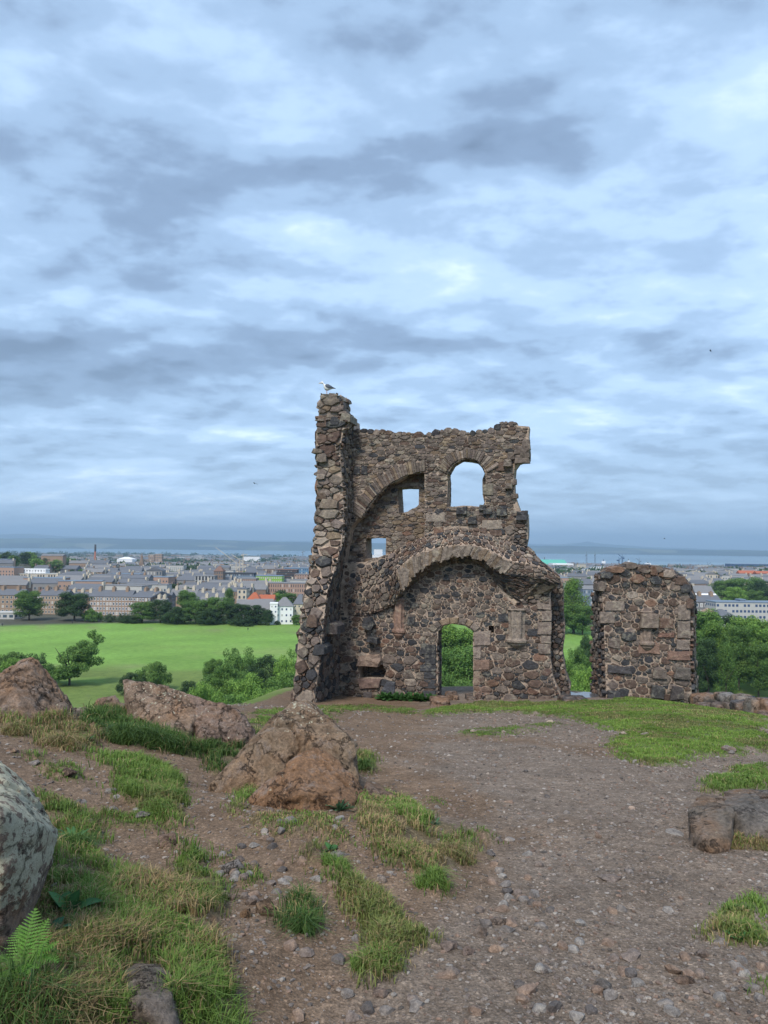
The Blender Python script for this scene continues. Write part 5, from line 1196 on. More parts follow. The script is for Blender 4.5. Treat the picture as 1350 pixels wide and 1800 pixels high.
def leaf_mesh(name, Ln, Wd, bend, col, seg=5, lobes=0):
    V = []; C = []; Fc = []
    for i in range(seg + 1):
        t = i / seg; w = Wd * math.sin(math.pi * min(1, t * .93 + .07)) ** .8 * (1 if not lobes else (.62 + .38 * (i % 2)))
        x = Ln * t * math.cos(bend * t * .6); z = Ln * (.55 * t - bend * t * t * .5)
        V += [(x, -w / 2, z + w * .12), (x, 0, z), (x, w / 2, z + w * .12)]; C += [col, tuple(c * 1.4 for c in col), col]
        if i:
            b = 3 * i; Fc += [[b - 3, b - 2, b + 1, b], [b - 2, b - 1, b + 2, b + 1]]
    return mesh_np(name, V, Fc, True, cols=np.array(C))
def rosette(u, v, Ln, n, col, label, cat='weed', Wd=.22, lobes=0, grp=None, tilt=.25, Y=None):
    if Y is None: x, y, z = hit(u, v)
    else:
        q = P(u, v, Y); x, y = q.x, q.y; z = g1(x, y)
    root = empty('leafy_weed', (x, y, z), label, cat, grp); base = [leaf_mesh('leaf', Ln * k, Ln * Wd, b, tuple(c * s for c in col), 8 if lobes else 5, lobes) for k, b, s in ((1, .7, 1), (.8, .4, 1.2), (.6, .1, .85))]
    for i in range(n):
        o = link('leaf', base[i % 3], M['grass'], root); o.rotation_euler = (random.uniform(-.2, .2), random.uniform(-.5, .35) - tilt * (i % 3 == 2), i * 2.4 + random.uniform(-.3, .3)); s = random.uniform(.75, 1.15); o.scale = (s, s, s)
rosette(597, 1426, .125, 18, (.06,.125,.06), 'spiky thistle rosette growing under the lower domed boulder', Wd=.24, lobes=1)
rosette(765, 1452, .06, 9, (.055,.115,.06), 'small thistle seedling in the dead grass on the earth mound', Wd=.3, lobes=1)
rosette(130, 1480, .13, 16, (.05,.12,.04), 'thistle rosette in the bushy clump right of the lichen-crusted boulder', Wd=.26, lobes=1)
rosette(118, 1610, .13, 14, (.05,.14,.045), 'broad-leaved dock plant beside the fern on the left', Wd=.42)
rosette(85, 1650, .10, 10, (.06,.15,.08), 'blue-green broad leaves at the right side of the fern', Wd=.5)
rosette(580, 1495, .06, 9, (.05,.13,.04), 'small broad-leaved plant in the narrow grass strip', Wd=.5)
rosette(155, 1305, .10, 10, (.035,.09,.03), 'dark leafy weed between the left humped boulder and the flat-topped rock', Wd=.4)
rosette(1300, 1655, .07, 10, (.07,.18,.06), 'low broad-leaved weed in the grass at the lower right edge', Wd=.4)
for i, (u, v) in enumerate(((672,1237),(685,1238),(697,1236),(706,1240),(720,1243),(733,1244),(742,1247),(756,1240))):
    rosette(u, v, .34, 18, (.05,.12,.035), ('first', 'second', 'third', 'fourth', 'fifth', 'sixth', 'seventh', 'eighth')[i] + ' clump from the left in the dark nettles at the foot of the wall', 'weed', .35, grp='nettles at the foot of the wall', tilt=.5, Y=20.0 - (u - 740) * .004)

def build_fern():
    x, y, z = hit(52, 1712); x, y, z = P(35, 1705, 2.28); root = empty('fern', (x, y, z), 'bright green fern growing under the lichen-crusted boulder at the bottom left', 'fern')
    def frond(Ln, bend):
        V = []; Fc = []; C = []
        def quad(a, b, c, d, col): k = len(V); V.extend([a, b, c, d]); Fc.append([k, k + 1, k + 2, k + 3]); C.extend([col] * 4)
        cen = lambda t: Vector((Ln * t * (1 - .25 * bend * t), 0, Ln * (.5 * t - bend * .55 * t * t)))
        g = (.12, .27, .045)
        for i in range(17):
            t0, t1 = i / 17, (i + 1) / 17; a, b = cen(t0), cen(t1); s = Vector((0, .0016 * (1.2 - t0), 0)); quad(a - s, a + s, b + s, b - s, (.1, .16, .04))
            if i < 2: continue
            pl = Ln * .30 * math.sin(math.pi * (t0 * .85 + .16)) * random.uniform(.82, 1.1); d = (b - a).normalized()
            for sd in (-1, 1):
                o = Vector((.35, sd, -.12)).normalized()
                for k in range(6):       # each pinna is a row of little lobes
                    p0 = a + o * pl * k / 6; p1 = a + o * pl * (k + .85) / 6; w = Ln * .030 * (1 - k / 7.5)
                    q = random.uniform(.8, 1.15); quad(p0 - d * w, p0 + d * w * .3, p1 + d * w * .9, p1 - d * w * .5, tuple(c * q for c in g))
        return mesh_np('frond', [tuple(v) for v in V], Fc, True, cols=np.array(C))
    for i, (az, Ln, be, el) in enumerate(((.15,.23,.5,.35),(1.1,.24,.4,.55),(2.0,.22,.5,.5),(-.6,.19,.7,.2),(-1.2,.18,.9,.15),(2.9,.17,.8,.2),(.6,.2,.5,.45),(-.1,.26,1.1,.35),(.35,.24,1.2,.55),(-.9,.22,1.2,.45),(-2.0,.15,.9,.1),(1.5,.26,.3,.7))):
        o = link('frond', frond(Ln * .66, be), M['grass'], root); o.rotation_euler = (random.uniform(-.2, .2), -el, az)
build_fern()

# ------------------------------------------------------------------ trees and shrubs
def crown_mesh(seed, nl, clumps, size, squash=.8, core=True, hollow=.35):
    """leaf-cluster faces spread through overlapping clumps; height 1, base at z=0"""
    rg = np.random.RandomState(seed); V = []; C = []
    wts = np.array([c[3] ** 2 for c in clumps]); wts = wts / wts.sum()
    for (cx, cy, cz, cr), w in zip(clumps, wts):
        n = int(nl * w) + 4
        d = rg.randn(n, 3); d /= np.linalg.norm(d, axis=1)[:, None]
        rad = cr * (hollow + (1 - hollow) * rg.rand(n) ** .45) * (1 + .20 * fbm(d[:, 0] * 3 + cx * 9, d[:, 1] * 3 + cz * 7, d[:, 2] * 3, 3, seed))
        p = d * rad[:, None] * [1, 1, squash] + [cx, cy, cz]
        nn = d + rg.randn(n, 3) * .55 + [0, 0, .35]; nn /= np.linalg.norm(nn, axis=1)[:, None]
        a = np.cross(nn, rg.randn(n, 3)); a /= np.linalg.norm(a, axis=1)[:, None]; b = np.cross(nn, a)
        s = size * (.55 + .8 * rg.rand(n))[:, None]
        q = np.stack([p - a * s, p - b * s * .5, p + a * s, p + b * s * .5], 1); V.append(q)
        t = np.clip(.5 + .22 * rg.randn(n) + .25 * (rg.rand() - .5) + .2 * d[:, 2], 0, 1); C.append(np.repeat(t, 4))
    V = np.concatenate(V).reshape(-1, 3); V[:, 2] = np.maximum(V[:, 2], .005); C = np.concatenate(C)
    n = len(V) // 4; Fq = np.arange(n * 4).reshape(n, 4)
    return mesh_np('crown', V, Fq, False, cols=np.stack([C, C, C], 1))
def trunk_mesh(seed, h, r, limbs=5, spread=.3, top=.75):
    rnd = random.Random(seed); V = []; Fc = []
    def limb(a, b, ra, rb, k=6):
        a, b = Vector(a), Vector(b); d = (b - a).normalized(); s = d.cross(Vector((.3, 1, .2))).normalized(); t = d.cross(s); o = len(V)
        for p, r_ in ((a, ra), (a.lerp(b, .5) + s * rnd.uniform(-.02, .02), (ra + rb) / 2), (b, rb)):
            for i in range(k): an = 6.283 * i / k; V.append(tuple(p + (s * math.cos(an) + t * math.sin(an)) * r_))
        for j in (0, 1):
            for i in range(k): x, y = o + j * k + i, o + j * k + (i + 1) % k; Fc.append([x, y, y + k, x + k])
    limb((0, 0, -.05), (0, 0, h), r, r * .7)
    for i in range(limbs):
        a = 6.283 * i / limbs + rnd.random(); e = (math.cos(a) * spread * rnd.uniform(.6, 1), math.sin(a) * spread * rnd.uniform(.6, 1), h + (top - h) * rnd.uniform(.5, 1))
        limb((0, 0, h * rnd.uniform(.8, 1)), e, r * .6, r * .15, 5)
    return mesh_np('trunk', V, Fc, True)
def clumps(kind, seed):
    rnd = random.Random(seed); o = []
    if kind == 'round':
        for i in range(75):
            a = rnd.random() * 6.28; zz = rnd.uniform(.18, .90); q = math.sqrt(max(.03, 1 - ((zz - .50) / .46) ** 2)) * .34
            r_ = rnd.uniform(.07, .13); o.append((math.cos(a) * q * rnd.uniform(.35, 1.05), math.sin(a) * q * rnd.uniform(.35, 1.05), min(zz, .985 - r_ * .8), r_))
        o.append((0, 0, .5, .24)); o.append((.05, 0, .68, .2))
    if kind == 'bush':
        for i in range(85):
            a = rnd.random() * 6.28; q = math.sqrt(rnd.random()) * .66; top = .86 * math.sqrt(max(.04, 1 - (q / .72) ** 2)); zz = top * rnd.uniform(.25, 1.0); r_ = rnd.uniform(.08, .15)
            o.append((math.cos(a) * q, math.sin(a) * q, min(max(zz, r_ * .5), .98 - r_ * .75), r_))
        o.append((0, 0, .3, .4)); o.append((.2, .1, .25, .3)); o.append((-.2, -.1, .25, .3))
    if kind == 'tall':
        for i in range(70):
            a = rnd.random() * 6.28; zz = rnd.uniform(.10, .93); q = max(.03, math.sin(math.pi * min(1, (zz * .92 + .08)) ** .8)) * .27; r_ = rnd.uniform(.06, .11)
            o.append((math.cos(a) * q * rnd.uniform(.2, 1), math.sin(a) * q * rnd.uniform(.2, 1), min(zz, .99 - r_), r_))
        for zz in (.3, .5, .7): o.append((0, 0, zz, .16))
    if kind == 'lean':
        for i in range(62):
            t = rnd.random() ** .8; r_ = rnd.uniform(.065, .12); a = rnd.random() * 6.28; sp = .10 + .08 * rnd.random()
            o.append((-.26 + .64 * t + math.cos(a) * sp, math.sin(a) * .2, .13 + .72 * t * rnd.uniform(.25, 1.05), r_))
        for p in ((.36, 0, .90, .08), (.42, .05, .84, .07), (.40, 0, .95, .05), (.1, 0, .6, .13), (-.1, 0, .5, .14), (.2, 0, .72, .1), (-.4, 0, .30, .13), (-.45, .1, .22, .13), (.22, .1, .40, .09), (.1, 0, .3, .1)): o.append(p)
    return o
PROTO = {}
def proto(kind, i, nl, size, **k):
    PROTO[(kind, i)] = (crown_mesh(500 + i * 7 + len(kind), nl, clumps(kind, i + 3), size, **k), trunk_mesh(i + 50, .30, .022, 6, .26) if kind != 'bush' else trunk_mesh(i + 50, .1, .02, 6, .4, .6))
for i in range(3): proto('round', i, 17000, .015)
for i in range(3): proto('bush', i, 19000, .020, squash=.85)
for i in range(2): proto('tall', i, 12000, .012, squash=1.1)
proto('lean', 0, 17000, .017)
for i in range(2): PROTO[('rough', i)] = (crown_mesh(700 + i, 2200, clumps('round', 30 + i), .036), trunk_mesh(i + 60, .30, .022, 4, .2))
_tr = random.Random(4)
def tree(u, vt, vb, Y, kind, mat, label, wpx=None, cat='tree', grp=None, i=0, name=None, sink=0, rz=None):
    """a tree at depth Y whose top and foot are seen at vt and vb; it stands on the ground"""
    t = P(u, vt, Y); gz = g1(t.x, Y) - sink; h = max(1.0, t.z - gz)
    cr, tr = PROTO[(kind, i % (3 if kind in ('round', 'bush') else 1 if kind == 'lean' else 2))]
    root = empty(name or ('shrub' if kind == 'bush' else 'tree'), (t.x, Y, gz), label, cat, grp)
    root.rotation_euler = (0, 0, _tr.uniform(-3.1, 3.1) if rz is None else rz)
    w0 = {'round': .74, 'bush': 1.45, 'tall': .58, 'lean': 1.0, 'rough': .74}[kind]
    sw = (wpx / F * Y / w0) if wpx else h; root.scale = (sw, sw, h)
    o = link('crown', cr, None, root)
    if not cr.materials: cr.materials.append(M[mat])
    o.material_slots[0].link = 'OBJECT'; o.material_slots[0].material = M[mat]
    o2 = link('trunk', tr, M['bark'], root)
    return root
def plant_trees():
    # on the slope and at the foot of the hill
    T = [(125,1105,1195,235,'lean','leaf_mid','airy leaning tree with feathery crown at the foot of the hill',100,0),
         (12,1135,1180,232,'bush','leaf_mid','rounded green shrub mass left of the leaning tree',100,0),(30,1150,1190,225,'bush','leaf_bright','lighter shrub in front of the leaning tree, behind the left humped boulder',80,1),(62,1140,1190,238,'bush','leaf_dark','dark shrub close to the left side of the leaning tree',60,2),
         (270,1153,1205,228,'bush','leaf_mid','compact round shrub on the field edge behind the ridge-backed boulder',66,0),(235,1178,1210,222,'bush','leaf_dark','small dark shrub at the left side of the compact round shrub',60,1),
         (420,1127,1200,232,'bush','leaf_mid','tall round-topped bush left of the chapel, highest of its thicket',92,2),(376,1155,1195,226,'round','leaf_mid','small round-headed tree at the left end of the thicket beside the chapel',40,0),
         (472,1146,1240,222,'bush','leaf_dark','dark bush between the tall round-topped bush and the chapel',110,1),(345,1188,1235,205,'bush','leaf_dark','low dark bush at the left foot of the thicket beside the chapel',80,0),
         (385,1183,1250,196,'bush','leaf_bright','bright yellow-green bush at the front left of the thicket beside the chapel',110,2),(445,1172,1255,190,'bush','leaf_bright','largest bright green bush in front of the chapel corner',130,0),
         (505,1172,1255,196,'bush','leaf_mid','bright bush pressed against the left corner of the chapel',110,1),(515,1128,1200,215,'bush','leaf_bright','pale green bush half hidden by the chapel corner, at field level',90,2),(490,1205,1260,172,'bush','leaf_bright','low green bush at the crest beside the chapel corner',120,0),(405,1212,1262,176,'bush','leaf_mid','low bright bush at the crest between the boulders and the chapel',120,1),
         (360,1190,1250,168,'bush','leaf_bright','rounded bright bush at the crest just right of the ridge-backed boulder',100,1),(460,1195,1255,160,'bush','leaf_bright','dense bright bush low at the crest, middle of the thicket',130,2),(520,1190,1255,165,'bush','leaf_bright','dense bright bush low against the chapel corner',110,0),(400,1160,1240,205,'bush','leaf_mid','mid green bush in the body of the thicket left of the chapel',110,1),
         # through the doorway
         (802,1088,1235,226,'round','leaf_bright','bright leafy tree filling the upper part of the doorway',110,0),(812,1128,1240,205,'round','leaf_mid','darker leafy tree filling the lower part of the doorway',100,1),(775,1125,1240,210,'bush','leaf_mid','leafy bush behind the left jamb of the doorway',100,2),(800,1165,1240,180,'bush','leaf_mid','green bush low down in the doorway',120,0),
         # gap between chapel and pier
         (1008,1013,1112,400,'tall','leaf_bright','tall pale poplar-like tree seen in the gap between chapel and pier',66,0),(1024,1060,1112,392,'round','leaf_mid','round green tree at the right foot of the tall pale tree in the gap',52,1),(985,1060,1112,396,'round','leaf_mid','round green tree half hidden behind the right end of the chapel',50,2),
         (1036,1108,1165,290,'bush','leaf_dark','dark bush against the left side of the pier',48,0),(1015,1130,1215,225,'bush','leaf_mid','green bush low in the gap between chapel and pier',80,1),(1000,1145,1215,205,'bush','leaf_bright','bright bush low in the gap close to the chapel wall',80,2),(1032,1152,1218,195,'bush','leaf_bright','bright bush low in the gap close to the pier',80,0),
         # right hand wood
         (1232,1063,1195,262,'round','leaf_mid','broad tree immediately right of the pier',86,0),(1262,1085,1200,245,'round','leaf_bright','bright full tree second from the pier',74,1),(1243,1118,1200,232,'round','leaf_dark','darker small tree in front, nearest the pier',56,2),
         (1296,1095,1202,240,'round','leaf_mid','full tree with visible trunk in the front row right of the pier',66,2),(1275,1125,1203,228,'tall','leaf_mid','slim tree in the front row right of the pier',44,1),(1318,1075,1195,262,'round','leaf_bright','light green domed tree behind the front row at the right',80,0),
         (1345,1090,1200,248,'round','leaf_bright','light green domed tree at the right edge of the picture',76,1),(1332,1125,1200,232,'round','leaf_mid','mid green tree at the right edge, front row',60,0),(1380,1080,1200,250,'round','leaf_mid','tree just beyond the right edge of the picture',80,2),(1300,1078,1180,285,'round','leaf_dark','dark tree behind the front row at the right',70,1),(1222,1110,1190,270,'bush','leaf_dark','dark undergrowth behind the pier',60,1),
         (1215,1168,1205,236,'bush','leaf_dark','low dark bush behind the right side of the pier',60,0),
         # big trees beyond the flats on the right
         (1275,1015,1058,640,'round','leaf_mid','large dark tree left in the park beyond the long flats',62,0),(1310,1012,1056,660,'round','leaf_mid','large tree in the middle of the park beyond the long flats',66,1),(1345,1018,1058,620,'round','leaf_dark','large dark tree at the right edge beyond the long flats',56,2),(1292,1030,1060,560,'round','leaf_bright','brighter tree in front of the park trees beyond the long flats',44,2),(1325,1035,1060,570,'round','leaf_mid','green tree just behind the roof of the long flats',44,0),
         # field edge at the left
         (53,1035,1087,434,'round','leaf_mid','full round street tree in front of the tenements at the left',58,0),(133,1038,1087,436,'round','leaf_dark','dark spreading tree in front of the tenements',62,1),(163,1065,1088,432,'bush','leaf_mid','shrub right of the dark spreading tree',36,0),(193,1077,1090,430,'bush','leaf_grey','pale low bush on the field edge, left one of two',24,1),(218,1075,1091,430,'bush','leaf_grey','pale low bush on the field edge, right one of two',28,2),
         (250,1055,1092,428,'round','leaf_mid','round tree at the left end of the dark belt on the field edge',48,1),(283,1052,1093,430,'round','leaf_dark','dark tree second from the left in the belt on the field edge',44,2),(312,1060,1095,424,'bush','leaf_dark','dark bushy tree in the belt, below the tall rounded one',56,0),
         (331,1034,1080,452,'round','leaf_mid','tall rounded tree rising behind the belt on the field edge',44,0),(345,1052,1095,428,'round','leaf_mid','full tree in the middle of the belt on the field edge',54,1),(382,1048,1096,430,'round','leaf_mid','broad tree right of the middle of the belt',56,2),(402,1032,1075,455,'tall','leaf_mid','tall narrow tree rising above the belt beside the grey roofs',34,0),
         (368,1066,1097,422,'bush','leaf_dark','dark low bush in front in the middle of the belt',60,1),(418,1058,1097,426,'round','leaf_dark','dark tree near the right end of the belt',50,0),(446,1062,1098,424,'round','leaf_dark','last full dark tree of the belt beside the white house',44,2),(468,1070,1099,422,'round','leaf_dark','small dark tree at the corner of the white house',26,1),(430,1075,1098,420,'bush','leaf_dark','low dark bush at the right end of the belt',60,2),
         (522,1080,1098,425,'round','leaf_mid','small round tree between the white house and the chapel',22,0),(488,1090,1098,424,'bush','leaf_dark','small bush at the foot of the white house',12,1),(485,1036,1058,520,'bush','leaf_bright','green bushes behind the orange roofs',50,0),(508,1040,1060,515,'round','leaf_mid','round tree behind the white house, near the chapel',34,1),(232,1080,1093,426,'bush','leaf_dark','low dark bush beside the pale pair on the field edge',40,0)]
    for t in T:
        u, vt, vb, Y, kind, mat, lab, w, i = t; tree(u, vt, vb, Y, kind, mat, lab, w, 'shrub' if kind == 'bush' else 'tree', None, i, rz=0 if kind == 'lean' else None)
    # mid-distance trees among the streets
    rnd = random.Random(9); n = 0
    for zi, (u0, u1, Y0, Y1, cnt, hh) in enumerate(((-20, 130, 900, 1350, 46, (12, 19)), (110, 560, 560, 1500, 85, (8, 15)), (120, 560, 1500, 3000, 50, (9, 15)), (930, 1400, 560, 1500, 50, (8, 15)), (1180, 1400, 700, 1100, 24, (10, 16)), (1100, 1400, 1500, 2600, 20, (9, 14)))):
        for _ in range(cnt):
            u = rnd.uniform(u0, u1); Y = math.exp(rnd.uniform(math.log(Y0), math.log(Y1))); q = P(u, 1000, Y); gz = g1(q.x, Y); h = rnd.uniform(*hh)
            k, i = ('rough', rnd.randrange(2)); cr, tr = PROTO[(k, i)]
            root = empty('tree', (q.x, Y, gz), ('%s tree %s' % (rnd.choice(['dark green', 'mid green', 'rounded green', 'broad green']), ('in the wooded rise at the far left skyline', 'among the roofs left of the chapel, nearer streets', 'among the far roofs left of the chapel, toward the sea', 'among the roofs right of the chapel, nearer streets', 'in the park and gardens right of the pier', 'among the far roofs right of the chapel, toward the docks')[zi])), 'tree', 'trees among the far streets', rnd.uniform(0, 6)); s = h * rnd.uniform(.9, 1.5); root.scale = (s, s, h)
            o = link('crown', cr, None, root)
            if not cr.materials: cr.materials.append(M['leaf_mid'])
            o.material_slots[0].link = 'OBJECT'; o.material_slots[0].material = M[rnd.choice(['leaf_mid', 'leaf_dark', 'leaf_dark', 'leaf_bright'])]
            link('trunk', tr, M['bark'], root)
    # far woods that read as one mass
    rg = np.random.RandomState(8); n = 5200
    az = rg.uniform(-31, 31, n); sh = 6600 - 3300 * sstep(-22, 14, az); r = np.exp(rg.uniform(np.log(1300), np.log(sh - 120))); x, y = np.sin(np.radians(az)) * r, np.cos(np.radians(az)) * r
    dens = sstep(-.15, .35, fbm(x / 330, y / 330, o=3, seed=141) + .35 * sstep(-8, -24, az) - .15 * sstep(5, 14, az)); k = rg.rand(n) < dens; x, y, r = x[k], y[k], r[k]; n = len(x); z = G(x, y, False)
    m_ = 34; d = rg.randn(n, m_, 3); d /= np.linalg.norm(d, axis=2)[:, :, None]; R_ = rg.uniform(5, 10, n); c = np.stack([x, y, z + R_ * .8], 1)
    p = c[:, None] + d * R_[:, None, None] * [1.3, 1.3, .9]; a = rg.randn(n, m_, 3); b = rg.randn(n, m_, 3); s = (R_ * .38)[:, None, None]
    V = np.stack([p + a * s * .7, p + b * s * .7, p - (a + b) * s * .5], 2).reshape(-1, 3)
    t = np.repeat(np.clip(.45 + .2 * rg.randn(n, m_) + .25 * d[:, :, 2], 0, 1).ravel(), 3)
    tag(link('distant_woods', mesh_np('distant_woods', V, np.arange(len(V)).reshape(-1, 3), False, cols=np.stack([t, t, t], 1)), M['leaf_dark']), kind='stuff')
plant_trees()

# ------------------------------------------------------------------ the town
WALLS = {'sand': (.30, .215, .155), 'brown': (.20, .145, .11), 'grey': (.22, .215, .21), 'cream': (.52, .46, .36), 'white': (.74, .75, .76), 'pink': (.36, .245, .19), 'brick': (.26, .10, .065), 'dark': (.05, .055, .065), 'blue': (.12, .22, .33),
         'slate': (.12, .128, .145), 'slate2': (.18, .18, .185), 'orange': (.36, .11, .055), 'brownroof': (.17, .10, .075), 'lime': (.22, .42, .06), 'glass': (.06, .09, .12), 'pale': (.42, .42, .40), 'teal': (.10, .40, .30), 'navy': (.035, .07, .15), 'olive': (.25, .23, .08), 'yellow': (.5, .36, .1), 'bluegrey': (.16, .21, .27)}
for k_, c_ in WALLS.items(): M['b_' + k_] = plain(k_ + '_finish', c_, .75 if k_ != 'glass' else .25, .10, .4)
class MB:
    def __init__(s): s.V = []; s.F = []
    def box(s, x0, x1, y0, y1, z0, z1):
        b = len(s.V); s.V += [(x0,y0,z0),(x1,y0,z0),(x1,y1,z0),(x0,y1,z0),(x0,y0,z1),(x1,y0,z1),(x1,y1,z1),(x0,y1,z1)]
        s.F += [[b+i for i in f] for f in ((3,2,1,0),(4,5,6,7),(0,1,5,4),(1,2,6,5),(2,3,7,6),(3,0,4,7))]; return s
    def gable(s, x0, x1, y0, y1, z0, z1, ov=.3, hip=0):
        b = len(s.V); ym = (y0 + y1) / 2
        s.V += [(x0-ov,y0-ov,z0),(x1+ov,y0-ov,z0),(x1+ov,y1+ov,z0),(x0-ov,y1+ov,z0),(x0-ov+hip,ym,z1),(x1+ov-hip,ym,z1)]
        s.F += [[b+i for i in f] for f in ((3,2,1,0),(0,1,5,4),(2,3,4,5),(1,2,5),(3,0,4))]; return s
    def gable_x(s, x0, x1, y0, y1, z0, z1, ov=.3):   # ridge running away from the viewer
        b = len(s.V); xm = (x0 + x1) / 2
        s.V += [(x0-ov,y0-ov,z0),(x1+ov,y0-ov,z0),(x1+ov,y1+ov,z0),(x0-ov,y1+ov,z0),(xm,y0-ov,z1),(xm,y1+ov,z1)]
        s.F += [[b+i for i in f] for f in ((3,2,1,0),(0,1,4),(2,3,5),(1,2,5,4),(3,0,4,5))]; return s
    def bar(s, a, b, r):
        a, b = Vector(a), Vector(b); d = (b - a).normalized(); u = d.cross(Vector((.1, .2, 1) if abs(d.z) < .9 else (1, 0, 0))).normalized() * r; v = d.cross(u).normalized() * r; o = len(s.V)
        for p in (a, b):
            for q in (u + v, v - u, -u - v, u - v): s.V.append(tuple(p + q))
        s.F += [[o+i for i in f] for f in ((0,1,5,4),(1,2,6,5),(2,3,7,6),(3,0,4,7),(3,2,1,0),(4,5,6,7))]; return s
    def build(s, name, mat, parent=None, smooth=False): return link(name, mesh_np(name, s.V, s.F, smooth), mat, parent)
def at_ground(u, Y, yaw=0):
    q = P(u, 1000, Y); return Vector((q.x, Y, g1(q.x, Y)))
def building(label, u0, u1, vt, Y, depth, wall, roof, rtype='gable', vr=None, floors=3, bays=8, cat='building', yaw=0, chim=0, wcol='glass', frame=None, ws=(.42, .5), name='building', chcol='sand', face='front', band=None, grp=None):
    """a block whose front spans u0..u1 at depth Y, its eaves seen at vt and its ridge at vr"""
    um = (u0 + u1) / 2; g = at_ground(um, Y); w = (u1 - u0) / F * Y / math.cos(yaw); e = P(um, vt, Y).z - g.z; rh = (P(um, vr, Y).z - g.z) if vr else e
    root = empty(name, (g.x, g.y, g.z), label, cat, grp, yaw)
    MB().box(-w/2, w/2, 0, depth, -4, e).build('wall', M['b_' + wall], root)
    r_ = MB()
    if rtype == 'gable': r_.gable(-w/2, w/2, 0, depth, e + .01, rh, .4)
    elif rtype == 'gablex': r_.gable_x(-w/2, w/2, 0, depth, e + .01, rh, .4)
    elif rtype == 'hip': r_.gable(-w/2, w/2, 0, depth, e + .01, rh, .4, min(w, depth) * .45)
    else: r_.box(-w/2-.2, w/2+.2, -.2, depth+.2, e + .01, e + .6)
    ro = r_.build('roof', M['b_' + roof], root)
    if floors and bays:
        m_ = MB(); bl_ = MB(); wr = random.Random(int(u0 * 7 + Y)); fr_ = MB(); H = e / floors; B = w / bays
        for f in range(floors):
            for b in range(bays):
                x = -w/2 + B * (b + .5); z = H * (f + .52); hw, hh = B * ws[0] / 2, H * ws[1] / 2
                (bl_ if wr.random() < .22 else m_).box(x - hw, x + hw, -.06, .05, z - hh, z + hh)
                if frame: fr_.box(x - hw - .22, x + hw + .22, -.03, .05, z - hh - .22, z + hh + .22)
        nb = max(1, int(depth / B)) if depth / B < 20 else 0
        for f in range(floors):
            for b in range(nb):
                y = depth * (b + .5) / nb; z = H * (f + .52)
                for sx in (-1, 1): m_.box(sx * w/2 - .05, sx * w/2 + .05, y - B * ws[0] / 2, y + B * ws[0] / 2, z - H * ws[1] / 2, z + H * ws[1] / 2)
        o = m_.build('window_panes', M['b_' + wcol], root); o['kind'] = 'stuff'
        if bl_.V: o = bl_.build('window_blinds', M['b_pale'], root); o['kind'] = 'stuff'
        if frame: o = fr_.build('window_surrounds', M['b_' + frame], root); o['kind'] = 'stuff'
    for i in range(chim):
        x = -w/2 + w * (i + .5) / chim; c = MB().box(x - .9, x + .9, depth/2 - 1.6, depth/2 + 1.6, e * .9, rh + 1.8)
        for k in range(4): c.box(x - .2, x + .2, depth/2 - 1.3 + k * .75, depth/2 - .95 + k * .75, rh + 1.8, rh + 2.5)
        c.build('chimney', M['b_' + chcol], ro)
    if band: MB().box(-w/2 - .1, w/2 + .1, -.15, depth + .1, e - .8, e + .3).build('cornice', M['b_' + band], root)
    return root
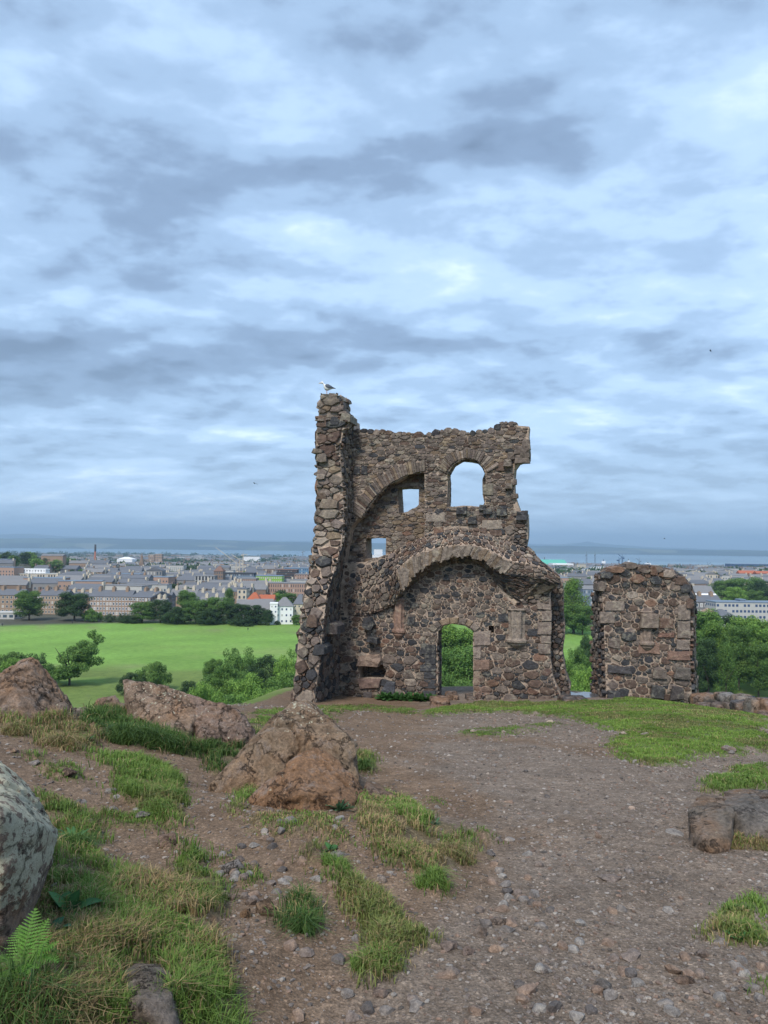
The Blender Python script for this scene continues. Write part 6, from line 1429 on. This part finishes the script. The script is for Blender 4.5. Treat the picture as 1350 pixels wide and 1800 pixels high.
def town():
    B = building
    # tenements behind the field, left to right
    B('sandstone tenement at the left edge behind the field, with dormers', -40, 40, 1046, 478, 12, 'sand', 'slate', 'gable', 1036, 4, 11, chim=3, frame='cream', name='tenement')
    B('brown sandstone tenement between the round street tree and the dark spreading tree', 70, 118, 1047, 474, 12, 'sand', 'slate', 'gable', 1037, 4, 9, chim=3, frame='cream', name='tenement')
    B('tenement right of the dark spreading tree, four storeys with bay fronts', 160, 232, 1049, 470, 12, 'sand', 'slate', 'gable', 1038, 4, 13, chim=3, frame='white', name='tenement')
    B('darker tenement turned sideways at the end of the row behind the pale bushes', 228, 268, 1050, 466, 22, 'brown', 'slate', 'gable', 1040, 4, 7, yaw=-.35, chim=2, frame='white', name='tenement')
    B('low grey pavilion with flat roof on the field edge at the far left', -16, 28, 1078, 438, 9, 'pale', 'pale', 'flat', None, 1, 4, name='pavilion', ws=(.6, .45))
    for i, (u0, u1, v, vr, Y, wl, rf, lab) in enumerate(((118,162,1050,1041,490,'sand','slate','tenement seen behind the dark spreading tree'),(255,300,1052,1041,492,'grey','slate','grey-roofed house row with tall chimneys left of the tall rounded tree'),(262,290,1062,1052,462,'cream','slate2','small cream house at the left end of the dark belt'),
            (300,345,1048,1036,520,'sand','slate2','slate-roofed house row behind the tall rounded tree'),(345,400,1053,1040,500,'grey','slate','long low slate roof left of the tall narrow tree'),(352,405,1060,1050,470,'grey','slate2','lower slate roof with skylights above the belt'),(395,428,1040,1031,540,'sand','slate','slate-roofed tenement with yellow chimneys beside the tall narrow tree'))):
        B(lab, u0, u1, v, Y, 14, wl, rf, 'gable', vr, 3, 8, chim=3, chcol='cream', frame=None, name='house_row')
    # white house at the right end of the field
    B('white rendered four-storey house with grey slate roof beside the chapel, right wing', 486, 516, 1066, 428, 14, 'white', 'slate2', 'hip', 1051, 3, 4, name='white_house', ws=(.34, .34), wcol='navy', yaw=.12)
    B('white stair tower with a sloping top in the middle of the white house', 476, 489, 1062, 425, 8, 'white', 'white', 'flat', None, 4, 2, name='stair_tower', ws=(.34, .3), wcol='navy', yaw=.12)
    B('lower left wing of the white house under a long slate roof', 448, 480, 1071, 432, 14, 'white', 'slate2', 'gable', 1054, 3, 5, name='white_house', ws=(.34, .34), wcol='navy', yaw=.12)
    B('long grey slate roofed wing behind the belt of trees', 416, 452, 1067, 440, 14, 'white', 'slate2', 'gable', 1055, 2, 5, name='white_house', wcol='navy')
    B('narrow pale house with dormer roof against the chapel corner', 517, 537, 1062, 440, 12, 'cream', 'slate', 'hip', 1045, 4, 3, name='house', ws=(.3, .4))
    B('house with bright orange tiled hip roof, left one', 434, 458, 1056, 480, 12, 'cream', 'orange', 'hip', 1042, 2, 4, name='house')
    B('long bright orange tiled roof right of the hipped one', 455, 482, 1055, 486, 10, 'cream', 'orange', 'gable', 1046, 2, 5, name='house')
    B('pale cream gable end block above the long slate roof', 418, 434, 1036, 520, 12, 'cream', 'slate', 'flat', None, 4, 2, name='block_of_flats')
    B('new pink-brown brick flats with tall slit windows, lower row near the chapel', 468, 546, 1026, 620, 16, 'pink', 'slate2', 'flat', None, 4, 20, name='block_of_flats', ws=(.35, .6), wcol='dark')
    B('lime green panelled block of flats beyond the orange roofs', 450, 496, 1013, 690, 16, 'lime', 'bluegrey', 'flat', None, 6, 12, name='block_of_flats', ws=(.5, .5), wcol='pale')
    B('pink brick flats with tall windows left of the lime green block', 415, 450, 1018, 670, 16, 'pink', 'slate2', 'flat', None, 6, 10, name='block_of_flats', ws=(.35, .6), wcol='dark')
    B('dark scaffolded building under construction behind the lime green block', 486, 522, 1002, 800, 18, 'dark', 'brownroof', 'flat', None, 8, 16, name='construction_block', ws=(.6, .25), wcol='brownroof')
    B('blue glazed office block beside the chapel pinnacle wall', 500, 545, 999, 900, 20, 'blue', 'bluegrey', 'flat', None, 6, 14, name='office_block', ws=(.4, .5), wcol='navy')
    B('tan brick block under the blue glazed offices', 518, 548, 1010, 780, 16, 'pink', 'slate2', 'flat', None, 7, 7, name='block_of_flats', ws=(.4, .5), wcol='dark')
    B('long dark-topped block with a row of white bays in the town centre', 386, 446, 1008, 760, 18, 'bluegrey', 'dark', 'flat', None, 6, 18, name='block_of_flats', wcol='dark', band='dark')
    B('brown square tower house with pyramid roof beside the dark-topped block', 376, 392, 1004, 740, 12, 'brown', 'brownroof', 'hip', 995, 6, 4, name='tower_house')
    B('striped white and dark block left of the brown tower house', 343, 377, 1013, 720, 14, 'pale', 'slate2', 'flat', None, 4, 6, name='block_of_flats', ws=(.6, .9), wcol='dark')
    # white striped flats far left
    B('long pale block of flats striped with tall dark windows at the left', -20, 122, 1009, 740, 16, 'cream', 'pale', 'flat', None, 1, 30, name='block_of_flats', ws=(.5, .82), wcol='dark')
    B('white rooftop storey set back on the long striped flats', 30, 80, 1001, 748, 10, 'white', 'white', 'flat', None, 5, 10, name='rooftop_storey', ws=(.4, .5), wcol='slate')
    B('big windowless brown stone block above the striped flats', 73, 108, 977, 960, 22, 'sand', 'slate2', 'gable', 974, 0, 0, name='stone_block', yaw=.2)
    B('dark blue-roofed hall right of the windowless brown block', 106, 134, 1000, 900, 16, 'slate', 'slate', 'gable', 994, 0, 0, name='hall')
    B('brown sandstone tenement below the brick chimney', 140, 190, 990, 1150, 14, 'brown', 'slate', 'gable', 984, 4, 12, chim=3, name='tenement')
    B('white low houses with dark roofs, left group', 170, 205, 1005, 860, 12, 'white', 'slate', 'gable', 998, 2, 9, name='house_row')
    B('white gabled houses right of the first white group', 208, 248, 1004, 880, 12, 'white', 'slate', 'gable', 997, 2, 9, name='house_row')
    B('grey house with white gable in the middle distance', 258, 285, 1003, 820, 14, 'grey', 'slate', 'gablex', 996, 3, 5, name='house')
    B('grey tenement row between the streets, left of centre', 195, 262, 1016, 700, 14, 'grey', 'slate', 'gable', 1010, 3, 16, chim=3, name='tenement')
    B('pair of tan slab blocks on the skyline, left one', 260, 271, 975, 1900, 14, 'sand', 'pale', 'flat', None, 6, 4, name='block_of_flats'); B('pair of tan slab blocks on the skyline, right one', 272, 284, 974, 1900, 14, 'sand', 'pale', 'flat', None, 6, 4, name='block_of_flats')
    B('long white hall on the skyline behind the cranes', 428, 456, 979, 2900, 30, 'white', 'white', 'flat', None, 0, 0, name='hall'); B('long pale hall on the skyline at the far left', 205, 232, 983, 1700, 30, 'white', 'white', 'hip', 979, 0, 0, name='hall')
    B('dark hangar-like block on the skyline left of the chapel', 458, 478, 975, 3900, 60, 'slate2', 'slate', 'flat', None, 0, 0, name='hall')
    B('white grain silo block framed by the lower small window', 657, 672, 966, 3300, 40, 'white', 'white', 'flat', None, 0, 0, name='silo_block'); B('low white shed seen through the lower small window', 648, 690, 976, 3000, 40, 'white', 'pale', 'flat', None, 0, 0, name='shed')
    # right of the chapel
    B('shopping centre block with sea-green roof at the waterfront', 948, 998, 992, 2300, 90, 'pale', 'teal', 'gable', 984, 3, 14, name='shopping_centre', ws=(.6, .4))
    B('white curved hall with olive front right of the sea-green roof', 972, 1008, 991, 2200, 60, 'white', 'white', 'flat', None, 0, 0, name='hall'); B('olive panelled front on the white hall', 976, 999, 993, 2190, 8, 'olive', 'white', 'flat', None, 0, 0, name='hall')
    B('row of red brick flats with pale tops below the shopping centre', 952, 1008, 1007, 1500, 20, 'brick', 'pale', 'flat', None, 3, 22, name='block_of_flats', ws=(.4, .5), wcol='pale')
    B('grey and yellow tower flats right of the white hall', 1014, 1030, 992, 1750, 18, 'pale', 'slate2', 'flat', None, 6, 6, name='block_of_flats', wcol='yellow'); B('pale blue flats beside the yellow-windowed ones', 1027, 1050, 1000, 1500, 18, 'white', 'bluegrey', 'flat', None, 5, 8, name='block_of_flats', wcol='bluegrey')
    B('white flats with stepped top behind the pier', 1040, 1062, 996, 1600, 18, 'white', 'bluegrey', 'flat', None, 5, 7, name='block_of_flats', wcol='bluegrey')
    B('dark slate roofs above the tall pale tree in the gap', 1015, 1042, 1027, 700, 20, 'slate2', 'slate', 'gable', 1018, 3, 6, name='house_row'); B('blue-grey low roof beside the pier', 1025, 1050, 1036, 620, 14, 'bluegrey', 'slate2', 'gable', 1030, 3, 6, name='house_row')
    for i, (u0, u1, Y) in enumerate(((1265,1400,2500),(1288,1400,2650))):
        B(('long low dark blue dock warehouse at the right, nearer one', 'long low dark blue dock warehouse at the right, farther one')[i], u0, u1, (999, 992)[i], Y, 60, 'navy', 'bluegrey', 'flat', None, 0, 0, name='warehouse')
    B('white house with big grey gable roof right of the pier', 1224, 1256, 1045, 520, 14, 'white', 'slate2', 'gable', 1031, 2, 5, name='house'); B('low white extension in front of the grey gable roof', 1216, 1262, 1051, 500, 10, 'white', 'white', 'gable', 1044, 1, 6, name='house')
    B('dark stone tenement with bay windows right of the pier', 1205, 1268, 1058, 470, 14, 'slate2', 'slate', 'gable', 1047, 3, 8, chim=3, frame='white', name='tenement'); B('dark townhouse with blue roof at the right edge of the pier', 1203, 1219, 1040, 540, 12, 'slate2', 'slate', 'gable', 1030, 3, 4, chim=2, name='house')
    B('long modern flats with pale panels and grey flat roof at the right', 1258, 1420, 1060, 450, 14, 'pale', 'bluegrey', 'flat', None, 4, 24, name='block_of_flats', ws=(.6, .42), wcol='navy'); B('grey stair head on the roof of the long modern flats', 1300, 1310, 1055, 456, 6, 'bluegrey', 'bluegrey', 'flat', None, 0, 0, name='roof_hut')
    B('slate hip-roofed lodge in front of the long modern flats', 1256, 1292, 1083, 425, 12, 'slate2', 'slate', 'hip', 1072, 2, 5, name='lodge', frame='white'); B('cream chimney-end house left of the slate lodge', 1243, 1257, 1077, 430, 10, 'cream', 'sand', 'hip', 1070, 2, 3, name='house')
    for i, (u0, u1, v, vr, Y) in enumerate(((1188,1214,1010,1006,1150),(1210,1240,1012,1007,1120),(1238,1262,1010,1005,1180),(1190,1210,1004,1000,1350),(1216,1236,1003,999,1380),(1240,1262,1004,1000,1360),(1265,1290,1003,999,1420),(1300,1330,1008,1003,1250),(1330,1360,1008,1004,1230))):
        B(('first', 'second', 'third', 'fourth', 'fifth', 'sixth', 'seventh')[i] + ' cream harled house of the far estate right of the pier', u0, u1, v, Y, 12, 'cream', 'slate2' if i < 7 else 'orange', 'gable' if i % 2 else 'gablex', vr, 2, 5, name='house', grp='cream estate houses') if i < 7 else B(('brown-red roofed house left at the right edge of the far estate', 'brown-red roofed house right at the right edge of the far estate')[i - 7], u0, u1, v, Y, 12, 'brick', 'orange', 'gable', vr, 2, 5, name='house')
    # ordinary houses and tenements filling the streets, each a thing; beyond that, one mass
    rnd = random.Random(31); vars_ = []
    def variant(kind):
        V = []; Fc = []; MI = []; mats = []
        a = MB(); b = MB(); c = MB()
        w, d, e, h = {'t': (26, 12, 12, 16), 'h': (12, 9, 6, 9.5), 'f': (34, 14, 15, 15), 'l': (18, 9, 8, 12)}[kind]
        a.box(-w/2, w/2, 0, d, -6, e)
        b.gable(-w/2, w/2, 0, d, e + .01, h, .4) if kind != 'f' else b.box(-w/2 - .2, w/2 + .2, -.2, d + .2, e + .01, e + .5)
        for f in range(int(e / 3.2)):
            for q in range(int(w / 3.2)): x = -w/2 + w / int(w / 3.2) * (q + .5); c.box(x - .6, x + .6, -.08, .05, 3.1 * f + 1, 3.1 * f + 2.6)
        e_ = MB()
        if kind != 'f':
            for q in (-1, 1): e_.box(q * w/2 - .7, q * w/2 + .7, d/2 - 1.4, d/2 + 1.4, e * .8, h + 1.6)
        for i, s in enumerate((a, b, c, e_)):
            o = len(V); V += s.V; Fc += [[o + k for k in f] for f in s.F]; MI += [i] * len(s.F)
        return V, Fc, MI
    combos = [('t', 'sand', 'slate'), ('t', 'grey', 'slate'), ('t', 'brown', 'slate2'), ('h', 'cream', 'slate2'), ('h', 'white', 'slate'), ('l', 'grey', 'slate2'), ('l', 'sand', 'slate'), ('f', 'pale', 'slate2'), ('f', 'pink', 'bluegrey'), ('h', 'grey', 'brownroof'), ('t', 'sand', 'slate2'), ('h', 'white', 'brownroof')]
    for kind, wl, rf in combos:
        V, Fc, MI = variant(kind); me = mesh_np('house', V, Fc, False, midx=MI)
        for nm in (wl, rf, 'glass', 'cream' if kind == 't' else 'brown'): me.materials.append(M['b_' + nm])
        vars_.append((me, V, Fc, MI, wl, rf))
    wgt = [5, 4, 3, 1.5, 1.5, 3, 3, 1.5, 1, .8, 4, .8]; cnt = 0; massV = []; massF = []; massM = []; tries = 0; placed = []
    blocks_done = 0
    for zone, (ua, ub, Ya, Yb, rows, keep) in enumerate(((-60, 560, 560, 1500, 26, .55), (930, 1420, 640, 1500, 20, .5), (-80, 600, 1500, 4200, 40, .6), (640, 1480, 1500, 3050, 24, .75))):
        for rI in range(rows):
            Y = Ya * (Yb / Ya) ** ((rI + rnd.uniform(-.3, .3)) / rows); u = ua + rnd.uniform(0, 20); yaw = rnd.choice((0, 0, .15, -.2, .4))
            while u < ub:
                k = rnd.choices(range(12), wgt)[0] if Y < 2600 else rnd.choices(range(12), [3, 3, 2, 3, 3, 3, 3, 1, 1, 1, 3, 1])[0]
                me, V, Fc, MI, wl, rf = vars_[k]; wpx = (max(v[0] for v in V) * 2 + 1) / Y * F * (1.0 if k in (0, 1, 2, 10) else 1.5)
                if rnd.random() < keep:
                    g = at_ground(u, Y); az = math.degrees(math.atan2(g.x, g.y)); r = math.hypot(g.x, g.y)
                    woods = fbm(np.array([g.x / 330]), np.array([g.y / 330]), o=3, seed=141)[0] > .12 and Y > 1300
                    if not (u < 135 and Y > 850 and Y < 1500) and not woods and r < float(shore(np.array([g.x]), np.array([g.y]))[0]) - 60:
                        rz = yaw + rnd.uniform(-.05, .05); sc = (1 if Y < 1500 else rnd.uniform(1, 1.8))
                        if cnt < 285:
                            o = link('house', me); o.location = g; o.rotation_euler = (0, 0, rz); tag(o, '%s %s with %s roof %s' % ({'sand': 'sandstone', 'grey': 'grey', 'brown': 'brown', 'cream': 'cream', 'white': 'white', 'pale': 'pale', 'pink': 'pinkish'}[wl], {'t': 'tenement', 'h': 'small house', 'l': 'low house', 'f': 'block'}[combos[k][0]], {'slate': 'dark slate', 'slate2': 'grey', 'bluegrey': 'flat blue-grey', 'brownroof': 'brown'}[rf], ('left of the chapel, ' if u < 600 else 'right of the chapel, ') + ('just behind the field' if Y < 750 else 'middle distance' if Y < 1050 else 'in the farther streets')), 'house', 'houses of the far town'); cnt += 1
                        else:
                            ca, sa = math.cos(rz), math.sin(rz); o = len(massV)
                            massV += [(g.x + (x * ca - y * sa) * sc, g.y + (x * sa + y * ca) * sc, g.z + z) for x, y, z in V]; massF += [[o + i for i in f] for f in Fc if True]; massM += [(wl, rf, 'glass', 'brown')[i] for i in MI]
                u += wpx
    names = sorted(set(massM)); 
    o = link('far_town_houses', mesh_np('far_town_houses', massV, massF, False, midx=[names.index(q) for q in massM]), [M['b_' + q] for q in names]); o['kind'] = 'stuff'
    print('HOUSES', cnt, len(massF))
    # brick chimney, spires, cranes, ships
    def stack_(u, vt, Y, r, label):
        g = at_ground(u, Y); h = P(u, vt, Y).z - g.z; root = empty('factory_chimney', g, label, 'chimney')
        for nm, z0, z1, r0, r1, c in (('shaft', 0, h * .72, r, r * .8, 'brick'), ('cap', h * .72, h, r * .85, r * .85, 'dark')):
            V = [(math.cos(a) * q, math.sin(a) * q, z) for z, q in ((z0, r0), (z1, r1)) for a in np.linspace(0, 6.283, 10, endpoint=False)]
            Fc = [[i, (i + 1) % 10, (i + 1) % 10 + 10, i + 10] for i in range(10)] + [list(range(10, 20))]; link(nm, mesh_np(nm, V, Fc, True), M['b_' + c], root)
    stack_(166.5, 957, 1500, 2.3, 'tall red brick factory chimney with dark top on the left skyline')
    def spire(u, vt, Y, w, label, c='slate2'):
        g = at_ground(u, Y); h = P(u, vt, Y).z - g.z; root = empty('church_spire', g, label, 'church spire')
        MB().box(-w, w, -w, w, -4, h * .5).build('tower', M['b_' + c], root); k = [(math.cos(a) * w * 1.1, math.sin(a) * w * 1.1, h * .5) for a in np.linspace(0, 6.283, 8, endpoint=False)] + [(0, 0, h)]
        link('steeple', mesh_np('steeple', k, [[i, (i + 1) % 8, 8] for i in range(8)]), M['b_' + c], root)
    spire(249, 971, 1350, 4, 'dark stone church steeple left of the tan slab blocks', 'brown'); spire(957, 978, 2600, 4, 'small dark steeple left of the sea-green roof', 'slate')
    def crane(u, vt, Y, jib, col, label, luff=False, th=.6):
        g = at_ground(u, Y) if Y < 2900 else Vector((P(u, 1000, Y).x, Y, SEA)); h = P(u, vt, Y).z - g.z; root = empty('tower_crane', g, label, 'crane')
        m_ = MB()
        for a in (-1, 1):
            for b in (-1, 1): m_.bar((a * th * 1.2, b * th * 1.2, 0), (a * th * 1.2, b * th * 1.2, h), th * .35)
        n = int(h / (th * 6))
        for i in range(n):
            z0, z1 = h * i / n, h * (i + 1) / n; s = 1 if i % 2 else -1; m_.bar((-s * th * 1.2, -th * 1.2, z0), (s * th * 1.2, -th * 1.2, z1), th * .25)
        m_.build('mast', M['b_' + col], root); j = MB(); e = (jib, 0, h + (abs(jib) * .75 if luff else 0)); j.bar((0, 0, h), e, th * .5); j.bar((0, 0, h + th * 3), e, th * .25); j.build('jib', M['b_' + col], root)
        c = MB(); s = -1 if jib > 0 else 1; c.bar((0, 0, h), (s * abs(jib) * .3, 0, h), th * .5).box(s * abs(jib) * .3 - th * 2, s * abs(jib) * .3 + th * 2, -th, th, h - th * 4, h); c.bar((0, 0, h), (0, 0, h + th * 9), th * .35); c.build('counter_jib', M['b_' + col], root)
    crane(415, 990, 780, -22, 'cream', 'pale tower crane with long raised jib over the dark-topped block', True, .3); crane(421, 985, 790, -9, 'cream', 'short-jibbed pale crane, middle of three over the town centre', True, .3); crane(427, 975, 800, 5, 'cream', 'tall thin pale crane, right one of three over the town centre', False, .3)
    for i, (u, v, j, lf, c) in enumerate(((1031, 975, 4, False, 'bluegrey'), (1046, 975, 4, False, 'bluegrey'), (1088, 984, 22, True, 'navy'), (1094, 980, -20, True, 'navy'), (1124, 986, -16, True, 'bluegrey'), (1244, 993, 14, True, 'bluegrey'))):
        crane(u, v, 3250, j, c, ('thin mast-like dock crane, left of the pair behind the waterfront', 'thin mast-like dock crane, right of the pair behind the waterfront', 'dark dock crane leaning right above the pier top, left one', 'dark dock crane leaning left above the pier top, crossing the other', 'small grey dock crane right of the crossed dark ones', 'small grey crane left of the blue warehouses')[i], lf, 1.5)
    crane(532, 970, 4200, 14, 'slate2', 'far portal crane on the skyline left of the chapel', False, 1.4)
    def ship(u, Y, Ln, h, col, label):
        q = P(u, 1000, Y); root = empty('ship', (q.x, Y, SEA), label, 'ship'); V = []
        for z, k in ((-1, .86), (h * .45, 1)):
            for x, y in ((-.5, -.06), (-.5, .06), (.38, .06), (.5, 0), (.38, -.06)): V.append((x * Ln * k, y * Ln * k, z))
        link('hull', mesh_np('hull', V, [[4,3,2,1,0],[5,6,7,8,9]] + [[i, (i + 1) % 5, (i + 1) % 5 + 5, i + 5] for i in range(5)]), M['b_' + col], root)
        MB().box(-Ln * .4, -Ln * .15, -4, 4, h * .45, h).build('superstructure', M['b_white'], root); MB().box(-Ln * .3, -Ln * .25, -1.5, 1.5, h, h * 1.3).build('funnel', M['b_dark'], root)
    ship(1068, 3500, 70, 22, 'navy', 'dark-hulled ship at the docks left of the crossed cranes'); ship(1109, 3450, 40, 26, 'white', 'white ship with tall superstructure at the docks behind the pier'); ship(1150, 3550, 110, 14, 'pale', 'long low pale ship at the docks right of the pier top')
    B('long dark dock sheds along the waterfront behind the pier', 1012, 1100, 991, 3150, 60, 'navy', 'slate', 'flat', None, 0, 0, name='warehouse'); B('low grey dock sheds at the waterfront right of the pier top', 1130, 1262, 995, 3080, 40, 'bluegrey', 'slate2', 'flat', None, 0, 0, name='warehouse')
    for i, u in enumerate((1277, 1282, 1287)):
        q = P(u, 970, 13900); D, Fc = ico(3); V = D * [17, 17, 30]; o = link('storage_tank', mesh_np('storage_tank', V, Fc, True), M['b_white']); o.location = (q.x, 13500, SEA + 20); tag(o, ('left', 'middle', 'right')[i] + ' one of three white storage tanks on the far shore', 'tank')
town()

def people():
    m1 = plain('dark_clothes', (.03, .03, .04)); m2 = plain('light_clothes', (.5, .5, .5)); sk = plain('skin', (.4, .24, .17))
    for u, v, Y, mm, lab in ((3, 1099, 400, m2, 'person in a light top walking on the field at the far left'), (8, 1099, 401, m1, 'person in dark clothes beside the one in a light top'), (130, 1095, 420, m1, 'person in dark clothes walking near the dark spreading tree'), (438, 1103, 392, m1, 'lone person in dark clothes on the field before the belt of trees')):
        g = at_ground(u, Y); me = bpy.data.meshes.new('person')
        J = [(0,0,.95),(0,0,1.2),(0,0,1.45),(0,0,1.58),(0,.02,1.70),(-.12,0,.9),(-.14,.12,.5),(-.14,.05,.05),(.12,0,.9),(.13,-.15,.5),(.13,-.25,.08),(-.22,0,1.42),(-.28,-.06,1.12),(-.26,-.12,.86),(.22,0,1.42),(.28,.06,1.12),(.27,.1,.86),(-.14,-.08,.03),(.13,-.38,.08)]
        E = [(0,1),(1,2),(2,3),(3,4),(0,5),(5,6),(6,7),(0,8),(8,9),(9,10),(2,11),(11,12),(12,13),(2,14),(14,15),(15,16),(7,17),(10,18)]
        me.from_pydata(J, E, []); o = link('person', me, mm); md = o.modifiers.new('skin', 'SKIN')
        rs = [.16,.14,.17,.06,.11,.10,.07,.05,.10,.07,.05,.07,.05,.04,.07,.05,.04,.045,.045]
        for i, r_ in enumerate(rs): me.skin_vertices[0].data[i].radius = (r_, r_ * .8)
        me.skin_vertices[0].data[0].use_root = True
        o.modifiers.new('sub', 'SUBSURF').levels = 1; o.location = g; tag(o, lab, 'person')
people()

def car():
    g = at_ground(1328, 222); gl = M['b_glass']; body = plain('dark_car_paint', (.012, .014, .025), .25, .05, 1, spec=.6)
    root = empty('parked_car', (g.x, g.y, g.z + .02), 'small dark hatchback on the park road at the right edge', 'car', rz=.1)
    prof = [(-2.0,.35),(-2.02,.75),(-1.95,.95),(-1.2,1.02),(-.55,1.42),(.1,1.47),(1.2,1.42),(1.75,1.05),(2.0,.95),(2.05,.4)]
    V = []; n = len(prof)
    for y, s in ((-.82, 0), (-.86, .0), (.86, 0), (.82, 0)):
        for x, z in prof: tw = .14 if z > 1.1 else 0; V.append((x, y + (tw if y < 0 else -tw), z))
    Fc = [list(range(n))[::-1], list(range(3 * n, 4 * n))]
    for r_ in range(3):
        for i in range(n): a, b = r_ * n + i, r_ * n + (i + 1) % n; Fc.append([a, b, b + n, a + n])
    link('body', mesh_np('body', V, Fc), body, root)
    for y in (-.735, .735): MB().box(-.95, 1.35, y - .03, y + .03, 1.06, 1.36).build('side_window', gl, root)
    MB().bar((-1.15, 0, 1.08), (-.62, 0, 1.38), .03).box(-1.1, -.7, -.6, .6, 1.1, 1.3).build('windscreen', gl, root)
    for x in (-1.25, 1.3):
        for y in (-.8, .8):
            k = 14; Vw = [(x + math.cos(a) * .32, y + s, .32 + math.sin(a) * .32) for s in (-.1, .1) for a in np.linspace(0, 6.283, k, endpoint=False)]
            link('wheel', mesh_np('wheel', Vw, [[i, (i + 1) % k, (i + 1) % k + k, i + k] for i in range(k)] + [list(range(k))[::-1], list(range(k, 2 * k))]), M['b_dark'], root)
    for y in (-.6, .6): MB().box(-2.05, -1.98, y - .15, y + .15, .7, .82).build('headlight', M['b_white'], root)
    # the park road it stands on
    pts = []; V = []; Fc = []
    for i in range(60):
        x = 60 + i * 4.0; y = 221 + 6 * math.sin(x / 60) + .02 * (x - 100); z0 = g1(x, y); 
        for dy in (-4, -2, 0, 2, 4): V.append((x, y + dy, g1(x, y + dy) + .12))
        if i:
            for k in range(4): b = i * 5 + k; Fc.append([b - 5, b, b + 1, b - 4])
    tag(link('park_road', mesh_np('park_road', V, Fc, True), plain('asphalt', (.10, .10, .105), .9, .1, 2)), kind='structure')
    o = root; gx, gy = g.x, 221 + 6 * math.sin(g.x / 60) + .02 * (g.x - 100); o.location = (gx, gy, g1(gx, gy) + .14)
car()

def gull():
    n_ = .7; s, w = FR.at(573, 693, n_); p = FR.p3(s, w, n_ - .05); root = empty('herring_gull', p, 'white and grey gull perched on top of the chapel pinnacle, facing left', 'bird')
    wh = plain('white_feathers', (.72, .72, .72), .8, .05, 4); gr = plain('grey_wing_feathers', (.10, .115, .14), .8, .1, 8); bl = plain('black_wing_tips', (.02, .02, .022)); ye = plain('yellow_bill', (.5, .35, .06)); pk = plain('pink_legs', (.45, .25, .22))
    def body(name, secs, mat, k=12):       # sections: x, z, half-width, half-height
        V = []; Fc = []
        for x, y, z, a, b in secs:
            for i in range(k): t = 6.283 * i / k; V.append((x, y + math.cos(t) * a, z + math.sin(t) * b))
        for j in range(len(secs) - 1):
            for i in range(k): q, r_ = j * k + i, j * k + (i + 1) % k; Fc.append([q, r_, r_ + k, q + k])
        Fc += [list(range(k))[::-1], list(range(len(V) - k, len(V)))]
        return link(name, mesh_np(name, V, Fc, True), mat, root)
    body('body', [(-.165,0,.315,.012,.014),(-.155,0,.322,.026,.028),(-.13,0,.33,.034,.034),(-.105,0,.322,.032,.034),(-.09,0,.295,.032,.036),(-.08,0,.25,.046,.055),(-.045,0,.205,.066,.08),(.01,0,.185,.07,.082),(.07,0,.185,.055,.062),(.12,0,.185,.035,.035),(.17,0,.18,.028,.014),(.21,0,.175,.022,.006)], wh)
    for sd in (-1, 1): body('wing', [(-.05,sd*.058,.23,.008,.012),(-.02,sd*.07,.235,.014,.045),(.04,sd*.07,.225,.015,.055),(.10,sd*.055,.21,.014,.042),(.16,sd*.035,.20,.010,.022)], gr); body('wing_tip', [(.14,sd*.036,.203,.008,.018),(.20,sd*.02,.19,.007,.012),(.25,sd*.008,.18,.004,.004)], bl)
    body('bill', [(-.16,0,.318,.010,.013),(-.19,0,.312,.008,.010),(-.215,0,.306,.004,.008),(-.22,0,.298,.001,.002)], ye, 8)
    for sd in (-1, 1):
        m_ = MB(); m_.bar((.0, sd * .03, .13), (.01, sd * .03, .0), .006)
        for a in (-.5, 0, .5): m_.bar((.01, sd * .03, .004), (-.045, sd * .03 + a * .04, .002), .005)
        m_.build('leg', pk, root); e = MB(); e.box(-.152, -.144, sd * .03 - .004, sd * .03 + .004, .330, .338).build('eye', bl, root)
    root.rotation_euler = (0, 0, .15)
    for u, v, Y, lab in ((448, 850, 60, 'small dark bird flying low in the sky left of the chapel'), (1249, 617, 70, 'small dark bird flying high at the right of the sky'), (1168, 947, 90, 'tiny dark bird flying just above the horizon behind the pier')):
        V = [(0,.14,0),(.05,0,.03),(0,-.12,0),(-.05,0,.03),(.28,.05,.10),(.6,-.05,.02),(.26,-.06,.09),(-.28,.05,.10),(-.6,-.05,.02),(-.26,-.06,.09),(0,0,-.05)]
        o = link('flying_bird', mesh_np('flying_bird', V, [[0,1,2,3],[1,0,4,6],[4,5,6],[2,1,6],[0,3,9,7],[7,9,8],[3,2,9],[0,10,1],[1,10,2],[2,10,3],[3,10,0]]), bl); o.location = P(u, v, Y); o.scale = (.6, .6, .6); o.rotation_euler = (0, .2, 1); tag(o, lab, 'bird')
gull()
def puddle():
    x, y, z = hit(1020, 1228); q = P(1018, 1226, 19.2); zz = g1(q.x, q.y) + .03
    V = [(q.x, q.y, zz)]; rnd = random.Random(3)
    for i in range(26): a = 6.283 * i / 26; r_ = 1 + .25 * math.sin(3 * a) + rnd.uniform(-.12, .12); V.append((q.x + math.cos(a) * .50 * r_, q.y + math.sin(a) * .75 * r_, zz))
    m, nt, b = mat_new('wet_rock'); b.inputs['Base Color'].default_value = (.09, .085, .085, 1); b.inputs['Roughness'].default_value = .12; b.inputs['Specular IOR Level'].default_value = .5
    tag(link('puddle', mesh_np('puddle', V, [[0, 1 + i, 1 + (i + 1) % 26] for i in range(26)]), m), kind='structure')
puddle()
